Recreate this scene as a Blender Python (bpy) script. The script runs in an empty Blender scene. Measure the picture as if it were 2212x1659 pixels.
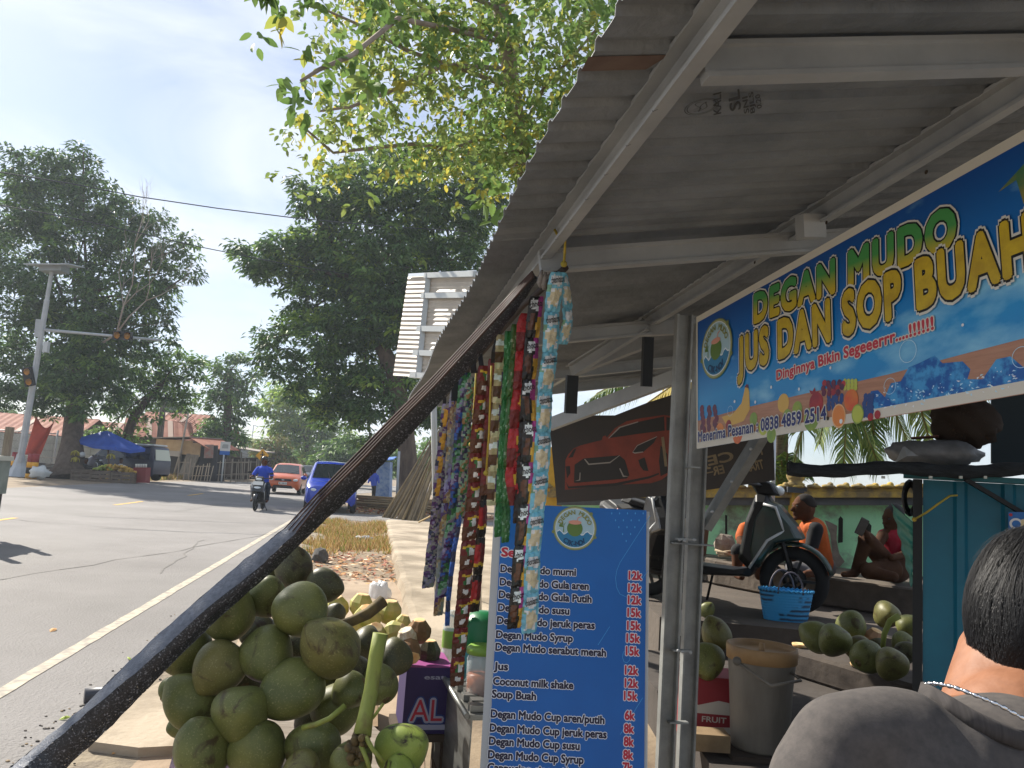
import bpy, bmesh, math, random
from mathutils import Vector, Matrix
from math import radians, sin, cos, pi
random.seed(7)
R = random.random
def U(a, b): return a + (b - a) * R()
SC = bpy.context.scene
COL = SC.collection

# ------------------------------------------------------------ camera, sky, sun, exposure
FP = 1650.0                                   # focal length in pixels of a 2212 x 1659 picture
CH = 1.45
PIT, ROL = radians(7.2), radians(4.0)
fwd = Vector((0, cos(PIT), sin(PIT)))
r0 = Vector((1, 0, 0)); u0 = Vector((0, -sin(PIT), cos(PIT)))
ix = cos(ROL) * r0 + sin(ROL) * u0
iy = -sin(ROL) * r0 + cos(ROL) * u0
CAM = Vector((0, 0, CH))
cd = bpy.data.cameras.new("camera"); co = bpy.data.objects.new("camera", cd); COL.objects.link(co)
co.matrix_world = Matrix(((ix.x, iy.x, -fwd.x, 0), (ix.y, iy.y, -fwd.y, 0), (ix.z, iy.z, -fwd.z, CH), (0, 0, 0, 1)))
cd.sensor_width = 36; cd.lens = 36 * FP / 2212; cd.clip_start = 0.05; cd.clip_end = 3000
SC.camera = co
SC.view_settings.view_transform = 'Standard'; SC.view_settings.look = 'None'
SC.view_settings.exposure = 1.45; SC.view_settings.gamma = 1
SUN_AZ, SUN_EL = radians(-50), radians(38)
SUNV = Vector((sin(SUN_AZ) * cos(SUN_EL), cos(SUN_AZ) * cos(SUN_EL), sin(SUN_EL)))
ld = bpy.data.lights.new("sun", 'SUN'); lo = bpy.data.objects.new("sun", ld); COL.objects.link(lo)
ld.energy = 3.6; ld.angle = radians(0.6); ld.color = (1.0, 0.93, 0.82)
lo.rotation_euler = SUNV.to_track_quat('Z', 'Y').to_euler()
W = bpy.data.worlds.new("World"); SC.world = W; W.use_nodes = True
def world():
    nt = W.node_tree; nt.nodes.clear(); N = nt.nodes.new; L = nt.links.new
    sky = N('ShaderNodeTexSky'); sky.sky_type = 'NISHITA'; sky.sun_disc = False
    sky.sun_elevation = SUN_EL; sky.sun_rotation = SUN_AZ
    sky.air_density = 1.0; sky.dust_density = 0.6; sky.ozone_density = 2.2
    tc = N('ShaderNodeTexCoord'); mp = N('ShaderNodeMapping'); L(tc.outputs['Generated'], mp.inputs[0])
    mp.inputs['Rotation'].default_value = (0.2, 0.55, 0.35); mp.inputs['Scale'].default_value = (1.6, 2.6, 5.0)
    n = N('ShaderNodeTexNoise'); n.inputs['Scale'].default_value = 1.5; n.inputs['Detail'].default_value = 9; n.inputs['Roughness'].default_value = 0.55
    n.inputs['Distortion'].default_value = 0.6
    L(mp.outputs[0], n.inputs['Vector'])
    cr = N('ShaderNodeValToRGB'); cr.color_ramp.elements[0].position = 0.36; cr.color_ramp.elements[1].position = 0.70
    cr.color_ramp.elements[0].color = (0.20, 0.20, 0.20, 1); cr.color_ramp.elements[1].color = (0.92, 0.92, 0.92, 1)
    L(n.outputs[0], cr.inputs[0])
    mx = N('ShaderNodeMix'); mx.data_type = 'RGBA'; L(cr.outputs[0], mx.inputs[0])
    sc = N('ShaderNodeVectorMath'); sc.operation = 'MULTIPLY'; sc.inputs[1].default_value = (.90, .92, .98); L(sky.outputs[0], sc.inputs[0])
    L(sc.outputs[0], mx.inputs[6]); mx.inputs[7].default_value = (7.6, 8.0, 8.7, 1)
    bg = N('ShaderNodeBackground'); bg.inputs[1].default_value = 0.05; L(mx.outputs[2], bg.inputs[0])
    out = N('ShaderNodeOutputWorld'); L(bg.outputs[0], out.inputs[0])
world()

# ------------------------------------------------------------ measuring helpers (pixels of the photo -> points of the place)
def ray(u, v): return fwd + ix * ((u - 1106) / FP) + iy * ((829.5 - v) / FP)
def P(u, v, d): return CAM + ray(u, v) * d
def G(u, v, z=0.0):
    r = ray(u, v); return CAM + r * ((z - CH) / r.z)
def proj(p):
    q = Vector(p) - CAM; d = q.dot(fwd); return (1106 + FP * q.dot(ix) / d, 829.5 - FP * q.dot(iy) / d, d)
def depth(p): return (Vector(p) - CAM).dot(fwd)
_q = ray(810, 1017); _q.z = 0
QD = _q.normalized()                          # along the road, away from the camera
PD = Vector((QD.y, -QD.x, 0))                 # across, to the right
UP = Vector((0, 0, 1))
def W3(p, q, z=0.0): return PD * p + QD * q + UP * z
SD = ray(765, 1093).normalized()              # the stall's own length direction
class Plane:
    def __init__(s, o, ex, ey):
        s.o = Vector(o); s.x = Vector(ex).normalized(); y = Vector(ey); s.y = (y - s.x * y.dot(s.x)).normalized(); s.n = s.x.cross(s.y)
        if s.n.dot(CAM - s.o) < 0: s.n = -s.n
    def loc(s, u, v):
        r = ray(u, v); p = CAM + r * ((s.o - CAM).dot(s.n) / r.dot(s.n)); d = p - s.o
        return (d.dot(s.x), d.dot(s.y))
    def at(s, a, b, h=0.0): return s.o + s.x * a + s.y * b + s.n * h

# ------------------------------------------------------------ materials
def C3(h):
    if not isinstance(h, str): return tuple(h)
    r = [int(h[i:i + 2], 16) / 255 for i in (0, 2, 4)]
    return tuple(c / 12.92 if c <= .04045 else ((c + .055) / 1.055) ** 2.4 for c in r)
_MC = {}
def mat(name, c, rough=0.6, metal=0.0, c2=None, scale=4.0, bump=0.0, bscale=None, spec=0.4, trans=0.0, alpha=1.0, stretch=None, emit=None, coat=0.0, lo=0.35, hi=0.65, island=False):
    if name in _MC: return _MC[name]
    m = bpy.data.materials.new(name); _MC[name] = m; m.use_nodes = True
    nt = m.node_tree; N = nt.nodes.new; L = nt.links.new
    b = nt.nodes['Principled BSDF']; b.inputs['Roughness'].default_value = rough; b.inputs['Metallic'].default_value = metal
    b.inputs['Specular IOR Level'].default_value = spec; b.inputs['Coat Weight'].default_value = coat
    c = C3(c); b.inputs['Base Color'].default_value = (*c, 1)
    tc = mp = None
    if c2 is not None or bump:
        tc = N('ShaderNodeTexCoord'); mp = N('ShaderNodeMapping'); L(tc.outputs['Object'], mp.inputs[0])
        if stretch: mp.inputs['Scale'].default_value = stretch
    colout = None
    if c2 is not None:
        cr = N('ShaderNodeValToRGB'); cr.color_ramp.elements[0].position = lo; cr.color_ramp.elements[1].position = hi
        cr.color_ramp.elements[0].color = (*c, 1); cr.color_ramp.elements[1].color = (*C3(c2), 1)
        if island:
            g = N('ShaderNodeNewGeometry'); L(g.outputs['Random Per Island'], cr.inputs[0])
        else:
            n = N('ShaderNodeTexNoise'); n.inputs['Scale'].default_value = scale; n.inputs['Detail'].default_value = 6; n.inputs['Roughness'].default_value = .62
            L(mp.outputs[0], n.inputs['Vector']); L(n.outputs[0], cr.inputs[0])
        L(cr.outputs[0], b.inputs['Base Color']); colout = cr.outputs[0]
    if bump:
        n2 = N('ShaderNodeTexNoise'); n2.inputs['Scale'].default_value = bscale or scale * 3; n2.inputs['Detail'].default_value = 5
        L(mp.outputs[0], n2.inputs['Vector'])
        bp = N('ShaderNodeBump'); bp.inputs['Strength'].default_value = bump; bp.inputs['Distance'].default_value = 0.02
        L(n2.outputs[0], bp.inputs['Height']); L(bp.outputs[0], b.inputs['Normal'])
    if trans:
        t = N('ShaderNodeBsdfTranslucent'); t.inputs[0].default_value = (*c, 1)
        if colout: L(colout, t.inputs[0])
        ms = N('ShaderNodeMixShader'); ms.inputs[0].default_value = trans
        L(b.outputs[0], ms.inputs[1]); L(t.outputs[0], ms.inputs[2])
        L(ms.outputs[0], nt.nodes['Material Output'].inputs[0])
    if alpha < 1: b.inputs['Alpha'].default_value = alpha
    if emit: b.inputs['Emission Color'].default_value = (*c, 1); b.inputs['Emission Strength'].default_value = emit
    return m

# ------------------------------------------------------------ mesh building
def orient(z, up=UP):
    z = Vector(z).normalized(); x = Vector(up).cross(z)
    if x.length < 1e-4: x = Vector((1, 0, 0))
    x.normalize(); y = z.cross(x)
    return Matrix((x, y, z)).transposed()
class MB:
    def __init__(s, M=None): s.v = []; s.f = []; s.m = []; s.s = []; s.M = M
    def add(s, vs, fs, mi=0, sm=False):
        o = len(s.v)
        for p in vs:
            p = Vector(p); s.v.append(s.M @ p if s.M else p)
        for f in fs: s.f.append([i + o for i in f]); s.m.append(mi); s.s.append(sm)
        return s
    def box(s, c, d, rot=None, mi=0, taper=1.0):
        c = Vector(c); hx, hy, hz = d[0] / 2, d[1] / 2, d[2] / 2; vs = []
        for z in (-1, 1):
            k = taper if z > 0 else 1
            for x, y in ((-1, -1), (1, -1), (1, 1), (-1, 1)):
                p = Vector((x * hx * k, y * hy * k, z * hz))
                if rot: p = rot @ p
                vs.append(c + p)
        return s.add(vs, [(3, 2, 1, 0), (4, 5, 6, 7), (0, 1, 5, 4), (1, 2, 6, 5), (2, 3, 7, 6), (3, 0, 4, 7)], mi)
    def beam(s, a, b, w, h, up=UP, mi=0):
        a, b = Vector(a), Vector(b); m = orient(b - a, up)
        return s.box((a + b) / 2, (w, h, (b - a).length), m, mi)
    def prof(s, a, b, pts, up=UP, mi=0, close=True, sm=False):
        """sweep a 2D profile (x: side, y: up) from a to b"""
        a, b = Vector(a), Vector(b); z = (b - a).normalized(); x = Vector(up).cross(z).normalized(); y = z.cross(x)
        n = len(pts); vs = [e + x * p[0] + y * p[1] for e in (a, b) for p in pts]
        fs = [(i, (i + 1) % n, n + (i + 1) % n, n + i) for i in range(n if close else n - 1)]
        if close: fs += [tuple(range(n))[::-1], tuple(range(n, 2 * n))]
        return s.add(vs, fs, mi, sm)
    def tube(s, pts, rad, n=8, mi=0, cap=True, sm=True):
        pts = [Vector(p) for p in pts]
        if not hasattr(rad, '__len__'): rad = [rad] * len(pts)
        vs = []; x = None
        for i, p in enumerate(pts):
            t = (pts[min(i + 1, len(pts) - 1)] - pts[max(i - 1, 0)])
            if t.length < 1e-9: t = Vector((0, 0, 1))
            t.normalize()
            if x is None: x = t.orthogonal().normalized()
            x = (x - t * x.dot(t)); x = x.normalized() if x.length > 1e-6 else t.orthogonal().normalized()
            y = t.cross(x)
            for k in range(n):
                a = 2 * pi * k / n; vs.append(p + (x * cos(a) + y * sin(a)) * rad[i])
        fs = [(i * n + k, i * n + (k + 1) % n, (i + 1) * n + (k + 1) % n, (i + 1) * n + k) for i in range(len(pts) - 1) for k in range(n)]
        s.add(vs, fs, mi, sm)
        if cap:
            o = len(s.v) - len(vs); s.f.append([o + k for k in range(n)][::-1]); s.m.append(mi); s.s.append(False)
            s.f.append([o + (len(pts) - 1) * n + k for k in range(n)]); s.m.append(mi); s.s.append(False)
        return s
    def lathe(s, c, prof, n=20, rot=None, mi=0, sm=True, sx=1, sy=1):
        c = Vector(c); vs = []
        for r, z in prof:
            for k in range(n):
                a = 2 * pi * k / n; p = Vector((r * cos(a) * sx, r * sin(a) * sy, z))
                vs.append(c + (rot @ p if rot else p))
        fs = [(i * n + k, i * n + (k + 1) % n, (i + 1) * n + (k + 1) % n, (i + 1) * n + k) for i in range(len(prof) - 1) for k in range(n)]
        return s.add(vs, fs, mi, sm)
    def ell(s, c, r, rot=None, nu=16, nv=10, mi=0, fn=None, sm=True):
        c = Vector(c); r = r if hasattr(r, '__len__') else (r, r, r); vs = []
        for j in range(nv + 1):
            th = pi * j / nv
            for k in range(nu):
                a = 2 * pi * k / nu; p = Vector((sin(th) * cos(a), sin(th) * sin(a), cos(th)))
                q = fn(p) if fn else p
                q = Vector((q.x * r[0], q.y * r[1], q.z * r[2])); vs.append(c + (rot @ q if rot else q))
        fs = []
        for j in range(nv):
            for k in range(nu):
                a, b, d, e = j * nu + k, j * nu + (k + 1) % nu, (j + 1) * nu + (k + 1) % nu, (j + 1) * nu + k
                fs.append((a, e, d) if j == 0 else ((a, e, b) if j == nv - 1 else (a, e, d, b)))
        return s.add(vs, fs, mi, sm)
    def slab(s, pts, n, mi=0):
        """polygon with thickness vector n"""
        pts = [Vector(p) for p in pts]; n = Vector(n); k = len(pts)
        vs = pts + [p + n for p in pts]
        return s.add(vs, [tuple(range(k))[::-1], tuple(range(k, 2 * k))] + [(i, (i + 1) % k, k + (i + 1) % k, k + i) for i in range(k)], mi)
    def grid(s, fn, nu, nv, mi=0, sm=True):
        vs = [fn(i / nu, j / nv) for j in range(nv + 1) for i in range(nu + 1)]
        return s.add(vs, [(j * (nu + 1) + i, j * (nu + 1) + i + 1, (j + 1) * (nu + 1) + i + 1, (j + 1) * (nu + 1) + i) for j in range(nv) for i in range(nu)], mi, sm)
    def build(s, name, mats, parent=None, bevel=0.0, org=None, bseg=1):
        me = bpy.data.meshes.new(name)
        if parent is not None: o = ORG[parent.name]
        elif org is not None: o = Vector(org)
        elif s.v:
            xs = [v.x for v in s.v]; ys = [v.y for v in s.v]; o = Vector(((min(xs) + max(xs)) / 2, (min(ys) + max(ys)) / 2, min(v.z for v in s.v)))
        else: o = Vector()
        me.from_pydata([v - o for v in s.v], [], s.f)
        if not isinstance(mats, (list, tuple)): mats = [mats]
        for m in mats: me.materials.append(m)
        me.polygons.foreach_set('material_index', s.m); me.polygons.foreach_set('use_smooth', s.s)
        ob = bpy.data.objects.new(name, me); COL.objects.link(ob); ORG[ob.name] = o
        if parent is not None: ob.parent = parent
        else: ob.location = o
        if bevel:
            b = ob.modifiers.new('bevel', 'BEVEL'); b.width = bevel; b.segments = bseg; b.limit_method = 'ANGLE'; b.angle_limit = radians(40)
        return ob
ORG = {}
def tag(o, label, cat, group=None, kind=None):
    if label: o['label'] = label
    if cat: o['category'] = cat
    if group: o['group'] = group
    if kind: o['kind'] = kind
    return o
def thing(name, loc, label, cat, group=None):
    o = bpy.data.objects.new(name, None); COL.objects.link(o); o.location = loc; o.empty_display_size = 0.1
    ORG[o.name] = Vector(loc); return tag(o, label, cat, group)
def struct(o): o['kind'] = 'structure'; return o
def frame(o, x, z=UP):
    """matrix: local x -> x dir, z up"""
    x = Vector(x).normalized(); z = Vector(z); z = (z - x * z.dot(x)).normalized(); y = z.cross(x)
    M = Matrix((x, y, z)).transposed().to_4x4(); M.translation = Vector(o); return M

# ------------------------------------------------------------ lettering
SPACE = [1.0]
def text2d(s, off=0.0, shear=0.0):
    cu = bpy.data.curves.new('t', 'FONT'); cu.body = s; cu.offset = off; cu.shear = shear; cu.resolution_u = 3; cu.space_character = SPACE[0]
    o = bpy.data.objects.new('t', cu); COL.objects.link(o)
    dg = bpy.context.evaluated_depsgraph_get(); me = bpy.data.meshes.new_from_object(o.evaluated_get(dg))
    v = [(p.co.x, p.co.y) for p in me.vertices]; f = [tuple(p.vertices) for p in me.polygons]
    bpy.data.objects.remove(o); bpy.data.curves.remove(cu); bpy.data.meshes.remove(me)
    return v, f
def fit_text(mb, pl, s, bl, br, tl, layers, shear=0.0, h0=0.001, cap=0.729, px=True, dh=0.0006, flip=False):
    """layers: [(offset, material index)] from the back to the front"""
    a, b, t = (pl.loc(*bl), pl.loc(*br), pl.loc(*tl)) if px else (bl, br, tl)
    a, b, t = Vector(a), Vector(b), Vector(t)
    ex = (b - a); wd = ex.length; ex.normalize(); ey = Vector((-ex.y, ex.x))
    if flip: ey = -ey
    ht = (t - a).dot(ey)
    v0, f0 = text2d(s, 0, shear); x0 = min(p[0] for p in v0); x1 = max(p[0] for p in v0)
    sx = wd / (x1 - x0); sy = ht / cap
    for i, (off, mi) in enumerate(layers):
        m = 1 if off == 0 else (10 if off > .05 else 7)      # rounded heavy strokes: the glyph printed at points of a small circle
        for k in range(m):
            ox, oy = (0, 0) if m == 1 else (off * cos(2 * pi * k / m + .3), off * sin(2 * pi * k / m + .3)); vs = []
            for p in v0:
                q = a + ex * ((p[0] - x0 + ox) * sx) + ey * ((p[1] + oy) * sy); vs.append(pl.at(q.x, q.y, h0 + i * dh + k * dh * .06))
            mb.add(vs, f0, mi)
def disc(mb, pl, c, r, mi, h, n=28, ry=None, rot=0.0):
    ry = ry or r; vs = []
    for k in range(n):
        a = 2 * pi * k / n; x, y = r * cos(a), ry * sin(a)
        vs.append(pl.at(c[0] + x * cos(rot) - y * sin(rot), c[1] + x * sin(rot) + y * cos(rot), h))
    mb.add(vs, [tuple(range(n))], mi)
def pxpoly(mb, pl, pts, mi, h):
    mb.add([pl.at(*pl.loc(*p), h) for p in pts], [tuple(range(len(pts)))], mi)

# ------------------------------------------------------------ bodies: capsules joined into one skin by a voxel remesh
def blob(name, caps, mats, parent, voxel=0.012, smooth=6, org=None):
    """caps: (a, b, ra, rb, material) or (c, None, (rx,ry,rz), rot, material)"""
    mb = MB()
    for a, b, ra, rb, mi in caps:
        if b is None: mb.ell(a, ra, rb, 16, 12)
        else:
            a, b = Vector(a), Vector(b); n = 6
            mb.ell(a, ra, None, 14, 8); mb.ell(b, rb, None, 14, 8)
            if (b - a).length > 1e-5: mb.tube([a.lerp(b, i / n) for i in range(n + 1)], [ra + (rb - ra) * i / n for i in range(n + 1)], 14)
    ob = mb.build(name, mats, parent, org=org)
    m = ob.modifiers.new('r', 'REMESH'); m.mode = 'VOXEL'; m.voxel_size = voxel
    if smooth: m2 = ob.modifiers.new('s', 'SMOOTH'); m2.iterations = smooth; m2.factor = 0.5
    dg = bpy.context.evaluated_depsgraph_get(); me = bpy.data.meshes.new_from_object(ob.evaluated_get(dg))
    ob.modifiers.clear(); ob.data = me; me.materials.clear()
    for q in mats: me.materials.append(q)
    o = ORG[ob.name]
    for p in me.polygons:
        c = Vector(p.center) + o; best = 1e9; bi = 0
        for a, b, ra, rb, mi in caps:
            if b is None: d = (c - Vector(a)).length - max(ra)
            else:
                a, b = Vector(a), Vector(b); ab = b - a; t = 0 if ab.length < 1e-6 else max(0, min(1, (c - a).dot(ab) / ab.dot(ab)))
                d = (c - a - ab * t).length - (ra + (rb - ra) * t)
            if d < best: best, bi = d, mi
        p.material_index = bi; p.use_smooth = True
    return ob
# ------------------------------------------------------------ the ground, road and pavement
def rshift(q): return 0.0 if q < 40 else 0.0085 * (min(q, 74) - 40) ** 2 + (0.58 * (q - 74) if q > 74 else 0)
M_dirt = mat('dry_earth', '8f7f69', .95, c2='6e6050', scale=1.3, bump=.5, bscale=14)
M_asph = mat('asphalt', '878482', .85, c2='706d6b', scale=.35, bump=.6, bscale=55, stretch=(1, 1, 1), spec=.3, lo=.3, hi=.7)
M_conc = mat('pale_concrete', 'aa9c88', .9, c2='7c705e', scale=1.1, bump=.35, lo=.40, hi=.62, bscale=25)
M_line = mat('worn_white_paint', 'b8ae9a', .85, c2='918b82', scale=11, lo=.40, hi=.62)
M_yel = mat('worn_yellow_paint', 'd9a93c', .8, c2='b9924a', scale=3)
M_gr = mat('dirt_gravel', '6e6457', .95, c2='8f836f', scale=9, bump=.6, bscale=30)
def ground():
    mb = MB()
    mb.grid(lambda a, b: Vector((-1400 + 2800 * a, -300 + 2700 * b, 0)), 24, 24, sm=False)
    struct(mb.build('ground', M_dirt, org=(0, 0, 0)))
    def strip(name, p0, p1, z, m, q0=-14, q1=125, jag=0.0, step=1.5):
        mb = MB(); n = int((q1 - q0) / step); vs = []
        for i in range(n + 1):
            q = q0 + (q1 - q0) * i / n; s = rshift(q)
            vs += [W3(p0 + s + U(-jag, jag), q, z), W3(p1 + s + U(-jag, jag), q, z)]
        mb.add(vs, [(2 * i, 2 * i + 1, 2 * i + 3, 2 * i + 2) for i in range(n)])
        return struct(mb.build(name, m, org=(0, 0, 0)))
    strip('road_verge', -1.75, -0.9, .004, M_gr, jag=.06, step=.25, q1=30)
    strip('road', -12.35, -1.42, .008, M_asph, jag=.03, step=.3)
    o = strip('road_edge_line', -2.09, -1.995, .012, M_line, q0=-2, jag=.006, step=.2, q1=60)
    mb = MB()
    for k in range(-1, 14):
        q = 14.6 + k * 8.6 - 8.6; s = rshift(q)
        if k == 4: continue
        mb.add([W3(-7.12 + s, q, .012), W3(-7.0 + s, q, .012), W3(-7.0 + rshift(q + 2.6), q + 2.6, .012), W3(-7.12 + rshift(q + 2.6), q + 2.6, .012)], [(0, 1, 2, 3)])
    struct(mb.build('road_centre_dashes', M_yel, org=(0, 0, 0)))
    # the paved forecourt beside the stall: a raised concrete slab with a worn kerb edge
    mb = MB(); n = 40; vs = []
    for i in range(n + 1):
        q = 5.0 + 17.2 * i / n; j = U(-.03, .03)
        vs += [W3(.42 + j, q, 0), W3(.45 + j, q, .11), W3(.52 + j, q, .125), W3(7, q, .125)]
    mb.add(vs, [(4 * i + k, 4 * i + k + 1, 4 * i + k + 5, 4 * i + k + 4) for i in range(n) for k in range(3)] + [(0, 1, 2, 3)])
    struct(mb.build('forecourt_pavement', M_conc, org=(0, 0, 0)))
    mb = MB(); mb.add([W3(-1.15, 22.6, .006), W3(7, 22.6, .006), W3(7, 26.2, .006), W3(-1.3, 26.2, .006)], [(0, 1, 2, 3)])
    struct(mb.build('driveway', M_asph, org=(0, 0, 0)))
    mb = MB(); mb.grid(lambda a, b: W3(-.95 + 1.37 * a + .05 * sin(b * 17), 1.0 + 9.8 * b + .1 * sin(a * 9), .005), 10, 40)
    struct(mb.build('stall_apron', mat('apron_concrete', 'a8957f', .9, c2='857360', scale=.9, bump=.3, bscale=20), org=(0, 0, 0)))
    mb = MB(); mb.slab([W3(-1.25, 4.2), W3(-1.0, 4.12), W3(-.6, 4.2), W3(-.2, 4.3), W3(-.2, 5.4), W3(-.7, 5.5), W3(-1.2, 5.3), W3(-1.3, 4.8)], (0, 0, .05))
    mb.slab([W3(-.95, 5.9), W3(.3, 6.1), W3(.3, 7.2), W3(-.9, 7.0)], (0, 0, .05))
    struct(mb.build('concrete_step', M_conc))
ground()
# dry grass strip
def grass(name, label, q0, q1, p0, p1, n, mats, h=(.06, .2), wdt=.012, keep=lambda p, q: True):
    mb = MB()
    for _ in range(n):
        q, p = U(q0, q1), U(p0, p1)
        if not keep(p, q): continue
        b = W3(p, q, 0); a = U(0, 6.28); hh = U(*h); l = Vector((cos(a), sin(a), 0)); lean = Vector((U(-.6, .6), U(-.6, .6), 0)) * hh; mi = int(R() * len(mats))
        mb.add([b - l * wdt, b + l * wdt, b + lean + UP * hh], [(0, 1, 2)], mi)
    return tag(mb.build(name, mats, org=(0, 0, 0)), label, 'grass', kind='stuff')
GM = [mat('straw', 'b08f58', .9, trans=.3), mat('straw_dark', '8c6c44', .9, trans=.3), mat('straw_pale', 'c4a878', .9, trans=.3), mat('grass_green', '7e853c', .9, trans=.3)]
grass('dry_grass', 'dry straw coloured grass strip between road edge and concrete forecourt', 13.2, 22.3, -1.25, .42, 13000, GM, (.04, .16), .012, keep=lambda p, q: sin(p * 3.1 + q * .9) + sin(q * 1.7 - p * 2) + U(-1.4, 1.4) > -.75 and p > -1.2 + .25 * sin(q * 2.3) and q < 21.9 + .4 * sin(p * 5) and q > 13.2 + .8 * sin(p * 4 + 1) + R())
grass('roadside_grass', 'dry yellow green grass along the far road edge before the kiosk', 44, 66, -16.5, -12.7, 5000, GM, (.15, .5), .04, keep=lambda p, q: p < -12.7 + rshift(q) and p > -15.5 + rshift(q))
def road_wear():
    tar = mat('tar_seam', '625f5c', .85, c2='76736f', scale=9); mb = MB()
    for q0, p0, dq, dp, n in ((8, -4.2, .55, .12, 22), (12.5, -9.6, .5, -.05, 26), (6.2, -5.6, .02, -.22, 16), (16, -3.2, .1, -.3, 22), (10.3, -2.5, .42, -.02, 12), (22, -5.2, .7, .05, 24)):
        q, p = q0, p0; pts = []
        for _ in range(n): pts.append(W3(p, q, .0125)); q += dq + U(-.12, .12); p += dp + U(-.10, .10)
        for a, b in zip(pts, pts[1:]):
            w = (b - a).cross(UP).normalized() * U(.006, .014); mb.add([a - w, b - w, b + w, a + w], [(0, 1, 2, 3)])
    struct(mb.build('road_cracks', tar, org=(0, 0, 0)))
    mb = MB()
    for _ in range(1500):
        q = 2.5 + 16 * R() ** 1.6; p = -1.40 + random.gauss(0, .10); c = W3(p, q, .010); r = U(.004, .013); mb.ell(c, (r, r * U(.6, 1), r * .6), None, 5, 3, int(R() * 3), None, False)
    tag(mb.build('gravel', [mat('grit_grey', '77716a', .9), mat('grit_dark', '4c4742', .9), mat('grit_tan', 'a08c70', .9)], org=(0, 0, 0)), 'loose grit and crumbled asphalt along the road edge', 'gravel', kind='stuff')
road_wear()
def litter():
    LM = [mat('dead_leaf_brown', '9a6a44', .8), mat('dead_leaf_tan', 'c0925e', .8), mat('dead_leaf_rust', '8a4a30', .8), mat('leaf_green_fallen', '9fb04a', .7), mat('husk_crumb', 'd8c4a8', .9)]
    mb = MB()
    for _ in range(900):
        t = R(); q = 10.4 + 3.2 * t + U(-.3, .3); p = U(-1.3, .4)
        b = W3(p, q, U(.005, .05)); a = U(0, 6.28); l = U(.02, .06); x = Vector((cos(a), sin(a), U(-.4, .4))) * l; y = Vector((-sin(a), cos(a), U(-.5, .5))) * l * .5
        mb.add([b - x, b + y, b + x, b - y], [(0, 1, 2, 3)], int(R() * 3) if R() < .85 else 4)
    for _ in range(900):
        q = 26.4 + U(0, 3.0); p = U(-.8, 5); b = W3(p, q, U(.005, .1)); a = U(0, 6.28); l = U(.03, .1); x = Vector((cos(a), sin(a), U(-.4, .4))) * l; y = Vector((-sin(a), cos(a), U(-.5, .5))) * l * .5
        mb.add([b - x, b + y, b + x, b - y], [(0, 1, 2, 3)], int(R() * 3))
    tag(mb.build('leaf_litter', LM, org=(0, 0, 0)), 'brown dead leaves and husk scraps scattered beyond the coconut pile', 'leaf litter', kind='stuff')
    spots = [(115, 1361, .05, 1, 'tan leaf lying alone on the asphalt near the white line'), (190, 1530, .035, 3, 'small green leaf on the road shoulder beside the white line'), (140, 1552, .03, 3, 'pale round leaf on the gravel edge below the white line'),
             (296, 1574, .03, 3, 'green leaf on the sunny concrete left of the coconut pile'), (318, 1558, .035, 1, 'curled tan leaf beside the green leaf near the coconut pile'), (258, 1620, .05, 1, 'long pale leaf in the shade beside the coconut table'), (279, 1423, .03, 3, 'yellow green leaf at the gravel edge under the net')]
    for u, v, s, mi, lab in spots:
        g = G(u, v, .014); mb = MB(); a = U(0, 3); x = Vector((cos(a), sin(a), .1)) * s; y = Vector((-sin(a), cos(a), 0)) * s * .45
        mb.add([g - x, g - x * .3 + y + UP * .006, g + x * .4 + y * .8 + UP * .01, g + x, g + x * .4 - y * .8, g - x * .3 - y, g + UP * .012], [(0, 1, 6), (1, 2, 6), (2, 3, 6), (3, 4, 6), (4, 5, 6), (5, 0, 6)])
        tag(mb.build('fallen_leaf', LM[mi]), lab, 'leaf', 'fallen leaves')
litter()

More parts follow.
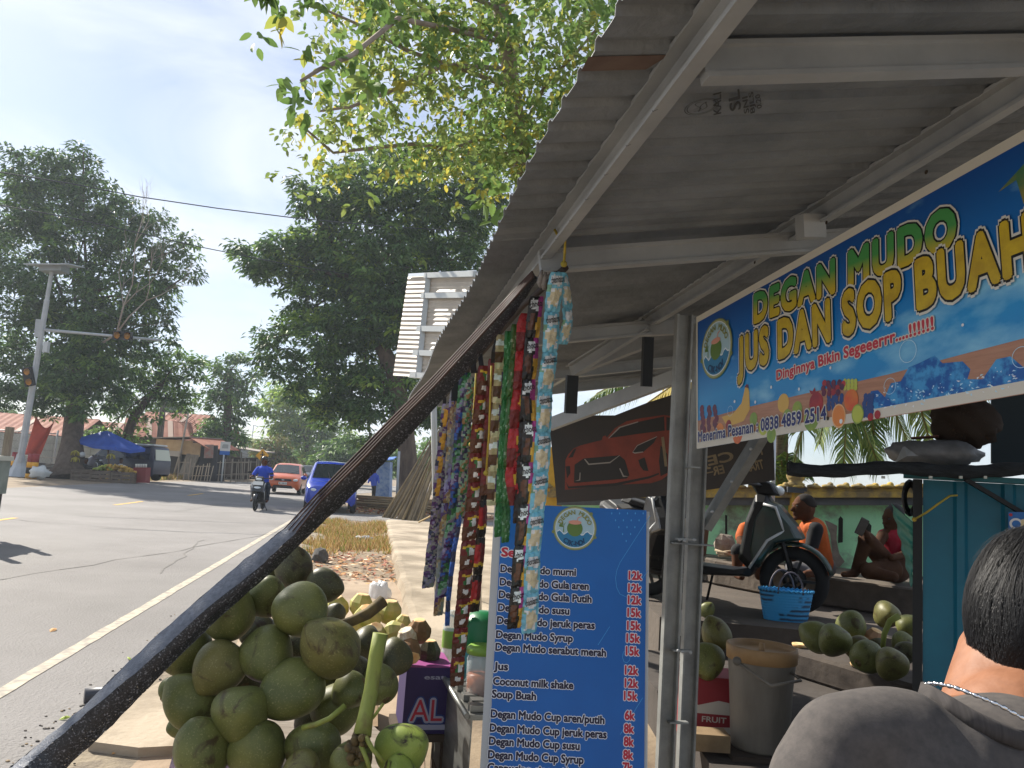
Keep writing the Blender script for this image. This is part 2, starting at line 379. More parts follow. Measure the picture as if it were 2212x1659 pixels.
# ------------------------------------------------------------ the stall: corrugated roof on light steel channels
M_galv = mat('galvanised_steel', '9a9d9b', .5, .3, c2='7d8080', scale=7, bump=.08)
M_galv2 = mat('dull_channel_steel', 'aeb1b2', .5, .2, c2='979b9e', scale=4)
M_roof = mat('weathered_zinc_sheet', '878d93', .6, .2, c2='6c7278', scale=3.2, bump=.35, bscale=30)
M_rust = mat('rusty_steel', '7a4a36', .8, c2='a0765c', scale=6)
E0 = P(1060, 530, 2.5)
CD = (PD + UP * .195).normalized(); RN = CD.cross(SD).normalized()
if RN.z < 0: RN = -RN
def RF(c, t, h=0.0): return E0 + CD * c + SD * t + RN * h
stall = thing('market_stall', W3(1.3, 3.2, 0), 'steel framed drinks stall with low corrugated zinc roof, hung with sachets and banner', 'stall')
def stall_build():
    # sheets: trapezoid ribs every 9 cm, rounder and tighter on the far sheets
    mb = MB(); prof = []; t = -2.35
    while t < 3.86:
        near = t < -.05
        if near: prof += [(t, .0), (t + .052, .004), (t + .062, .015), (t + .080, .015), (t + .090, .0)]; t += .105
        else: prof += [(t, 0), (t + .02, .010), (t + .038, .019), (t + .056, .010)]; t += .076
    cs = [0, .8, 1.7, 3.3]; n = len(prof); vs = []
    for c in cs:
        for a, h in prof: vs.append(RF(c + (0.012 * sin(a * 3.1) if c == 0 else 0), a, h))
    mb.add(vs, [(j * n + i, j * n + i + 1, (j + 1) * n + i + 1, (j + 1) * n + i) for j in range(3) for i in range(n - 1)])
    o = mb.build('roof_sheet', M_roof, stall); s = o.modifiers.new('t', 'SOLIDIFY'); s.thickness = .0015; s.offset = 1
    for t in (-1.04,):
        mb = MB(); mb.add([RF(-.004, t - .05, -.003), RF(.16, t - .05, -.003), RF(.13, t + .0, -.003), RF(-.004, t + .0, -.003)], [(0, 1, 2, 3)])
        mb.build('rust_stain', mat('rust_streak', '5c4b44', .8, c2='6b5b53', scale=20), stall)
    ch = [(-.018, -.037), (.018, -.037), (.018, -.028), (-.013, -.028), (-.013, .028), (.018, .028), (.018, .037), (-.018, .037)]   # C section
    def chan(name, a, b, up, m=M_galv2, pr=ch): return MB().prof(a, b, pr, up).build(name, m, stall)
    ribch = [(-.018, -.037), (.0175, -.037), (.0175, -.027), (.010, -.024), (.010, .024), (.0175, .027), (.0175, .037), (-.018, .037)]
    for t, c0, c1, dz in ((-1.13, .20, 3.2, -.045), (-.02, .15, 3.2, -.075), (1.28, .25, 3.2, -.075), (2.60, .3, 3.2, -.075), (3.6, .2, 3.2, -.06)):
        chan('cross_beam', RF(c0, t, dz), RF(c1, t, dz), RN, pr=[(-x, y) for x, y in ribch][::-1])
    for c, t0, t1, dz in ((.17, -2.3, 3.8, -.032), (1.06, -2.3, 3.8, -.032), (2.0, -2.3, 3.8, -.032)):
        o = chan('purlin', RF(c, t0, dz), RF(c, t1, dz), RN)
    # slots punched along the front purlin
    mb = MB()
    for k in range(7): mb.beam(RF(.155, -1.0 + .155 * k, -.068), RF(.168, -.99 + .155 * k, -.063), .012, .003, RN)
    mb.build('slot', mat('slot_black', '15171a', .9), stall)
    # web members under the rear beams
    for a, b in (((1188, 917, 4.6), (1480, 806, 4.0)), ((1235, 800, 4.4), (1400, 735, 4.1)), ((1395, 700, 3.9), (1235, 800, 4.1)), ((1170, 722, 4.2), (1480, 706, 3.85))):
        chan('web_brace', P(*a), P(*b), UP)
    for a, b in (((1236, 811, 3.3), (1232, 893, 3.3)), ((1400, 728, 3.7), (1396, 835, 3.7))):
        MB().beam(P(*a), P(*b), .05, .03, SD).build('hanger_bracket', mat('dark_bracket', '24282c', .6), stall)
    MB().beam(P(1750, 465, 2.50), P(1752, 515, 2.5), .08, .05, SD).build('hanger_bracket', M_galv2, stall)
    # posts: a pair of channels screwed together by small plates, and a knee brace
    def post(tu, tv, bu, bv, d0, d1):
        a, b = P(tu, tv, d0), P(bu, bv, d1); k = (b - a).normalized(); b = a + k * ((a.z - .02) / -k.z)
        return chan('post', b, a, PD, M_galv)
    post(1478, 680, 1436, 1659, 3.35, 3.25); post(1519, 700, 1480, 1659, 3.42, 3.32)
    MB().beam(P(1448, 1172, 3.28), P(1535, 1178, 3.34), .05, .006, UP).build('gusset_plate', M_galv, stall)
    for v in (1165, 1405, 1560): MB().box(P(1482 - (v - 1165) * .045, v, 3.26), (.085, .008, .032), orient(SD)).build('gusset_plate', M_galv, stall)
    MB().box(P(1496, 1010, 3.27), (.05, .006, .05), orient(SD)).build('gusset_plate', M_galv, stall)
    chan('knee_brace', P(1525, 1135, 3.40), P(1648, 935, 3.2), SD, M_galv)
    # screws
    mb = MB()
    for u, v in ((1468, 1166), (1478, 1168), (1500, 1166), (1465, 1406), (1474, 1408), (1492, 1410), (1538, 1105), (1580, 1040), (1622, 970)):
        mb.lathe(P(u, v, 3.20), [(.0, .004), (.005, .003), (.007, 0)], 8, orient(CAM - P(u, v, 3.2)))
    mb.build('screw', M_galv2, stall)
    # maker's stamp printed on the sheet
    o = RF(.35, -.93, -.004); pl = Plane(o, SD * -1, CD); pl.n = -RN
    M_ink = mat('stamp_ink', '3a3c3e', .8); mb = MB()
    c0 = pl.loc(1515, 228)
    for r in (.038, .033):
        n = 26; vs = []
        for k in range(n + 1):
            a = 2 * pi * k / n
            for rr in (r, r - .002): vs.append(pl.at(c0[0] + rr * cos(a), c0[1] + rr * 1.0 * sin(a), .003))
        mb.add(vs, [(2 * k, 2 * k + 1, 2 * k + 3, 2 * k + 2) for k in range(n)])
    for j in range(3):
        vs = []
        for k in range(13):
            x = -.022 + .044 * k / 12; y = (.012 - .009 * j) * sin(k * .5 + j) + .008 * j - .01
            for e in (0, .0025): vs.append(pl.at(c0[0] + x, c0[1] + y + e, .003))
        mb.add(vs, [(2 * k, 2 * k + 1, 2 * k + 3, 2 * k + 2) for k in range(12)])
    pl2 = Plane(o, CD, -SD); pl2.n = -RN
    for s, a, b, t in (("KALI", (1557, 242), (1557, 196), (1540, 240)), ("SL", (1600, 232), (1596, 190), (1575, 232)), ("SNI", (1618, 240), (1614, 205), (1606, 240)), ("BJLS", (1630, 240), (1626, 195), (1620, 240)), ("0.20", (1645, 230), (1641, 200), (1634, 230))):
        fit_text(mb, pl, s, a, b, t, [(0.02, 0)], h0=.003)
    mb.build('maker_stamp', M_ink, stall)
stall_build()

# ------------------------------------------------------------ the banner
def quadplane(tl, tr, bl):
    a, b, c = P(*tl), P(*tr), P(*bl); return Plane(a, b - a, a - c)
BP = Plane(P(1505, 685, 3.13), W3(1.35, 1.35, 2.30) - P(1505, 685, 3.13), UP)
def banner():
    o = BP.o; L = 2.45
    pts = [BP.loc(1505, 685), BP.loc(2212, 280), BP.loc(2212, 850), BP.loc(1505, 970)]
    ty = lambda x: pts[0][1] + (pts[1][1] - pts[0][1]) * (x - pts[0][0]) / (pts[1][0] - pts[0][0])
    by = lambda x: pts[3][1] + (pts[2][1] - pts[3][1]) * (x - pts[3][0]) / (pts[2][0] - pts[3][0])
    ban = thing('stall_banner', BP.at(L / 2, -.3), 'long blue printed banner with green and yellow bubble lettering under the stall roof', 'banner')
    m = bpy.data.materials.new('banner_print'); m.use_nodes = True; nt = m.node_tree; N = nt.nodes.new; K = nt.links.new; b = nt.nodes['Principled BSDF']; b.inputs['Roughness'].default_value = .38
    at = N('ShaderNodeUVMap'); sx = N('ShaderNodeSeparateXYZ'); K(at.outputs[0], sx.inputs[0])
    rv = N('ShaderNodeValToRGB'); els = rv.color_ramp.elements; els[0].position = .0; els[0].color = (*C3('0b7cc4'), 1); els[1].position = 1; els[1].color = (*C3('0c4a9a'), 1)
    e = els.new(.35); e.color = (*C3('1092d6'), 1); e = els.new(.6); e.color = (*C3('0b70bf'), 1)
    K(sx.outputs[1], rv.inputs[0])
    mp = N('ShaderNodeMapping'); mp.inputs['Scale'].default_value = (9, 4.2, 1); K(at.outputs[0], mp.inputs[0])
    n = N('ShaderNodeTexNoise'); n.inputs['Scale'].default_value = 1.3; n.inputs['Detail'].default_value = 8; K(mp.outputs[0], n.inputs['Vector'])
    # clouds only where the print has them: the lower right
    ma = N('ShaderNodeMath'); ma.operation = 'MULTIPLY_ADD'; K(sx.outputs[0], ma.inputs[0]); ma.inputs[1].default_value = .30; K(n.outputs[0], ma.inputs[2])
    mb2 = N('ShaderNodeMath'); mb2.operation = 'MULTIPLY_ADD'; K(sx.outputs[1], mb2.inputs[0]); mb2.inputs[1].default_value = -.35; K(ma.outputs[0], mb2.inputs[2])
    rc = N('ShaderNodeValToRGB'); rc.color_ramp.elements[0].position = .47; rc.color_ramp.elements[1].position = .72; K(mb2.outputs[0], rc.inputs[0])
    mx = N('ShaderNodeMix'); mx.data_type = 'RGBA'; K(rc.outputs[0], mx.inputs[0]); K(rv.outputs[0], mx.inputs[6]); mx.inputs[7].default_value = (*C3('8fd0ee'), 1)
    K(mx.outputs[2], b.inputs['Base Color'])
    mb = MB(); nx, ny = 40, 6
    f = lambda i, j, h=0: (lambda x: BP.at(x, by(x) + (ty(x) - by(x)) * j / ny, h + .006 * sin(x * 7) * (1 - abs(2 * j / ny - 1)) * 0))(L * i / nx)
    vs = [f(i, j) for j in range(ny + 1) for i in range(nx + 1)]; vs2 = [v - BP.n * .0012 for v in vs]
    fs = [(j * (nx + 1) + i, j * (nx + 1) + i + 1, (j + 1) * (nx + 1) + i + 1, (j + 1) * (nx + 1) + i) for j in range(ny) for i in range(nx)]
    mb.add(vs, fs, 0); mb.add(vs2, [q[::-1] for q in fs], 1)
    ob = mb.build('sheet', [m, mat('banner_back', 'c9cdd2', .6)], ban)
    uv = ob.data.uv_layers.new(name='UVMap')
    for lp in ob.data.loops:
        k = lp.vertex_index % ((nx + 1) * (ny + 1)); uv.data[lp.index].uv = ((k % (nx + 1)) / nx, (k // (nx + 1)) / ny)
    # white hem along the edges
    mb = MB(); hm = mat('banner_hem', 'd8d4c8', .6)
    for j0, j1 in ((5.72, 6), (0, .28)):
        for i in range(nx): mb.add([f(i, j0, .0012), f(i + 1, j0, .0012), f(i + 1, j1, .0012), f(i, j1, .0012)], [(0, 1, 2, 3)])
    mb.add([BP.at(0, by(0), .0016), BP.at(.010, by(.01), .0016), BP.at(.010, ty(.01), .0016), BP.at(0, ty(0), .0016)], [(0, 1, 2, 3)])
    mb.build('hem', hm, ban)
    mb = MB()
    for u, v in ((2003, 372), (1787, 481), (1632, 567), (1510, 940), (1790, 904)):
        a = BP.loc(u, v); disc(mb, BP, a, .006, 0, .003, 10)
    mb.build('eyelet', mat('eyelet_dark', '3b3026', .6), ban)
    # timber strip, fruit and ice printed along the bottom
    wood = mat('printed_wood', 'b98a70', .4, c2='a87860', scale=9, stretch=(1, 1, 14))
    mb = MB()
    def Z(x, y): return (1426.2 + .43 * x, 329 + .43 * y)
    def zp(pts, mi, h): pxpoly(mb, BP, [Z(*p) for p in pts], mi, h)
    FM = [wood, mat('print_grape', '4a2a4a', .4, c2='7a2c44', scale=30), mat('print_banana', 'd8b05a', .4), mat('print_mango', 'd2553e', .4, c2='d8843a', scale=12), mat('print_orange', 'df8a48', .4), mat('print_lime', 'b9c455', .4),
          mat('print_blueberry', '2b4a86', .4), mat('print_ice', '3f9ad6', .35, c2='0a58a8', scale=26, lo=.42, hi=.56), mat('print_white', 'e9eef2', .4), mat('print_rind', 'e6b98a', .4), mat('print_green', '7a9c4e', .4, c2='9cae4a', scale=20), mat('print_pome', 'b4383c', .4, c2='8c2a3a', scale=16), mat('print_palm', '9a8a44', .4, c2='4c7a54', scale=14), mat('print_glint', 'bfe3f5', .35)]
    zp([(186, 1350), (420, 1285), (760, 1205), (1150, 1115), (1500, 1020), (1827, 935), (2400, 770), (2400, 1050), (1827, 1215), (1000, 1355), (185, 1480)], 0, .0006)
    # palm tree print in the top right corner
    zp([(1700, 200), (1827, 60), (2300, -250), (2300, 30), (1827, 260), (1790, 140)], 12, .0006)
    # ice and splash
    zp([(1030, 1300), (1060, 1200), (1095, 1195), (1130, 1230), (1160, 1160), (1210, 1150), (1250, 1080), (1300, 1060), (1380, 1020), (1420, 1060), (1520, 1050), (1560, 1090), (1545, 1140), (1620, 1140), (1690, 1040), (1760, 1025), (1827, 1080), (1990, 1000), (2300, 950), (2300, 1080), (1827, 1200), (1100, 1325)], 7, .0009)
    for k in range(90):
        x = U(1060, 1800); y0 = 1330 - (x - 1060) * .17; hgt = 60 + 60 * abs(sin(x * .012)); y = y0 - U(25, hgt + 30); a = U(0, 3.1); l = U(8, 26)
        zp([(x, y), (x + l * cos(a), y + l * sin(a) * .7), (x + l * .6 * cos(a + .7), y + l * .5 * sin(a + .7))], 13 if k % 3 else 8, .0012 + k * 2e-6)
    def dz(x, y, r, mi, h, ry=None, rot=0):
        a = BP.loc(*Z(x, y)); b2 = BP.loc(*Z(x, y + r)); rr = abs(a[1] - b2[1]); disc(mb, BP, a, rr * (ry or 1), mi, h, 20, rr, rot)
    for k in range(16): dz(218 + 30 * (k % 3) + U(-8, 8), 1290 + 22 * (k // 3) + U(-5, 5), 20, 1, .0010 + k * 2e-5)
    zp([(310, 1330), (370, 1310), (410, 1260), (428, 1180), (440, 1170), (448, 1200), (452, 1290), (420, 1350), (340, 1380)], 2, .0012)
    zp([(425, 1180), (433, 1166), (444, 1166), (446, 1185)], 1, .0014)
    for x, y, r, mi in ((345, 1370, 26, 11), (300, 1400, 40, 4), (390, 1420, 45, 3), (470, 1340, 34, 10), (520, 1380, 42, 5), (620, 1260, 48, 2), (640, 1330, 40, 10), (690, 1290, 40, 10), (560, 1420, 40, 10), (760, 1340, 60, 10), (785, 1260, 55, 11)): dz(x, y, r, mi, .0013 + x * 2e-7)
    zp([(760, 1215), (750, 1195), (768, 1200), (778, 1180), (784, 1205), (800, 1200), (795, 1220)], 11, .0018)
    for k in range(14): dz(825 + 24 * (k % 5) + U(-5, 5), 1160 + 22 * (k // 5) + U(-6, 6), 17, 1 if k % 4 else 11, .0018 + k * 2e-5)
    for k in range(12): dz(930 + 18 * (k % 4), 1150 + 17 * (k // 4), 13, 5, .0016 + k * 1e-5)
    for k in range(16): dz(850 + 20 * (k % 4) + U(-5, 5), 1225 + 20 * (k // 4), 15, 6, .0017 + k * 1e-5)
    for k in range(18): dz(1030 + 18 * (k % 3) + U(-5, 5), 1225 + 19 * (k // 3), 15, 6, .0017 + k * 1e-5)
    dz(962, 1245, 55, 3, .0022, .95); dz(900, 1325, 62, 9, .0024, .85); dz(900, 1325, 54, 4, .0026, .85); dz(912, 1352, 12, 8, .0028)
    dz(995, 1315, 50, 10, .0024, .9); dz(995, 1315, 43, 5, .0026, .9); dz(1060, 1330, 20, 11, .0026); dz(1095, 1318, 22, 11, .0028)
    # bubbles
    for x, y, r in ((1248, 1000, 58), (1158, 1175, 42), (1820, 1030, 55), (355, 1300, 26), (1180, 815, 20)):
        a = BP.loc(*Z(x, y)); b2 = BP.loc(*Z(x, y + r)); r2 = abs(a[1] - b2[1]); vs = []
        for k in range(25):
            t = 2 * pi * k / 24
            for e in (r2, r2 * .94): vs.append(BP.at(a[0] + e * cos(t), a[1] + e * sin(t), .003))
        mb.add(vs, [(2 * k, 2 * k + 1, 2 * k + 3, 2 * k + 2) for k in range(24)], 13)
    for x, y in ((858, 1083), (1523, 868), (376, 1252), (480, 1255), (1800, 625), (700, 1190), (560, 1180)): dz(x, y, 8, 8, .0022)
    mb.build('fruit_print', FM + [mat('print_black', '161a1e', .4)], ban)
    # lettering
    gy = bpy.data.materials.new('print_green_to_yellow'); gy.use_nodes = True; nt = gy.node_tree; b = nt.nodes['Principled BSDF']; b.inputs['Roughness'].default_value = .4
    at = nt.nodes.new('ShaderNodeTexCoord'); s = nt.nodes.new('ShaderNodeSeparateXYZ'); r = nt.nodes.new('ShaderNodeValToRGB'); nt.links.new(at.outputs['Generated'], s.inputs[0]); nt.links.new(s.outputs[2], r.inputs[0])
    r.color_ramp.elements[0].position = .22; r.color_ramp.elements[0].color = (*C3('c9b02e'), 1); r.color_ramp.elements[1].position = .62; r.color_ramp.elements[1].color = (*C3('4a9a52'), 1); nt.links.new(r.outputs[0], b.inputs['Base Color'])
    wh, bk, ye, rd, nv = mat('print_cream', 'd9d8d0', .4), mat('print_black', '161a1e', .4), mat('print_yellow', 'd2b52c', .4, c2='b89a2a', scale=20), mat('print_red', 'c23446', .4), mat('print_navy', '1f2c6e', .4)
    def words(name, s, bl, br, tl, lay, mats, h0=.0032, shear=0.0):
        q = MB(); fit_text(q, BP, s, bl, br, tl, lay, shear=shear, h0=h0); q.build(name, mats, ban)
    SPACE[0] = 1.16
    words('lettering', "DEGAN MUDO", (1632, 696), (2066, 528), (1644, 630), [(.135, 0), (.095, 1)], [wh, bk], .0032)
    words('lettering', "DEGAN MUDO", (1632, 696), (2066, 528), (1644, 630), [(.058, 0)], [gy], .0046)
    words('lettering', "JUS DAN SOP BUAH", (1598, 803), (2236, 576), (1612, 724), [(.135, 0), (.095, 1), (.058, 2)], [wh, bk, ye], .0050)
    SPACE[0] = 1.05
    words('lettering', "Dinginnya Bikin Segeeerrr....!!!!!!", (1680, 821), (2019, 711), (1682, 799), [(.11, 0), (.04, 1)], [wh, rd], .0032)
    words('lettering', "Menerima Pesanan : 0838 4859 2514", (1510, 955), (1787, 906), (1511, 932), [(.10, 0), (.035, 1)], [wh, nv], .0036)
    SPACE[0] = 1.0
    logo(ban, BP, (1549, 753), .118, .0034)
def logo(parent, pl, c, r, h, px=True):
    c = pl.loc(*c) if px else c; mb = MB()
    mats = [mat('logo_olive', 'a3a878', .45), mat('logo_ring', '7d8a54', .45), mat('logo_pale_blue', 'a9c9d6', .45), mat('logo_sea', '2f7fae', .45), mat('logo_coconut', '5f7f3a', .45), mat('logo_flesh', 'd99a86', .45), mat('logo_letters', '8a8f52', .45), mat('logo_navy', '17456e', .45), mat('logo_white', 'dfe9ee', .45)]
    disc(mb, pl, c, r, 1, h); disc(mb, pl, c, r * .96, 0, h + .0004); disc(mb, pl, c, r * .90, 8, h + .0008); disc(mb, pl, c, r * .87, 2, h + .0010)
    for a in (.75, 3.35, 5.9): disc(mb, pl, (c[0] + r * cos(a), c[1] + r * sin(a)), r * .08, 1, h + .001, 12)
    # sea with a wavy edge
    pts = [(-.80, -.30)] + [(-.8 + 1.6 * k / 16, -.30 + .08 * sin(k * 1.5) + .1 * (abs(k - 8) / 8)) for k in range(17)] + [(.86 * cos(a), .86 * sin(a)) for a in [-.35 - k * (pi - .7) / 16 for k in range(17)]]
    mb.add([pl.at(c[0] + x * r, c[1] + (y - .0) * r, h + .0012) for x, y in pts[1:]], [tuple(range(len(pts) - 1))], 3)
    mb.add([pl.at(c[0] + x * r, c[1] + (y + .05 - .0) * r, h + .0011) for x, y in pts[1:18]] + [pl.at(c[0] + x * r, c[1] + (y - .06) * r, h + .0011) for x, y in pts[1:18][::-1]], [tuple(range(34))], 8)
    disc(mb, pl, (c[0], c[1] - r * .02), r * .36, 4, h + .0018, 24, r * .36)
    disc(mb, pl, (c[0], c[1] + r * .26), r * .30, 5, h + .0022, 20, r * .10)
    q = [(.06, .28), (.12, .50), (.28, .55), (.28, .51), (.155, .46), (.10, .28)]; mb.add([pl.at(c[0] + x * r, c[1] + y * r, h + .0025) for x, y in q], [tuple(range(6))], 5)
    for k in range(5):                                   # little palm
        a = .5 + k * .6; q = [(-.52, .02), (-.52 + .22 * cos(a), .10 + .18 * sin(a)), (-.52 + .2 * cos(a + .3), .04 + .14 * sin(a + .3))]; mb.add([pl.at(c[0] + x * r, c[1] + y * r, h + .002) for x, y in q], [(0, 1, 2)], 4)
    mb.add([pl.at(c[0] + x * r, c[1] + y * r, h + .002) for x, y in ((-.54, -.2), (-.49, -.2), (-.50, .06), (-.53, .06))], [(0, 1, 2, 3)], 4)
    def arc(s, r1, a0, a1, hh, mi, inv=False):
        for i, chh in enumerate(s):
            if chh == ' ': continue
            a = a0 + (a1 - a0) * i / (len(s) - 1); v, f = text2d(chh); x0 = (min(p[0] for p in v) + max(p[0] for p in v)) / 2; k = hh / .729
            n = Vector((cos(a), sin(a))); t = Vector((sin(a), -cos(a)))
            if inv: n, t = -n, -t
            o = Vector(c) + Vector((cos(a), sin(a))) * r1
            if inv: pass
            [mb.add([pl.at(*(o + t * ((p[0] - x0 + .04 * cos(e)) * k) + n * ((p[1] + .04 * sin(e)) * k)), h + .003 + e * 1e-5) for p in v], f, mi) for e in (0, 1.26, 2.5, 3.8, 5.0)]
    arc("DEGAN MUDO", r * .62, 2.75, .40, r * .2, 6)
    arc("CIK-NOV", r * .80, 4.10, 5.32, r * .22, 7, True)
    mb.build('logo', mats, parent)
banner()

# ------------------------------------------------------------ the menu board
def menu():
    pl = quadplane((1075, 1087, 2.95), (1403, 1103, 2.93), (1030, 1659, 2.73))
    w = pl.loc(1403, 1103)[0]; hb = pl.o.z / pl.y.z - .02; ar = lambda b: -b
    y0 = -hb
    t = thing('menu_board', pl.at(w / 2, y0), 'tall blue printed menu board with price list leaning at the stall front', 'sign')
    m = mat('menu_blue', '0c66b8', .35, c2='0a5aa6', scale=1.2)
    MB().slab([pl.at(.018, y0, 0), pl.at(w - .012, y0, 0), pl.at(w - .012, 0, 0), pl.at(.018, 0, 0)], pl.n * .004).build('panel', m, t)
    mb = MB()
    mb.slab([pl.at(-.012, y0, -.02), pl.at(w, y0, -.02), pl.at(w, -.004, -.02), pl.at(-.012, -.004, -.02)], pl.n * .018)
    mb.build('backing_frame', mat('menu_frame', 'b4b8ba', .5), t)
    mb = MB(); wh, nv, rd, lt = mat('menu_white', 'dfe3ea', .4), mat('menu_navy', '1a1838', .4), mat('menu_red', 'b8283e', .4), mat('menu_line', '4ba3df', .4)
    def D(x, y): return (932.5 + .3386 * x, 1097 + .3386 * y)
    e = pl.loc(*D(1400, 20)); sl = .012
    def line(s, x, y, x1, mi=1, hh=44, off=.045):
        a = pl.loc(*D(x, y)); b = pl.loc(*D(x1, y)); L = b[0] - a[0]; b = (b[0], a[1]); tl = (a[0], a[1] + .00062 * hh)
        fit_text(mb, pl, s, a, b, tl, [(off + .065, 0), (off, mi)], h0=.0046, px=False)
    line("Se", 447, 308, 530, 2, 54)
    for s, x, y, x1 in (("Degan Mudo murni", 440, 408, 918), ("Degan Mudo Gula aren", 436, 493, 1000), ("Degan Mudo Gula Putih", 430, 573, 1018), ("Degan Mudo susu", 425, 656, 876), ("Degan Mudo jeruk peras", 418, 738, 1038), ("Degan Mudo Syrup", 412, 828, 898), ("Degan Mudo serabut merah", 408, 908, 1110), ("Jus", 398, 1030, 485), ("Coconut milk shake", 392, 1126, 902), ("Soup Buah", 386, 1208, 664), ("Degan Mudo Cup aren/putih", 378, 1334, 1100), ("Degan Mudo Cup jeruk peras", 372, 1424, 1114), ("Degan Mudo Cup susu", 367, 1508, 942), ("Degan Mudo Cup Syrup", 361, 1594, 967), ("Cappucino cincau+kacang+keju", 356, 1676, 1178)): line(s, x, y, x1)
    for s, x, y in (("12k", 1298, 455), ("12k", 1295, 535), ("12k", 1293, 612), ("15k", 1290, 692), ("15k", 1288, 775), ("15k", 1284, 855), ("15k", 1280, 937), ("12k", 1274, 1060), ("12k", 1273, 1142), ("15k", 1268, 1223), ("6k", 1262, 1348), ("8k", 1257, 1432), ("8k", 1256, 1515), ("8k", 1252, 1600), ("7k", 1248, 1680)):
        k = 41 if len(s) == 3 else 30; line(s, x - k, y, x + k, 2, 50, .05)
    def stroke(pts, wd=.0016):
        q = [Vector(pl.loc(*D(*p))) for p in pts]
        for a, b in zip(q, q[1:]):
            n = Vector((-(b - a).y, (b - a).x)).normalized() * wd / 2; mb.add([pl.at(*(a - n), .0044), pl.at(*(b - n), .0044), pl.at(*(b + n), .0044), pl.at(*(a + n), .0044)], [(0, 1, 2, 3)], 3)
    stroke([(1393, 50), (1200, 350), (1180, 400), (1172, 450), (1180, 510), (1200, 550), (1245, 570)]); stroke([(1378, 400), (1320, 485)]); stroke([(1135, 757), (1060, 875)])
    stroke([(1240, 905), (1222, 920), (1216, 950), (1225, 980), (1245, 988), (1262, 970), (1265, 950)]); stroke([(1345, 1210), (1202, 1445)]); stroke([(476, 10), (445, 60)])
    for j, row in enumerate(((1148, 1198, 1248, 1298, 1348), (1172, 1222, 1272, 1322), (1193, 1245, 1295), (1217, 1268), (1240,))):
        for x in row:
            a = pl.loc(*D(x, 36 + 44 * j)); disc(mb, pl, a, .0022, 3, .0050, 8, .0042)
    mb.build('price_lettering', [wh, nv, rd, lt], t)
    logo(t, pl, (1241.6, 1141), .083, .0046)
menu()

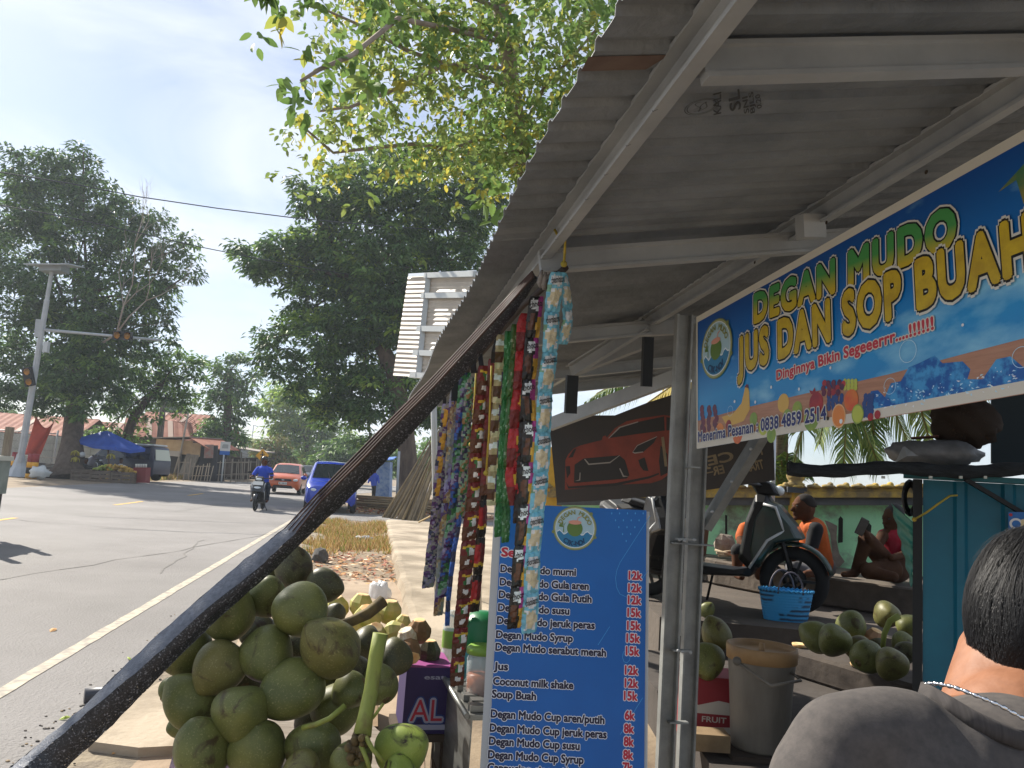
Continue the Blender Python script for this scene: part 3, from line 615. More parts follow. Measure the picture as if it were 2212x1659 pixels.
# ------------------------------------------------------------ the shade net rolled on its sloping pole
def net():
    A = [(1150, 586), (1085, 655), (1008, 738), (929, 822), (823, 926), (780, 970), (685, 1066), (613, 1142), (530, 1208), (410, 1310), (280, 1427), (178, 1530), (66, 1622), (15, 1662), (-160, 1800)]
    B = [(1152, 596), (1092, 665), (1015, 750), (937, 835), (832, 940), (790, 985), (695, 1080), (640, 1150), (555, 1231), (435, 1324), (311, 1439), (191, 1537), (79, 1635), (45, 1665), (-120, 1810)]
    Cc = [(1160, 604), (1110, 680), (1040, 765), (958, 862), (856, 972), (812, 1018), (735, 1095), (695, 1130), (595, 1228), (473, 1334), (357, 1448), (243, 1566), (142, 1659), (122, 1682), (-60, 1840)]
    D = [2.46, 2.55, 2.62, 2.70, 2.76, 2.78, 2.80, 2.80, 2.78, 2.70, 2.62, 2.55, 2.48, 2.45, 2.4]
    t = thing('shade_net', P(178, 1530, 2.55) * 1.0, 'black shade net rolled along a sloping pole from roof corner down past the coconuts', 'shade net')
    m = bpy.data.materials.new('black_shade_net'); m.use_nodes = True; nt = m.node_tree; N = nt.nodes.new; L = nt.links.new; b = nt.nodes['Principled BSDF']
    tc = N('ShaderNodeTexCoord'); n = N('ShaderNodeTexNoise'); n.inputs['Scale'].default_value = 150; n.inputs['Detail'].default_value = 3; L(tc.outputs['Object'], n.inputs['Vector'])
    r = N('ShaderNodeValToRGB'); r.color_ramp.elements[0].position = .56; r.color_ramp.elements[1].position = .70; r.color_ramp.elements[0].color = (*C3('23252a'), 1); r.color_ramp.elements[1].color = (*C3('7c7e84'), 1); L(n.outputs[0], r.inputs[0]); L(r.outputs[0], b.inputs['Base Color']); b.inputs['Roughness'].default_value = .45  # pale specks in the colour stand in for the net's sparkle
    n2 = N('ShaderNodeTexNoise'); n2.inputs['Scale'].default_value = 260; n2.inputs['Detail'].default_value = 1; L(tc.outputs['Object'], n2.inputs['Vector'])
    r2 = N('ShaderNodeValToRGB'); r2.color_ramp.elements[0].position = .60; r2.color_ramp.elements[1].position = .68; r2.color_ramp.elements[0].color = (1, 1, 1, 1); r2.color_ramp.elements[1].color = (.15, .15, .15, 1); L(n2.outputs[0], r2.inputs[0]); L(r2.outputs[0], b.inputs['Alpha'])
    grey = mat('net_top_fold', '565a63', .5, c2='6c717b', scale=60, bump=.3)
    a = [P(*x, d + .02) for x, d in zip(A, D)]; bb = [P(*x, d - .03) for x, d in zip(B, D)]; c = [P(*x, d + .01) for x, d in zip(Cc, D)]
    mb = MB(); k = len(a)
    def band(p, q, i0, i1, mi):
        vs = []; S = 6; n = (i1 - i0) * S
        for j in range(n + 1):
            s = j / S; i = min(int(s), i1 - i0 - 1); f = s - i
            x = p[i0 + i].lerp(p[i0 + i + 1], f); y = q[i0 + i].lerp(q[i0 + i + 1], f)
            for e in range(4): vs.append(x.lerp(y, e / 3) + Vector((U(-1, 1), U(-1, 1), U(-1, 1))) * .0025 + (CAM - x).normalized() * (.012 * sin(pi * e / 3)))
        mb.add(vs, [(j * 4 + e, j * 4 + e + 1, j * 4 + 5 + e, j * 4 + 4 + e) for j in range(n) for e in range(3)], mi, True)
    band(bb, c, 0, k - 1, 0); band(a, bb, 6, k - 1, 1); band(a, c, 0, k - 1, 0)
    mb.build('net_fold', [m, grey], t)
    mb = MB()
    for e in (0.05, .38, .7, 1.0):
        mb.tube([a[i].lerp(bb[i], e) - (a[i] - CAM).normalized() * .012 for i in range(8)], [.0042] * 6 + [.0035, .002], 6)
    mb.build('hem_cord', mat('brown_cord', '3a2a26', .6, c2='553e36', scale=12), t)
    mb = MB(); mb.tube([bb[i].lerp(c[i], .35) + (a[i] - CAM).normalized() * .03 for i in range(k)], .013, 8)
    mb.build('pole', mat('pole_steel', '4a4c50', .5, .3), t)
net()
# ------------------------------------------------------------ coconuts
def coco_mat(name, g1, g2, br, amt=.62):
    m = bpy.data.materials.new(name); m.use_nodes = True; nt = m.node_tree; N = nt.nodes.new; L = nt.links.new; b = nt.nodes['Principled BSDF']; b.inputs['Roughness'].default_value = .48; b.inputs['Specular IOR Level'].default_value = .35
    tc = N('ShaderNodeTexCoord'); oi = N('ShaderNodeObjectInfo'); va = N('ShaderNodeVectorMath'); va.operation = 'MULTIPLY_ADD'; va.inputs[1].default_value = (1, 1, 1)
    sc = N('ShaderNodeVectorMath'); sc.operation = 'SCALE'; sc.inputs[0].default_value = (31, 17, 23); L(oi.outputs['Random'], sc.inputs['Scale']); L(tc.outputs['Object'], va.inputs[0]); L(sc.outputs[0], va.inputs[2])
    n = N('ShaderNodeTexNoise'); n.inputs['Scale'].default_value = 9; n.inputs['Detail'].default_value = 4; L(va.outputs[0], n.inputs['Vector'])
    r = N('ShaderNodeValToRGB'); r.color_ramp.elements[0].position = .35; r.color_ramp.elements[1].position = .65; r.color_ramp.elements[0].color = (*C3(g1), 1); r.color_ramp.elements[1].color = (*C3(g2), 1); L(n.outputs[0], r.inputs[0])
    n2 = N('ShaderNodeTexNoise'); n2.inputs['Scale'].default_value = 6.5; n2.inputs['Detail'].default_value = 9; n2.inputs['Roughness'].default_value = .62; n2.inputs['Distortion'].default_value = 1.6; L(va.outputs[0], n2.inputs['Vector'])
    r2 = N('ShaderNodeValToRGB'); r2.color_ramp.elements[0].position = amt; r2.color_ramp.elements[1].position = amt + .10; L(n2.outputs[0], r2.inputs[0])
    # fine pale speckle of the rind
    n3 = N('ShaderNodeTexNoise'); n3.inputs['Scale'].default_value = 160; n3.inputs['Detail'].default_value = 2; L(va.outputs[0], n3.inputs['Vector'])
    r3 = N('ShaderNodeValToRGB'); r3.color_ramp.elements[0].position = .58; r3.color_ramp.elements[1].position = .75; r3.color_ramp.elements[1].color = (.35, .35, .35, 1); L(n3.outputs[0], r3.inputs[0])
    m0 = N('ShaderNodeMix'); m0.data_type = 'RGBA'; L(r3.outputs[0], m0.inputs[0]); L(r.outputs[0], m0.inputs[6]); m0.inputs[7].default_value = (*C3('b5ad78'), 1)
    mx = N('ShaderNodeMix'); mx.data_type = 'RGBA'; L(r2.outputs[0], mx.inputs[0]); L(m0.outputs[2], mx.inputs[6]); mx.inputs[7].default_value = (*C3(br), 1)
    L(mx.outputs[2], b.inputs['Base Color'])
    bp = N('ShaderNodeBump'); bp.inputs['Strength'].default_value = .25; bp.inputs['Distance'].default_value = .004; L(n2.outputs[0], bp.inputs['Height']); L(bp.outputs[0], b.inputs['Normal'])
    return m
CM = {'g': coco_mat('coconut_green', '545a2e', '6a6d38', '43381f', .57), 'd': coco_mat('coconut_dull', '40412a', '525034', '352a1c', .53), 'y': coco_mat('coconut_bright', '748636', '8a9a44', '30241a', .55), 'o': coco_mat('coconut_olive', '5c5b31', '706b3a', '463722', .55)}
M_calyx = mat('coconut_calyx', '6b5a3a', .8, c2='4c3c26', scale=30, bump=.4)
def coco_mesh(seed, m):
    rr = random.Random(seed); a0 = rr.uniform(0, 6); ph = rr.uniform(0, 6); mb = MB()
    def fn(p):
        a = math.atan2(p.y, p.x); s = math.sqrt(p.x * p.x + p.y * p.y); z = p.z
        k = 1 + .075 * s * cos(3 * (a - a0)) + .02 * sin(2 * a + ph + z * 2) + .012 * sin(5 * a + ph * 2 + 3 * z)
        taper = 1 - .10 * z - .06 * max(0, z) ** 3
        zz = z * (1.20 if z > 0 else 1.03) + (.07 * max(0, (z - .86) / .14) ** 1.5 if z > .86 else 0)
        if z < -.93: zz += .12 * (-.93 - z) / .07 * .6
        return Vector((p.x * k * taper, p.y * k * taper, zz))
    mb.ell((0, 0, 0), .1, None, 40, 24, 0, fn)
    # the withered calyx where the stalk was
    for k in range(6):
        a = k * pi / 3 + .3; r1, r2 = .012, .030
        q = [Vector((cos(a + d) * r, sin(a + d) * r, -.1 + z)) for r, d, z in ((r1, -.5, -.0), (r1, .5, -.0), (r2, .42, .010), (r2 * 1.15, 0, .014), (r2, -.42, .010))]
        mb.add([Vector((v.x, v.y, v.z - .004)) for v in q], [(0, 1, 2, 3, 4)], 1, True)
    return mb.build('coconut', [m, M_calyx], org=(0, 0, 0))
CPROTO = {}
def coconut(u, v, rpx, kind, label, group, d=None, axis=None, rr=.1):
    d = d or rr * FP / rpx; s = rpx * d / FP / .1
    key = (kind, int(R() * 3))
    if key in CPROTO: o = CPROTO[key].copy(); COL.objects.link(o)
    else: o = coco_mesh(hash(key[1]) + ord(kind), CM[kind]); CPROTO[key] = o
    o.location = P(u, v, d); ORG[o.name] = Vector(o.location)
    ax = Vector(axis) if axis else Vector((U(-1, 1), U(-1, .6), U(-.6, .9)))
    o.rotation_euler = (orient(ax) @ Matrix.Rotation(U(0, 6), 3, 'Z')).to_euler(); o.scale = (s, s, s * U(.95, 1.05))
    return tag(o, label, 'coconut', group)
GP = 'green coconuts heaped on the low bench'
def Z3(x, y): return 274.3 + .3224 * x, 1124.5 + .3224 * y
pile = [
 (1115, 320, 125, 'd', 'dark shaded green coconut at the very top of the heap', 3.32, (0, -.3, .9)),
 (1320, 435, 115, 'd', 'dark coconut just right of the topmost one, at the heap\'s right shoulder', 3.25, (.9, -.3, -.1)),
 (940, 510, 132, 'g', 'green coconut with pale speckled crown below left of the topmost one', 3.05, (.2, -.5, .8)),
 (1160, 600, 178, 'g', 'big round green coconut with brown crescent scar, front of the second tier', 2.88, (.8, -.5, -.2)),
 (680, 620, 172, 'g', 'green coconut with a dark vertical scab touching the net', 2.90, (0, -.3, .9)),
 (410, 880, 160, 'g', 'leftmost green coconut under the net edge', 2.92, (-.6, -.5, -.2)),
 (615, 975, 168, 'o', 'egg shaped olive coconut with rust brown top, right of the leftmost one', 2.80, (-.3, -.5, -.7)),
 (940, 895, 176, 'g', 'green coconut with pale pitted top in the centre of the heap', 2.84, (.5, -.8, -.5)),
 (1370, 855, 186, 'o', 'yellow green coconut with small brown patches on the right of the heap', 2.80, (-.6, -.3, .6)),
 (1115, 1135, 195, 'g', 'large smooth dark green coconut below the centre one', 2.76, (-.6, -.5, -.3)),
 (430, 1215, 170, 'g', 'green coconut on the left side with sunlit upper left rim', 2.78, (-.6, -.2, .6)),
 (765, 1290, 186, 'g', 'pointed green coconut with ridged tip facing the viewer', 2.66, (.3, -.8, .35)),
 (310, 1140, 90, 'g', 'green coconut half hidden behind the sunlit left one', 3.00, None),
 (500, 1540, 192, 'g', 'green coconut at the bottom left corner of the heap', 2.62, (-.2, -.3, .9)),
 (880, 1540, 188, 'g', 'dark green coconut in the bottom row below the pointed one', 2.64, (0, -.5, .8)),
 (1255, 1530, 182, 'g', 'green coconut with a brown scratch left of the cut stalk', 2.66, (.4, -.6, .5)),
 (1400, 1250, 165, 'g', 'shadowy green coconut behind the thin side stalk', 2.92, (.6, -.2, .5)),
 (1540, 1040, 122, 'd', 'dull green striped coconut left of the upright stalk', 3.0, (-.3, -.6, .5)),
 (1500, 1140, 118, 'g', 'grey green coconut with a shadow disc beside the upright stalk', 2.86, None),
 (1690, 1100, 128, 'g', 'dusty green coconut right behind the upright stalk', 2.95, None),
 (1790, 920, 122, 'd', 'dark olive coconut right of the stalk near the purple carton', 3.15, None),
 (1840, 1530, 172, 'y', 'bright yellow green coconut with black scabs at bottom right', 2.55, (.6, -.5, .4)),
 (1500, 1620, 135, 'g', 'green coconut below the cut end of the stalk', 2.5, None),
 (1180, 1660, 118, 'o', 'brownish coconut top cut by the bottom of the picture', 2.5, None),
 (385, 1370, 95, 'g', 'green coconut in shade between the left one and bottom corner one', 2.9, None),
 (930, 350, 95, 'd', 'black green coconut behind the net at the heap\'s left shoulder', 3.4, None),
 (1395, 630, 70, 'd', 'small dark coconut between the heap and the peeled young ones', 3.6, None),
 (1330, 1040, 120, 'o', 'yellow tinged coconut wedged below the right hand one', 3.05, None),
 (1820, 1690, 110, 'y', 'pale yellow green coconut cut off at the lower right edge', 2.45, None),
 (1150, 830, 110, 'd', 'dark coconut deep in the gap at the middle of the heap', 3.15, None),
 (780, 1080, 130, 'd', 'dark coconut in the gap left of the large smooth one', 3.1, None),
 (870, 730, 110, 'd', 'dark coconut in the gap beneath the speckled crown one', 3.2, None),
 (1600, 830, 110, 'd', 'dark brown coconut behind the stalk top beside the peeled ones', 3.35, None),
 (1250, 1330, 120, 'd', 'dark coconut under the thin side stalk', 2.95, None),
]
for x, y, r, k, lab, d, ax in pile: coconut(*Z3(x, y), r * .3224, k, lab, GP, d, ax)
# support: low bench below the heap
def bench():
    t = thing('low_bench', G(560, 1640, .0), 'low plank bench under the coconut heap with purple cloth at its left corner', 'bench')
    z = .30; a, b = G(375, 1650, z), G(905, 1655, z); c, d = W3(.02, 3.9, z), W3(-.72, 3.7, z)
    a2 = a + (a - d) * .35; b2 = b + (b - c) * .35
    m = mat('old_plank', '8c8378', .85, c2='6a6054', scale=3, stretch=(1, 8, 1), bump=.3)
    MB().slab([a2, b2, c, d], (0, 0, -.05)).build('bench_top', m, t)
    for p in (a2, b2, c, d):
        q = p.lerp((a2 + c) / 2, .1); MB().beam(q - UP * .05, Vector((q.x, q.y, 0)), .07, .07, QD).build('leg', m, t)
    MB().slab([a2 + UP * .002 - PD * .01, a2.lerp(b2, .35) + UP * .002, d.lerp(c, .35) + UP * .002, d + UP * .002 - PD * .01], (0, 0, .006)).slab([a2 - PD * .012, a2 - PD * .012 - UP * .16, d - PD * .012 - UP * .2, d - PD * .012], PD * .006).build('cloth', mat('purple_cloth', '6a5066', .8, c2='95808e', scale=9), t)
bench()
# the cut fruit stalk lying on the heap
def stalk():
    g = mat('fruit_stalk', '838c40', .6, c2='6a5c38', scale=14, stretch=(1, 1, .35), lo=.52, hi=.72, bump=.2); dk = mat('stalk_dark', '4a3f2a', .8, c2='6a5a34', scale=25)
    t = thing('coconut_stalk', P(783, 1590, 2.5), 'thick yellow green cut coconut stalk standing in front of the heap', 'stalk')
    mb = MB(); pts = [(822, 1368, 2.62), (812, 1420, 2.6), (802, 1490, 2.56), (790, 1545, 2.5), (782, 1590, 2.46)]
    q = [P(*p) for p in pts]; mb.tube(q, [.026, .025, .025, .025, .030], 10, 0); mb.build('stem', g, t)
    mb = MB()
    for k in range(40): mb.ell(P(775 + U(-22, 22), 1620 + U(-35, 30), 2.44 + U(-.03, .03)), U(.006, .016), orient((U(-1, 1), U(-1, 1), 1)), 6, 4)
    mb.build('flower_stub', dk, t)
    for pts, r in (([(745, 1525, 2.56), (712, 1552, 2.52), (680, 1566, 2.52), (655, 1572, 2.55)], .009), ([(796, 1560, 2.5), (810, 1545, 2.5), (828, 1520, 2.5)], .005), ([(790, 1592, 2.42), (806, 1620, 2.4), (828, 1645, 2.4)], .007), ([(780, 1610, 2.42), (792, 1640, 2.4), (800, 1665, 2.4)], .007)):
        MB().tube([P(*p) for p in pts], [r * 1.2] + [r] * (len(pts) - 1), 8).build('side_stem', g, t)
    t = thing('coconut_stalk', P(780, 1330, 3.0), 'dark curved flat stalk sticking out right over the peeled young coconuts', 'stalk')
    mb = MB(); mb.tube([P(*p) for p in ((725, 1350, 2.95), (760, 1342, 3.0), (795, 1325, 3.05), (828, 1298, 3.1))], [.012, .020, .024, .026], 8); mb.build('stem', dk, t)
stalk()
# peeled young coconuts
M_peel = mat('peeled_husk', '95994a', .65, c2='b9a466', scale=16); M_cut = mat('cut_flesh_orange', 'd9a066', .7, c2='e6d3a0', scale=18); M_white = mat('husk_white', 'e3dcc6', .8, c2='b99a78', scale=30, bump=.4); M_husk = mat('brown_husk', '8a6a48', .85, c2='6a4c30', scale=14, bump=.4)
def young(u, v, rpx, d, label, mats, tilt=(0, 0, 1), top=.55, grp='peeled young coconuts on the crate'):
    r = rpx * d / FP; o = P(u, v, d); m = orient(Vector(tilt).normalized()); mb = MB(); n = 8
    mb.lathe(o, [(.0, -.95 * r), (.55 * r, -.9 * r), (.92 * r, -.5 * r), (1.0 * r, -.05 * r), (.97 * r, .25 * r), (top * r, .85 * r)], n, m, 0, False)
    mb.lathe(o, [(top * r, .85 * r), (top * .9 * r, .90 * r), (.0, .90 * r)], n, m, 1, False)
    return tag(mb.build('young_coconut', mats, org=o), label, 'coconut', grp)
for x, y, r, lab, tl in ((1410, 580, 78, 'leftmost peeled young coconut beside the dark heap', (-.2, -.2, 1)), (1570, 565, 80, 'back middle peeled young coconut catching the sun', (.1, 0, 1)), (1762, 610, 82, 'tall peeled young coconut with flat orange cut top behind the dark flat stalk', (.05, -.1, 1)), (1605, 665, 100, 'large peeled young coconut under the dark flat stalk', (.1, -.3, 1)), (1795, 745, 75, 'peeled young coconut lying with its pointed end to the left', (.9, -.3, .4)), (1850, 680, 52, 'small round yellow young coconut at the right end of the crate', (.2, 0, 1)), (1660, 760, 80, 'peeled young coconut lowest in front, behind the stalk end', (.2, -.6, .8)), (1510, 720, 60, 'peeled young coconut low on the left with an orange cut', (-.4, -.6, .6))):
    young(*Z3(x, y), r * .3224, 4.3 - (y - 560) * .0022, lab, [M_peel, M_cut], tl)
young(905, 1362, 27, 3.45, 'brown husked coconut with chopped facets standing on the purple carton', [M_husk, M_cut], (0, -.2, 1), .5, 'husked coconuts on the purple carton')
young(880, 1378, 22, 3.4, 'white fibrous opened coconut on the purple carton', [M_white, M_white], (-.3, -.3, 1), .7, 'husked coconuts on the purple carton')
young(884, 1405, 26, 3.36, 'dark halved coconut husk at the front of the purple carton', [M_husk, M_cut], (.2, -.5, -.4), .8, 'husked coconuts on the purple carton')
young(925, 1408, 27, 3.5, 'dark green cut coconut at the back right of the purple carton', [CM['d'], M_cut], (0, 0, 1), .6, 'husked coconuts on the purple carton')
def crate():
    t = thing('low_crate', W3(-.2, 4.6, 0), 'low wooden crate holding the peeled young coconuts', 'crate'); m = mat('crate_wood', '8a7458', .85, c2='6c583f', scale=4, bump=.3)
    z = .28; mb = MB(); mb.slab([W3(-.75, 3.75, z), W3(.12, 3.75, z), W3(.12, 4.9, z), W3(-.75, 4.9, z)], (0, 0, -.03)); mb.build('top_board', m, t)
    for k, (a, b) in enumerate((((-.75, 3.75), (.12, 3.75)), ((.12, 3.75), (.12, 4.9)), ((-.75, 3.75), (-.75, 4.9)), ((-.75, 4.9), (.12, 4.9)))):
        for z in (.05, .15): MB().beam(W3(*a, z + .03), W3(*b, z + .03), .02, .08, UP).build('slat', m, t)
    # purple carton under the husks
    o = P(903, 1440, 3.35); M = frame((o.x + .02, o.y + .14, 0), PD + QD * .06, UP); mb = MB(M)
    h = o.z; h0 = .335; mb.box((0, 0, (h + h0) / 2), (.20, .28, h - h0)); t = thing('carton', M.translation, 'purple printed carton between the coconut heap and the steel cart', 'carton')
    mb.build('carton_body', mat('carton_purple', '2c2150', .6, c2='35275a', scale=3), t)
    mb = MB(M); mb.box((0, -.002, h + .001), (.202, .282, .004)); mb.build('lid', mat('carton_magenta', '8a3a78', .6), t)
    pl = Plane(M @ Vector((-.11, -.1415, h)), M.to_3x3() @ Vector((1, 0, 0)), UP); mb = MB(); mm = [mat('carton_white', '9a9cb0', .6), mat('carton_red', 'a82a3c', .6), mat('carton_navy', '1f3a7a', .6)]
    fit_text(mb, pl, "esat", (.09, -.05), (.18, -.05), (.09, -.03), [(.02, 0)], px=False, h0=.002)
    fit_text(mb, pl, "AL", (.04, -.225), (.18, -.225), (.04, -.13), [(.12, 2), (.07, 0), (.0, 1)], px=False, h0=.002)
    mb.add([pl.at(.01, -.262, .0018), pl.at(.21, -.262, .0018), pl.at(.21, -.24, .0018), pl.at(.01, -.24, .0018)], [(0, 1, 2, 3)], 0)
    mb.build('lettering', mm, t)
    # sleeper block that carries it
    mb = MB(M); mb.box((0, 0, .318), (.26, .30, .03)); [mb.box((x, y, .152), (.04, .04, .303)) for x in (-.1, .1) for y in (-.12, .12)]; tag(mb.build('wooden_stool', mat('dark_stool', '4a3e32', .9)), 'dark wooden stool under the purple carton', 'stool')
crate()

# ------------------------------------------------------------ the steel cart and what stands on it
def cart():
    t = thing('steel_cart', W3(.72, 3.2, 0), 'worn stainless steel serving cart behind the hanging sachets', 'cart'); ss = mat('brushed_steel', '8c8d8a', .4, .7, c2='6e6e6a', scale=5, stretch=(1, 1, 6), bump=.05)
    a, b = P(952, 1418, 3.55), P(1024, 1600, 2.74); a.z = b.z = .55; d = (a - b).normalized(); n = d.cross(UP).normalized(); n = n if n.x > 0 else -n; b = b + d * .12; a = a + d * .1
    MB().slab([b, b + n * .20, a + n * .20, a], (0, 0, .02)).build('counter_top', ss, t)
    MB().slab([b + n * .01, a + n * .01, a + n * .01 - UP * .40, b + n * .01 - UP * .40], n * .006).build('side_panel', ss, t)
    MB().slab([a + n * .01, a + n * .19, a + n * .19 - UP * .40, a + n * .01 - UP * .40], d * -.006).build('side_panel', ss, t)
    MB().tube([b - n * .006 + UP * .015, a - n * .006 + UP * .015], .012, 8).build('rim', ss, t)
    for p in (b + n * .03, a + n * .03, a + n * .17, b + n * .17): MB().beam(p - UP * .38, Vector((p.x, p.y, .02)), .035, .035, d).build('leg', ss, t)
    top = .572
    def at(k, s, h=0): return b + d * k + n * s + UP * (top - b.z + h)
    gt = mat('green_plastic', '176a3e', .35); tl = mat('teal_plastic', '2a7f8c', .4); cl = mat('clear_plastic', 'c9d4d8', .15, alpha=.45); lg = mat('lime_plastic', '759a40', .35); og = mat('orange_drink', 'b5683a', .4)
    q = P(1043, 1400, 3.32); q.z = top; tt = thing('storage_tub', q, 'green plastic tub with teal base on the steel cart', 'tub'); MB().lathe(q, [(.0, 0), (.09, 0), (.10, .14), (.102, .15)], 20).build('base', tl, tt); MB().lathe(q, [(.102, .151), (.105, .17), (.095, .26), (.06, .30), (0, .305)], 20).build('lid', gt, tt)
    q = P(1034, 1500, 3.1); q.z = top; tt = thing('jar', q, 'clear plastic jar with lime lid on the steel cart', 'jar'); MB().lathe(q, [(.0, 0), (.055, 0), (.058, .15), (.05, .17)], 18).build('body', cl, tt); MB().lathe(q, [(.0, .002), (.05, .002), (.052, .09), (0, .09)], 14).build('contents', og, tt); MB().lathe(q, [(.05, .171), (.062, .172), (.062, .195), (.05, .205), (0, .205)], 18).build('lid', lg, tt)
    q = at(.80, .06); tt = thing('plastic_jug', q, 'see through plastic jug with green label at the cart corner', 'jug'); MB().lathe(q, [(.0, 0), (.04, 0), (.042, .06), (.039, .065), (.042, .07), (.042, .17), (.025, .21), (.022, .24), (0, .241)], 16).build('body', cl, tt); MB().lathe(q, [(.0435, .07), (.0435, .15)], 16).build('paper_label', lg, tt)
    mb = MB(); mb.slab([P(982, 1470, 3.3), P(1006, 1470, 3.3), P(1012, 1222, 3.25), P(994, 1220, 3.25)], QD * .02); tag(mb.build('black_board', mat('black_board', '17191c', .6)), 'narrow black board standing upright on the steel cart', 'board')
    for k in range(6):
        q = at(.05 + .07 * k, .04 + .02 * (k % 2)); mb = MB(); mb.box(q + UP * .012, (.06, .05, .024), orient(UP, d)); tag(mb.build('metal_tray', ss), 'small steel tray of a stepped row along the cart edge', 'tray', 'steel trays in a row on the cart')
cart()

# ------------------------------------------------------------ strips of sachets hanging from the eave
SM = lambda n, c, **k: mat('foil_' + n, c, .32, spec=.5, c2=tuple(x * .62 for x in C3(c)), scale=38, bump=.5, bscale=45, lo=.42, hi=.7, **k)
F_ = {'lb': SM('light_blue', '7cc4dc'), 'wh': SM('white', 'e4e8ea'), 'cr': SM('cream', 'd9cfae'), 'bk': SM('black', '1a1818'), 'br': SM('brown', '5c3624'), 'go': SM('gold', 'c99a34'), 'mg': SM('magenta', 'a83a86'), 'rd': SM('red', 'a8222a'), 'dr': SM('dark_red', '6e1c20'), 'ye': SM('yellow', 'd6b73a'), 'gn': SM('green', '2a6e38'), 'pg': SM('pale_green', '7aa88a'), 'pu': SM('purple', '54306a'), 'be': SM('beige', 'b7a27c'), 'bl': SM('blue', '2a58a8'), 'na': SM('navy', '27304e'), 'gy': SM('grey', '8a8a88'), 'tn': SM('tan', '94744e'), 'lv': SM('lavender', '8c86a6')}
for _k in F_.values(): pass
GS = 'sachet strips hanging under the eave'
def lerpn(pts, s):
    n = len(pts) - 1; x = min(max(s, 0), 1) * n; i = min(int(x), n - 1); f = x - i
    return tuple(pts[i][k] * (1 - f) + pts[i + 1][k] * f for k in range(len(pts[0])))
def arclen(pts, m=120):
    q = [lerpn(pts, i / m) for i in range(m + 1)]; L = [0]
    for a, b in zip(q, q[1:]): L.append(L[-1] + math.hypot(a[0] - b[0], a[1] - b[1]))
    return q, [x / L[-1] for x in L]
def strip(label, pts, d, wpx, n, pat, txt=None, yaw=.5, d1=None, sub=None, jig=.15, tm=None):
    wpx *= 1.22
    """pat(i, j, k): cell column, row, sachet number -> foil key"""
    q, L = arclen(pts); d1 = d1 or d
    def pos(s):
        s = min(max(s, 0), 1)
        for i in range(len(L) - 1):
            if L[i + 1] >= s: f = (s - L[i]) / max(1e-9, L[i + 1] - L[i]); break
        p = [q[i][k] * (1 - f) + q[i + 1][k] * f for k in (0, 1)]
        return P(p[0], p[1], d + (d1 - d) * s)
    t = thing('sachet_strip', pos(0), label, 'sachets', GS); keys = []
    for k in range(n):
        mb = MB(); s0, s1 = k / n, (k + 1) / n; yw = yaw + U(-jig, jig); keys = list(F_)
        side = (ix * cos(yw) + fwd * sin(yw)).normalized(); w = wpx * d / FP / cos(yw) / 2
        nu, nv = 10, 22; face = side.cross(pos(s0) - pos(s1)).normalized(); face = face if face.dot(CAM - pos(s0)) > 0 else -face
        tw = U(-.25, .25); used = []
        def pt(a, b, back=1):
            c = pos(s0 + (s1 - s0) * b); x = 2 * a - 1; e = sin(pi * b) ** .5 if 0 < b < 1 else 0
            neck = .88 + .12 * e
            bul = .011 * (1 - x * x) * e * back
            cr = .0022 * sin(x * 9 + k * 2 + b * 5) * (1.2 - .5 * e) + .0015 * sin(b * 31 + x * 5 + k)
            return c + side * (w * x * neck) + face * (bul + cr + .008 * tw * x)
        vs = [pt(i / nu, j / nv) for j in range(nv + 1) for i in range(nu + 1)]; vb = [pt(i / nu, j / nv, -.8) - face * .0012 for j in range(nv + 1) for i in range(nu + 1)]
        for j in range(nv):
            for i in range(nu):
                a = j * (nu + 1) + i; wx = (i + .5) / nu + .04 * sin(j * .5 + k * 2.1) + .012 * sin(j * 2.3 + i); wy = (j + .5) / nv + .016 * sin(i * .9 + k * 1.7); ky = pat(min(5, max(0, int(wx * 6))), min(11, max(0, int(wy * 12))), k)
                if ky not in used: used.append(ky)
                mb.add([vs[a], vs[a + 1], vs[a + nu + 2], vs[a + nu + 1]], [(0, 1, 2, 3)], used.index(ky), True)
                mb.add([vb[a], vb[a + nu + 1], vb[a + nu + 2], vb[a + 1]], [(0, 1, 2, 3)], used.index(ky), True)
        # weld the cells so the foil shades smoothly
        if txt:
            c = pos(s0 + (s1 - s0) * .20); dn = (pos(s1) - pos(s0)).normalized(); pl = Plane(c - side * w * .8 + face * .010, side, -dn)
            tk = tm or 'bk'
            if tk not in used: used.append(tk)
            fit_text(mb, pl, txt, (.0, -.012), (w * 1.6, -.004), (0, .010), [(.02, used.index(tk))], px=False, h0=.001)
        o = mb.build('sachet', [F_[x] for x in used], t)
        bm = bmesh.new(); bm.from_mesh(o.data); bmesh.ops.remove_doubles(bm, verts=bm.verts, dist=.00005); bm.to_mesh(o.data); bm.free()
    return t
def pat_lb(i, j, k):
    if j < 1 or j > 10: return 'lb'
    if 1 <= j <= 3: return 'wh' if 1 <= i <= 4 else 'lb'
    if j in (4, 5) and i == 0: return 'pg'
    return 'cr' if (i in (2, 3) and 5 <= j <= 9) or (i in (1, 4) and 6 <= j <= 8) else ('wh' if i in (1, 4) and j > 4 else 'lb')
strip('light blue sachet strip with white labels, longest and nearest of the hanging row', [(1206, 588), (1193, 660), (1189, 750), (1178, 843), (1173, 948), (1167, 1040), (1159, 1118), (1151, 1197), (1148, 1276), (1143, 1368)], 2.42, 29, 9, pat_lb, 'chocolatos', .35)
strip('short light blue strip end folded over the hook at the front', [(1214, 588), (1224, 640), (1227, 690), (1216, 744)], 2.46, 20, 2, pat_lb, None, .7)
def pat_bk(i, j, k):
    if i >= 4: return 'go' if j > 5 else 'mg'
    if 1 <= j <= 3 and 1 <= i <= 3: return 'wh'
    return 'br' if 5 <= j <= 9 and i in (1, 2) else 'bk'
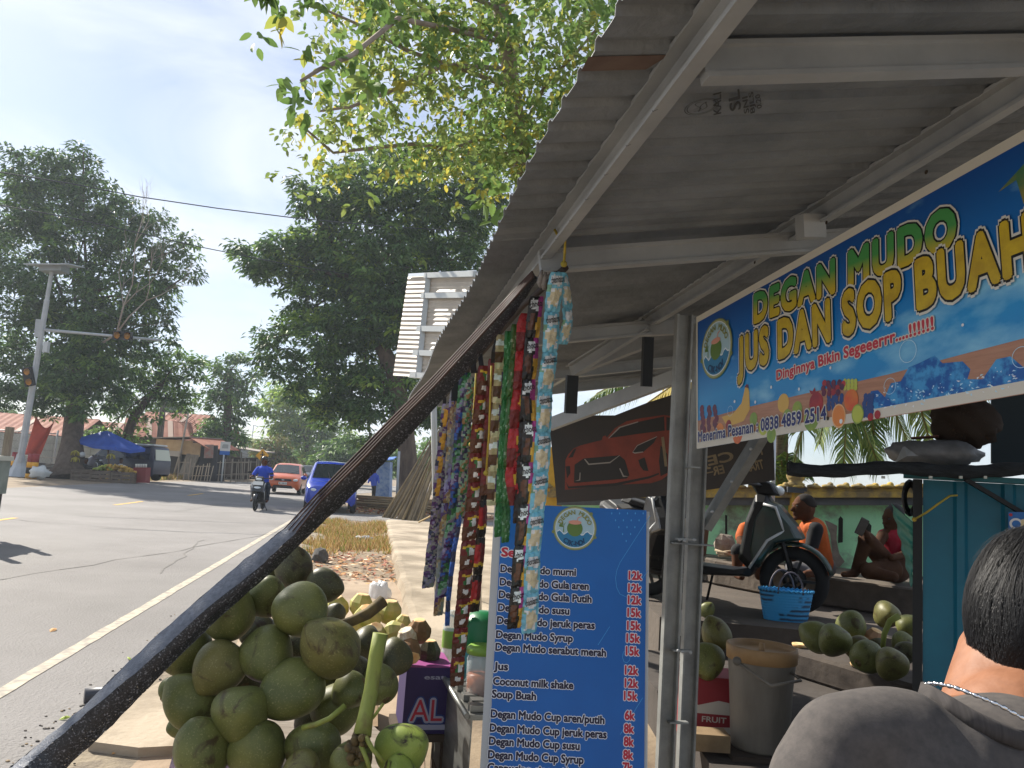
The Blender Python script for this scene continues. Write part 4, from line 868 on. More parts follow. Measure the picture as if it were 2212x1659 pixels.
strip('black sachet strip with gold and pink edge behind the light blue one', [(1160, 640), (1152, 700), (1146, 774), (1140, 855), (1146, 924), (1139, 1005), (1136, 1060), (1131, 1130), (1124, 1200), (1118, 1280), (1110, 1358)], 2.52, 26, 8, pat_bk, 'choco', .3)
pat_rd = lambda i, j, k: ('ye' if 2 <= j <= 4 and i > 2 else 'dr' if i < 3 and j > 5 else 'br' if i in (2, 3) and 6 < j < 10 else 'rd')
strip('bright red coffee sachet strip ending above the menu board', [(1141, 677), (1134, 700), (1130, 751), (1125, 820), (1118, 890), (1113, 959), (1107, 1029), (1116, 1092)], 2.62, 27, 5, pat_rd, None, .4)
pat_gn = lambda i, j, k: ('pg' if (i + j * 2 + k) % 5 == 0 and 2 < j < 10 else 'gn')
strip('green sachet strip left of the red one', [(1114, 700), (1109, 774), (1104, 843), (1099, 936), (1096, 1005), (1094, 1090), (1092, 1172)], 2.70, 15, 6, pat_gn)
strip('dark green sachet strip with pointed lowest packet beside the cream one', [(1100, 715), (1096, 790), (1091, 860), (1086, 950), (1082, 1020), (1079, 1090), (1077, 1160)], 2.76, 14, 6, pat_gn)
pat_cr = lambda i, j, k: ('pu' if i >= 3 and 1 <= j <= 6 else 'br' if i < 3 and 6 <= j <= 9 else 'wh' if 2 <= j <= 3 and i < 3 else 'cr' if j > 8 else 'be')
strip('cream and purple sachet strip with brown cups printed', [(1088, 723), (1083, 786), (1080, 843), (1074, 924), (1070, 1005), (1065, 1092)], 2.85, 24, 5, pat_cr)
ck = ['dr', 'br', 'gy', 'rd', 'wh', 'gn', 'ye']
pat_mx = lambda i, j, k: ('ye' if j == 2 and i > 0 else 'gn' if i == 2 and 3 <= j <= 5 else 'wh' if i in (3, 4) and 3 <= j <= 5 else 'wh' if j in (8, 9) and i in (2, 3) else 'rd' if j == 8 and i == 4 else 'br' if j > 5 else 'dr')
strip('long brown coffee sachet strip with white cup prints, reaching the steel cart', [(1050, 790), (1041, 867), (1034, 924), (1030, 982), (1026, 1040), (1022, 1086), (1014, 1153), (1008, 1219), (1002, 1285), (995, 1367), (988, 1440), (987, 1482)], 3.0, 25, 11, pat_mx)
strip('dark red sachet strip with black bands right of the long brown one', [(1040, 1000), (1044, 1060), (1040, 1136), (1034, 1219), (1024, 1322)], 3.05, 18, 4, lambda i, j, k: ('bk' if j > 8 or j < 2 else 'ye' if j == 8 else 'rd' if i < 3 else 'dr'))
strip('narrow maroon strip behind the long brown one', [(1056, 812), (1050, 880), (1046, 940), (1042, 1000)], 3.12, 14, 4, lambda i, j, k: ('dr' if (i + j) % 3 else 'gy'))
pb = ['bl', 'na', 'gn', 'pg', 'lv', 'pu']
strip('blue and teal sachet strip in the middle of the far group', [(1006, 805), (998, 878), (993, 959), (987, 1029), (984, 1085), (973, 1153), (965, 1219), (957, 1290)], 3.25, 20, 9, lambda i, j, k: pb[int(i * .5 + j * .34 + k * 2.3 + (i * j * 7 + k * 3) % 3 * .5) % 6])
strip('thin blue packet string dangling lowest beside the dark post', [(996, 1085), (990, 1140), (982, 1180), (974, 1245), (968, 1300), (966, 1352)], 3.2, 9, 5, lambda i, j, k: ('bl' if j > 4 else 'na'), None, .1)
strip('grey purple sachet strip with tattered lower end', [(983, 843), (978, 905), (974, 985), (970, 1050), (962, 1120), (955, 1190), (952, 1260), (946, 1330)], 3.32, 17, 8, lambda i, j, k: ['gy', 'lv', 'pu', 'tn', 'be', 'gy'][int(i * .6 + j * .3 + k * 1.7 + (i * j + k) % 2) % 6])
strip('leftmost sachet strip, yellow above and violet below', [(968, 872), (962, 936), (953, 1010), (949, 1060), (942, 1120), (933, 1202), (924, 1270)], 3.4, 21, 8, lambda i, j, k: ('go' if k < 4 and i in (1, 2) and j > 2 else ['lv', 'gy', 'pu', 'gy', 'na'][int(i * .5 + j * .4 + (i * j + k) % 3) % 5]))
strip('dark violet sachet strip just right of the leftmost one', [(975, 868), (970, 930), (962, 1005), (958, 1060), (952, 1120), (945, 1190), (940, 1230)], 3.45, 12, 7, lambda i, j, k: ['na', 'lv', 'bk'][(i + j // 4) % 3])
strip('brown and cream sachet strip glimpsed between the cream one and the maroon one', [(1066, 775), (1060, 850), (1056, 930), (1050, 1010), (1046, 1070)], 3.0, 17, 5, lambda i, j, k: ('br' if j > 6 else 'be' if i > 2 else 'dr'))
strip('dark coffee sachet strip tucked behind the black and gold one', [(1148, 690), (1144, 780), (1137, 870), (1131, 960), (1126, 1050), (1120, 1130)], 2.62, 20, 6, lambda i, j, k: ('br' if 4 < j < 9 and i > 1 else 'bk' if i < 4 else 'go'))
strip('teal and grey sachet strip behind the long brown one', [(1018, 815), (1010, 890), (1006, 970), (1000, 1050), (996, 1120)], 3.2, 17, 6, lambda i, j, k: ['gn', 'gy', 'na', 'pg', 'tn'][int(i * .6 + j * .35 + (i * j + k) % 2) % 5])
strip('muted tan sachet strip at the far end of the hanging row', [(992, 830), (988, 900), (980, 980), (975, 1060), (966, 1140), (960, 1215)], 3.36, 16, 7, lambda i, j, k: ['tn', 'gy', 'be', 'lv', 'br'][int(i * .7 + j * .3 + (i * j + k * 2) % 3) % 5])
def hanging():
    mb = MB(); mb.tube([P(1222, 578, 2.45), P(1130, 660, 2.75), P(1050, 752, 3.1), P(958, 858, 3.55)], .011, 8)
    tag(mb.build('hanging_bar', mat('bar_dark', '3c3430', .7)), 'dark bar under the eave carrying the sachet strips', 'bar')
    yr = mat('yellow_rope', 'b79a3a', .8, c2='8f8a3a', scale=40)
    for pts, lab in (([(1198, 496, 2.38), (1207, 512, 2.36), (1221, 520, 2.35), (1220, 545, 2.38), (1218, 570, 2.42)], 'yellow green rope tying the sachet bar to the front beam'), ([(1062, 790, 2.95), (1059, 860, 2.95), (1056, 940, 2.95), (1050, 1022, 2.95)], 'yellow cord hanging with a knotted end among the sachets'), ([(1029, 800, 3.15), (1024, 880, 3.15), (1018, 960, 3.15)], 'thin tan cord hanging left of the yellow one')):
        mb = MB(); mb.tube([P(*p) for p in pts], .0042, 6); mb.ell(P(*pts[-1]), .011, None, 8, 6); tag(mb.build('rope', yr), lab, 'rope')
    bs = mat('black_strap', '15171b', .7)
    for pts, w, lab in (([(1073, 700, 2.9), (1076, 730, 2.9), (1068, 760, 2.88), (1066, 784, 2.9)], .022, 'black strap looped in front of the cream strip top'), ([(1026, 750, 3.1), (1022, 785, 3.1), (1024, 806, 3.1)], .024, 'black strap loop left of the yellow cord'), ([(1036, 760, 3.12), (1040, 790, 3.1), (1034, 806, 3.1)], .02, 'second black strap loop beside the tan cord'), ([(961, 845, 3.4), (960, 875, 3.4)], .015, 'short black strap above the leftmost strip'), ([(984, 815, 3.3), (982, 866, 3.3)], .03, 'wide black strap above the violet strips'), ([(1004, 775, 3.3), (1000, 830, 3.3)], .05, 'black bundle of straps above the blue strip')):
        mb = MB(); q = [P(*p) for p in pts]; vs = []
        for p in q: vs += [p - ix * w / 2, p + ix * w / 2]
        mb.add(vs, [(2 * i, 2 * i + 1, 2 * i + 3, 2 * i + 2) for i in range(len(q) - 1)]); mb.add([v - fwd * .003 for v in vs], [(2 * i + 2, 2 * i + 3, 2 * i + 1, 2 * i) for i in range(len(q) - 1)])
        tag(mb.build('strap', bs), lab, 'strap', 'black straps on the hanging bar')
    for u, v, lab in ((1168, 605, 'left twist of grey rag hanging at the beam end'), (1176, 610, 'right twist of grey rag hanging at the beam end')):
        mb = MB(); mb.tube([P(u + 3, v - 22, 2.42), P(u, v - 8, 2.42), P(u - 2, v + 6, 2.42), P(u, v + 16, 2.42)], [.004, .008, .011, .005], 7); tag(mb.build('rag_knot', mat('grey_rag', '8c8680', .9, c2='5e5a56', scale=40)), lab, 'rag')
    mb = MB(); q = [P(1030, 940, 2.97)]
    tw = mat('twine', '8a7a5a', .9)
    mb = MB(); mb.tube([P(1050, 1000, 7), P(1000, 1080, 8), P(905, 1128, 9.2)], .012, 5); tag(mb.build('guy_rope', tw), 'thin guy rope running down to the concrete behind the sachets', 'rope')
hanging()
# ------------------------------------------------------------ right hand side: floor, ledge, wall, kiosk
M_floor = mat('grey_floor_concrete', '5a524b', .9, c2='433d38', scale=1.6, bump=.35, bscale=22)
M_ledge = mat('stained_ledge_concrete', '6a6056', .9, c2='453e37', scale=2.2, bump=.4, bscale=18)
def right_ground():
    z = .50
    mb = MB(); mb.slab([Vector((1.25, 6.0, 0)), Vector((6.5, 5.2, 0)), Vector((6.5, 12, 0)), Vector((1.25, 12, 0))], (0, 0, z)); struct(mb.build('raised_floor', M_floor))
    a, b, c = P(1545, 1207, 8.15), P(1768, 1246, 7.1), P(2120, 1291, 6.3); zt = .765
    for q in (a, b, c): q.z = zt
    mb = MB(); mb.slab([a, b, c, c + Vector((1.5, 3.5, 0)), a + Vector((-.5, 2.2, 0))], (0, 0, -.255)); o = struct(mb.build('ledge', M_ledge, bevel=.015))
    # inner stall floor and the dark block under the fruit
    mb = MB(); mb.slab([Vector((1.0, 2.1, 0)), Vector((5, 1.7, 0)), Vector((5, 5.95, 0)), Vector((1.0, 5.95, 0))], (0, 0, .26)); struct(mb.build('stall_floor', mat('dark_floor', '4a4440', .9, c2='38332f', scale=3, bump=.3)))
    p = [G(1712, 1405, .43), G(1975, 1480, .43), G(2300, 1560, .43)]
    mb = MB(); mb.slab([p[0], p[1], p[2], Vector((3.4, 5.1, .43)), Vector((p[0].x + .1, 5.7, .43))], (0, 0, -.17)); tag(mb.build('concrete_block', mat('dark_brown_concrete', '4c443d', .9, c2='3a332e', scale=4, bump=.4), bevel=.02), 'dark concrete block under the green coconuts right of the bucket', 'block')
right_ground()
def wall():
    def at(u, v, back=0.0): return P(u, v, 8.75 - (u - 1560) / 440 * .9 + back)
    t = thing('garden_wall', at(1800, 1232), 'pale green plastered wall with dark band and yellow scalloped coping', 'wall')
    m = bpy.data.materials.new('flaking_green_plaster'); m.use_nodes = True; nt = m.node_tree; N = nt.nodes.new; L = nt.links.new; b = nt.nodes['Principled BSDF']; b.inputs['Roughness'].default_value = .9
    tc = N('ShaderNodeTexCoord'); n = N('ShaderNodeTexNoise'); n.inputs['Scale'].default_value = 1.1; n.inputs['Detail'].default_value = 9; n.inputs['Roughness'].default_value = .65; L(tc.outputs['Object'], n.inputs['Vector'])
    r = N('ShaderNodeValToRGB'); e = r.color_ramp.elements; e[0].position = .36; e[0].color = (*C3('4f5850'), 1); e[1].position = .50; e[1].color = (*C3('a3e2b0'), 1); x = e.new(.43); x.color = (*C3('8a9c84'), 1); x = e.new(.72); x.color = (*C3('bdeac0'), 1)
    L(n.outputs[0], r.inputs[0]); L(r.outputs[0], b.inputs['Base Color'])
    us = list(range(1180, 2081, 60))
    def band(name, v0, v1, th, mm, proud=0.0, dv=0.0):
        mb = MB(); vs = []
        for u in us:
            f = (u - 1575) / 400.0; lo = v0(u) if callable(v0) else v0; hi = v1(u) if callable(v1) else v1
            A, B = at(u, lo, -proud), at(u, hi, -proud); B = Vector((A.x, A.y, B.z)); k = Vector((0.1, 1, 0)) * (th + proud)
            vs += [A, B, B + k, A + k]
        n = len(us); mb.add(vs, [(4 * i + e, 4 * i + (e + 1) % 4, 4 * i + 4 + (e + 1) % 4, 4 * i + 4 + e) for i in range(n - 1) for e in range(4)] + [(0, 1, 2, 3), tuple(4 * (n - 1) + e for e in (3, 2, 1, 0))])
        return mb.build(name, mm, t)
    band('plaster_panel', 1290, 1091, .15, m)
    band('dark_band', 1091.5, 1075, .15, mat('dark_grey_paint', '4a4e50', .8, c2='5c5e5c', scale=5), .02)
    cop = mat('mossy_yellow_coping', 'b59a4c', .9, c2='7a6c50', scale=6, bump=.6, bscale=20, lo=.4, hi=.6)
    band('coping_moulding', 1074.8, 1062, .15, cop, .05); band('coping_moulding', 1061.8, 1052, .15, cop, .03)
    mb = MB()
    for k in range(28):
        u = 1182 + k * 32; q = at(u, 1051, -.02); s = .062
        mb.ell(q, (s * 1.3, .06, s * .40), None, 10, 6); mb.ell(q + UP * .018 + Vector((.02 + .01 * sin(k * 2.3), 0, 0)), (s * .5, .05, s * (.42 + .12 * sin(k * 1.7))), None, 8, 5)
    mb.build('scallop_tiles', cop, t)
    # broken patches with the grey render showing
    br = mat('bare_render', '8d8378', .95, c2='6a6258', scale=8, bump=.4); dk = mat('niche_dark', '24241f', .95)
    def patch(pts, mm, name, h=.004):
        mb = MB(); mb.slab([at(*(p), -h) for p in pts], Vector((0, .003, 0))); mb.build(name, mm, t)
    c2 = lambda x, y: (1426 + .2975 * x, 987 + .2975 * y)
    patch([c2(*p) for p in ((1195, 460), (1225, 470), (1285, 500), (1280, 600), (1300, 700), (1340, 760), (1300, 800), (1240, 790), (1250, 690), (1235, 560))], br, 'bare_patch')
    patch([c2(*p) for p in ((1296, 450), (1310, 430), (1328, 450), (1326, 620), (1292, 625))], dk, 'niche', .007)  # niches are flat dark slabs on the wall face
    patch([c2(*p) for p in ((1475, 480), (1500, 455), (1535, 500), (1530, 560), (1490, 550))], dk, 'niche', .007)
    patch([c2(*p) for p in ((472, 420), (488, 425), (488, 600), (472, 600))], dk, 'niche', .007)
    patch([c2(*p) for p in ((868, 400), (890, 385), (900, 400), (880, 450))], mat('orange_render', 'b5835c', .9), 'bare_patch')
    pl = thing('wall_pillar', at(1714, 1235, -.12), 'yellow painted wall pillar with dark square cap and rounded finial', 'pillar'); o = at(1714, 1235, -.1)
    yp = mat('pillar_yellow', 'c9a03c', .85, c2='b08a34', scale=6); h1 = at(1714, 1064, -.1).z
    MB().box((o.x, o.y, (.77 + h1) / 2), (.11, .11, h1 - .77)).build('shaft', yp, pl); MB().box((o.x, o.y, h1 + .03), (.24, .2, .06)).build('cap', mat('cap_grey', '44474a', .8), pl)
    MB().lathe((o.x, o.y, h1 + .06), [(.0, 0), (.09, 0), (.10, .04), (.07, .06), (.09, .09), (.10, .13), (.06, .17), (.0, .18)], 14).build('finial', cop, pl)
    pl = thing('wall_pillar', at(1186, 1240, -.1), 'yellow pillar seen beside the dark car banner edge', 'pillar'); o = at(1186, 1240, -.1)
    MB().box((o.x, o.y, (.0 + 1.9) / 2), (.2, .12, 1.9)).build('shaft', yp, pl)
    for k in range(6): pass
    # loose stones and sticks on the ledge
    mb = MB(); mb.ell(P(1566, 1176, 8.3), (.14, .1, .11), None, 9, 6, 0, lambda p: p * (1 + .15 * sin(p.x * 5 + p.y * 7)), False); tag(mb.build('stone', br), 'large pale stone on the ledge by the green wall', 'stone')
    for k, (a, b2) in enumerate((((1548, 1195), (1585, 1190)), ((1545, 1188), (1580, 1199)), ((1552, 1200), (1590, 1198)))):
        mb = MB(); mb.tube([P(*a, 8.2), P(*b2, 8.05)], .014, 6); tag(mb.build('stick', mat('grey_stick', '9a8a74', .9)), ('upper dry stick lying by the pale stone', 'crossing dry stick lying by the pale stone', 'lowest dry stick lying by the pale stone')[k], 'stick')
wall()
def thin_pole():
    mb = MB(); mb.tube([P(1669, 1150, 8.0), P(1674, 900, 8.0)], .018, 8); tag(mb.build('metal_pole', mat('white_pole', 'c4c8ca', .4, .3)), 'slim pale metal pole between dark banner and palm trunk', 'pole')
thin_pole()
# ------------------------------------------------------------ coconut palm behind the wall
def frond(mb, pts, n, ln, wd, mi=0, droop=1.0, mj=None):
    pts = [Vector(p) for p in pts]; m = len(pts) - 1
    def pos(s):
        x = s * m; i = min(int(x), m - 1); return pts[i].lerp(pts[i + 1], x - i), (pts[i + 1] - pts[i]).normalized()
    mb.tube(pts, [.022 * (1 - .8 * i / m) + .004 for i in range(m + 1)], 5, 1)
    for k in range(n):
        s = .12 + .88 * k / n; c, d = pos(s); l = ln * (1 - .55 * abs(2 * s - .9)) * U(.85, 1.1); sd = d.cross(UP); sd = sd.normalized() if sd.length > .1 else PD
        for sg in (-1, 1):
            a = (sd * sg * U(.5, .8) + d * .55 - UP * .15 * droop).normalized(); e1 = c + a * l * .5; e2 = e1 + (a * .45 - UP * droop * U(.55, .9)).normalized() * l * .55
            w = d * wd; mb.add([c - w * .5, c + w * .5, e1 + w * .6, e1 - w * .6, e2], [(0, 1, 2, 3), (3, 2, 4)], mi if mj is None or R() < .7 else mj)
M_pf = mat('palm_leaflet', '4f6a38', .5, c2='8f9a4a', island=True, lo=.2, hi=1, trans=.35); M_py = mat('palm_leaflet_yellow', 'b3a04a', .5, trans=.4); M_pr = mat('palm_rib', '7a6a3c', .7); M_ptr = mat('palm_trunk', '77695a', .9, c2='4f463c', scale=8, stretch=(1, 1, 5), bump=.4)
def palm():
    t = thing('coconut_palm', P(1683, 1060, 10.2), 'coconut palm with drooping fronds behind the green wall', 'palm'); base = P(1683, 1060, 10.2); top = P(1694, 770, 10.2)
    MB().tube([Vector((base.x, base.y, 0)), base, base.lerp(top, .5), top], [.14, .10, .09, .10], 10).build('trunk', M_ptr, t)
    px = lambda *q: [P(*p) for p in q]
    for q, n, l, mm in ((((1694, 770, 10.2), (1770, 800, 9.9), (1830, 880, 9.6), (1822, 1010, 9.5)), 46, .62, M_pf), (((1694, 770, 10.2), (1800, 770, 10.3), (1905, 830, 10.3), (1960, 950, 10.2)), 46, .75, M_pf), (((1694, 770, 10.2), (1850, 740, 10.6), (2000, 800, 10.6), (2075, 930, 10.4)), 50, .85, M_pf),
                        (((1694, 770, 10.2), (1740, 840, 9.5), (1735, 920, 9.3), (1712, 1010, 9.3)), 36, .5, M_pf), (((1694, 770, 10.2), (1600, 780, 10), (1500, 800, 9.9), (1400, 870, 9.7), (1360, 930, 9.7)), 56, .8, M_py), (((1694, 770, 10.2), (1580, 740, 10.8), (1440, 770, 10.8), (1290, 850, 10.8), (1250, 900, 10.8)), 60, .85, M_pf), (((1694, 770, 10.2), (1660, 830, 9.6), (1640, 900, 9.5)), 30, .5, M_pf), (((1694, 770, 10.2), (1760, 700, 11), (1900, 720, 11.4), (2120, 860, 11.4)), 50, .9, M_pf), (((1694, 770, 10.2), (1780, 850, 9.9), (1870, 930, 9.8), (1900, 1010, 9.8)), 44, .6, M_pf), (((1694, 770, 10.2), (1800, 800, 10), (1880, 860, 9.8), (1890, 960, 9.8)), 44, .7, M_pf), (((1694, 770, 10.2), (1760, 790, 10.4), (1790, 860, 10.4), (1770, 960, 10.3)), 40, .6, M_pf), (((1694, 770, 10.2), (1880, 780, 10.8), (1980, 850, 10.8), (2010, 960, 10.8)), 48, .75, M_pf)):
        mb = MB(); frond(mb, px(*q), int(n * 1.7), l * 1.15, .026, 0, 1.0); mb.build('frond', [mm, M_pr], t)
    t2 = thing('palm_shrub', P(1700, 1050, 9.6), 'low dense palm leaves showing above the wall coping', 'palm')
    for k in range(7):
        a = P(1692, 1065, 9.7); tip = P(1660 + k * 14, 985 + 12 * abs(k - 3) + U(-8, 8), 9.5); mb = MB(); frond(mb, [a, a.lerp(tip, .6) + UP * .1, tip], 18, .28, .016, 0, .7); mb.build('frond', [M_pf, M_pr], t2)
palm()
# ------------------------------------------------------------ teal kiosk
def kiosk():
    fr = ray(1975, 1200); fr.z = 0; fr.normalize(); sx = Vector((fr.y, -fr.x, 0)); o = P(1972, 1250, 3.05); M = frame((o.x, o.y, 0), sx, UP); t = thing('kiosk', o - UP * (o.z - .26), 'teal steel kiosk with dark corner post behind the seated customer', 'kiosk')
    teal = mat('teal_sheet', '0f6a80', .45, c2='0c5a72', scale=2); te2 = mat('teal_rib', '2f86a0', .4); dk = mat('near_black_frame', '15191c', .6)
    zt = P(1980, 1034, 3.05).z
    MB(M).box((.016, .02, (zt + .26) / 2), (.034, .05, zt - .26)).build('corner_post', dk, t)
    mb = MB(M); xs = [.035, .14, .152, .178, .19, .30, .312, .338, .35, .46, .472, .498, .51, .62, .632, .658, .67, .8]; n = len(xs); vs = []
    for i, x in enumerate(xs): y = -.012 if i % 4 in (2, 3) and i > 0 else .006; vs += [(x, y, .26), (x, y, zt)]
    mb.add(vs, [(2 * i, 2 * i + 2, 2 * i + 3, 2 * i + 1) for i in range(n - 1)]); o2 = mb.build('ribbed_panel', teal, t); s = o2.modifiers.new('t', 'SOLIDIFY'); s.thickness = .003; s.offset = -1
    MB(M).box((.9, .35, (zt + .26) / 2), (1.7, .62, zt - .262)).build('body', mat('kiosk_inner', '0a2c38', .6), t)
    MB(M).box((.84, -.01, zt + .012), (1.75, .10, .02)).build('top_rail', mat('teal_rail', '1f5f68', .5), t)
    mb = MB(); mb.beam(P(2085, 1035, 2.95), P(2215, 1112, 2.9), .016, .016, UP); mb.build('strut', dk, t)
    mb = MB()
    for u in (1908, 2010, 2075, 2128): mb.box(P(u, 1031, 2.9), (.012, .006, .01))
    mb.build('rail_clips', mat('clip_steel', 'a3a59c', .4, .5), t)
    # raised canvas flap rolled along the kiosk top, jutting out to the left
    tt = thing('canvas_roll', P(1960, 1016, 3.0), 'dark canvas rolled along the kiosk top and jutting out left', 'canvas roll'); mb = MB(); n = 24; vs = []; pts = []
    for i in range(n + 1):
        u = 1702 + i * 24; c = P(u, 1013 + 4 * sin(i * .5) + (i * .15), 3.02 - i * .006); pts.append(c)
    mb.tube(pts, [.026 + .003 * sin(i * 1.7) for i in range(n + 1)], 10); mb.build('roll', mat('dark_canvas', '1b2024', .8, c2='2a3036', scale=12, stretch=(1, 6, 6), bump=.5), tt)
    mb = MB(); mb.tube([P(1702, 1020, 3.0), P(1700, 1002, 3.0), P(1706, 996, 3.0), P(1714, 1000, 3.0)], .003, 5); mb.build('tie', dk, tt)
    ro = mat('yellow_rope', 'b79a3a'); mb = MB(); mb.tube([P(1975, 1122, 2.93), P(2000, 1108, 2.88), P(2030, 1086, 2.88), P(2052, 1071, 2.9), P(2068, 1070, 2.9)], .004, 6); mb.ell(P(1975, 1122, 2.93), .009, None, 8, 6); tag(mb.build('rope', ro), 'yellow rope tied from the kiosk corner to the dark strut', 'rope')
    # black bundle of palm fibre and the sack on top
    MB().slab([P(2142, 1000, 3.5), P(2300, 1010, 3.5), P(2300, 820, 3.5), P(2142, 840, 3.5)], fr * .05).build('back_panel', mat('dark_teal_panel', '0c2027', .7), t)
    o = P(2085, 912, 3.15); mb = MB()
    mb.ell(o, (.135, .10, .11), None, 24, 14, 0, lambda p: p * (1 + .08 * sin(p.x * 9 + p.z * 7) + .05 * sin(p.y * 14)))
    for k in range(900):
        a = Vector((U(-1, 1), U(-1, 1), U(-1, 1))).normalized(); c = o + Vector((a.x * .12, a.y * .095, a.z * .105)); e = c + (a + Vector((U(-1, 1), U(-1, 1), U(-1, .6)))).normalized() * U(.01, .025); w = a.orthogonal() * .0012; mb.add([c - w, c + w, e], [(0, 1, 2)], 1)
    tag(mb.build('palm_fibre_bundle', [mat('fibre_dark', '2b2119', .9), mat('fibre', '4a3828', .9)]), 'dark brown hairy palm fibre bundle on the kiosk top', 'bundle')
    o = P(2020, 980, 3.1); mb = MB(); mb.ell(o, (.175, .10, .055), orient(UP, fr), 28, 14, 0, lambda p: p * (1 + .10 * sin(p.x * 6 + p.y * 3) + .05 * sin(p.z * 9 + p.x * 13)))
    sk = tag(mb.build('plastic_sack', mat('grey_sack', '7d8084', .5, c2='5e6266', scale=9, bump=.6, bscale=14)), 'crumpled grey plastic sack on the canvas roll', 'sack')
    mb = MB(); vs = [P(1985, 960, 3.1), P(1950, 965, 3.08), P(1933, 1000, 3.05), P(1960, 985, 3.02), P(1990, 985, 3.05)]; mb.add(vs, [(0, 1, 3), (1, 2, 3), (0, 3, 4)]); mb.build('sack_mouth', mat('clear_sack', 'c9cfd2', .3, alpha=.55), sk)
    mb = MB(); mb.slab([P(1966, 946, 3.1), P(2026, 942, 3.1), P(2030, 946, 3.14), P(1970, 950, 3.14)], UP * .004); tag(mb.build('thin_board', mat('red_brown_board', '5c3428', .7)), 'thin red brown board wedged above the grey sack', 'board')
    # hose coil and corrugated teal sheet
    mb = MB(); c = P(1966, 1076, 3.2); e1 = (sx * .6 + fr * .8).normalized(); pts = []
    for k in range(90): a = k * .42; r = .060 - .0006 * k * .4; pts.append(c + (UP * sin(a) * 1.25 + e1 * cos(a) * .75) * r + fr * (.0012 * k))
    mb.tube(pts, .006, 6); tag(mb.build('hose_coil', mat('black_hose', '23262a', .5, c2='3a3c40', scale=20)), 'coil of black hose hanging at the kiosk corner', 'hose')
    a, b, c2, d2 = P(1926, 1088, 3.3), P(1975, 1130, 3.1), P(1972, 1268, 3.15), P(1968, 1262, 3.3); mb = MB()
    def fn(x, y):
        p = a.lerp(b, x).lerp(d2.lerp(c2, x), y); return p + (a - CAM).normalized() * -.006 * abs(sin(y * 30)) + ix * (.004 * sin(y * 30))
    mb.grid(fn, 4, 80); o = tag(mb.build('corrugated_sheet', mat('teal_corrugated', '1f7a6c', .45)), 'teal corrugated plastic sheet leaning at the kiosk post', 'sheet'); s = o.modifiers.new('t', 'SOLIDIFY'); s.thickness = .002
    # milk poster
    mb = MB(M); pl = Plane(P(2178, 1106, 2.9), sx, UP); mb = MB(); q = lambda u, v, h=.002: pl.at(*pl.loc(u, v), h)
    mb.slab([q(2178, 1152), q(2240, 1152), q(2240, 1106), q(2178, 1106)], pl.n * .002, 0); disc(mb, pl, pl.loc(2195, 1132), .022, 1, .0055); disc(mb, pl, pl.loc(2195, 1132), .014, 0, .006); disc(mb, pl, pl.loc(2183, 1112), .006, 2, .0055, 10)
    mb.add([q(2203, 1150, .006), q(2225, 1150, .006), q(2225, 1118, .006), q(2206, 1122, .006)], [(0, 1, 2, 3)], 3)
    tag(mb.build('milk_poster', [mat('poster_blue', '2a6ab0', .5), mat('poster_white', 'd5d9dc', .5), mat('poster_red', 'b03040', .5), mat('poster_cream', 'd8c9a0', .5)]), 'blue milk packet poster at the right edge of the kiosk', 'poster')
kiosk()
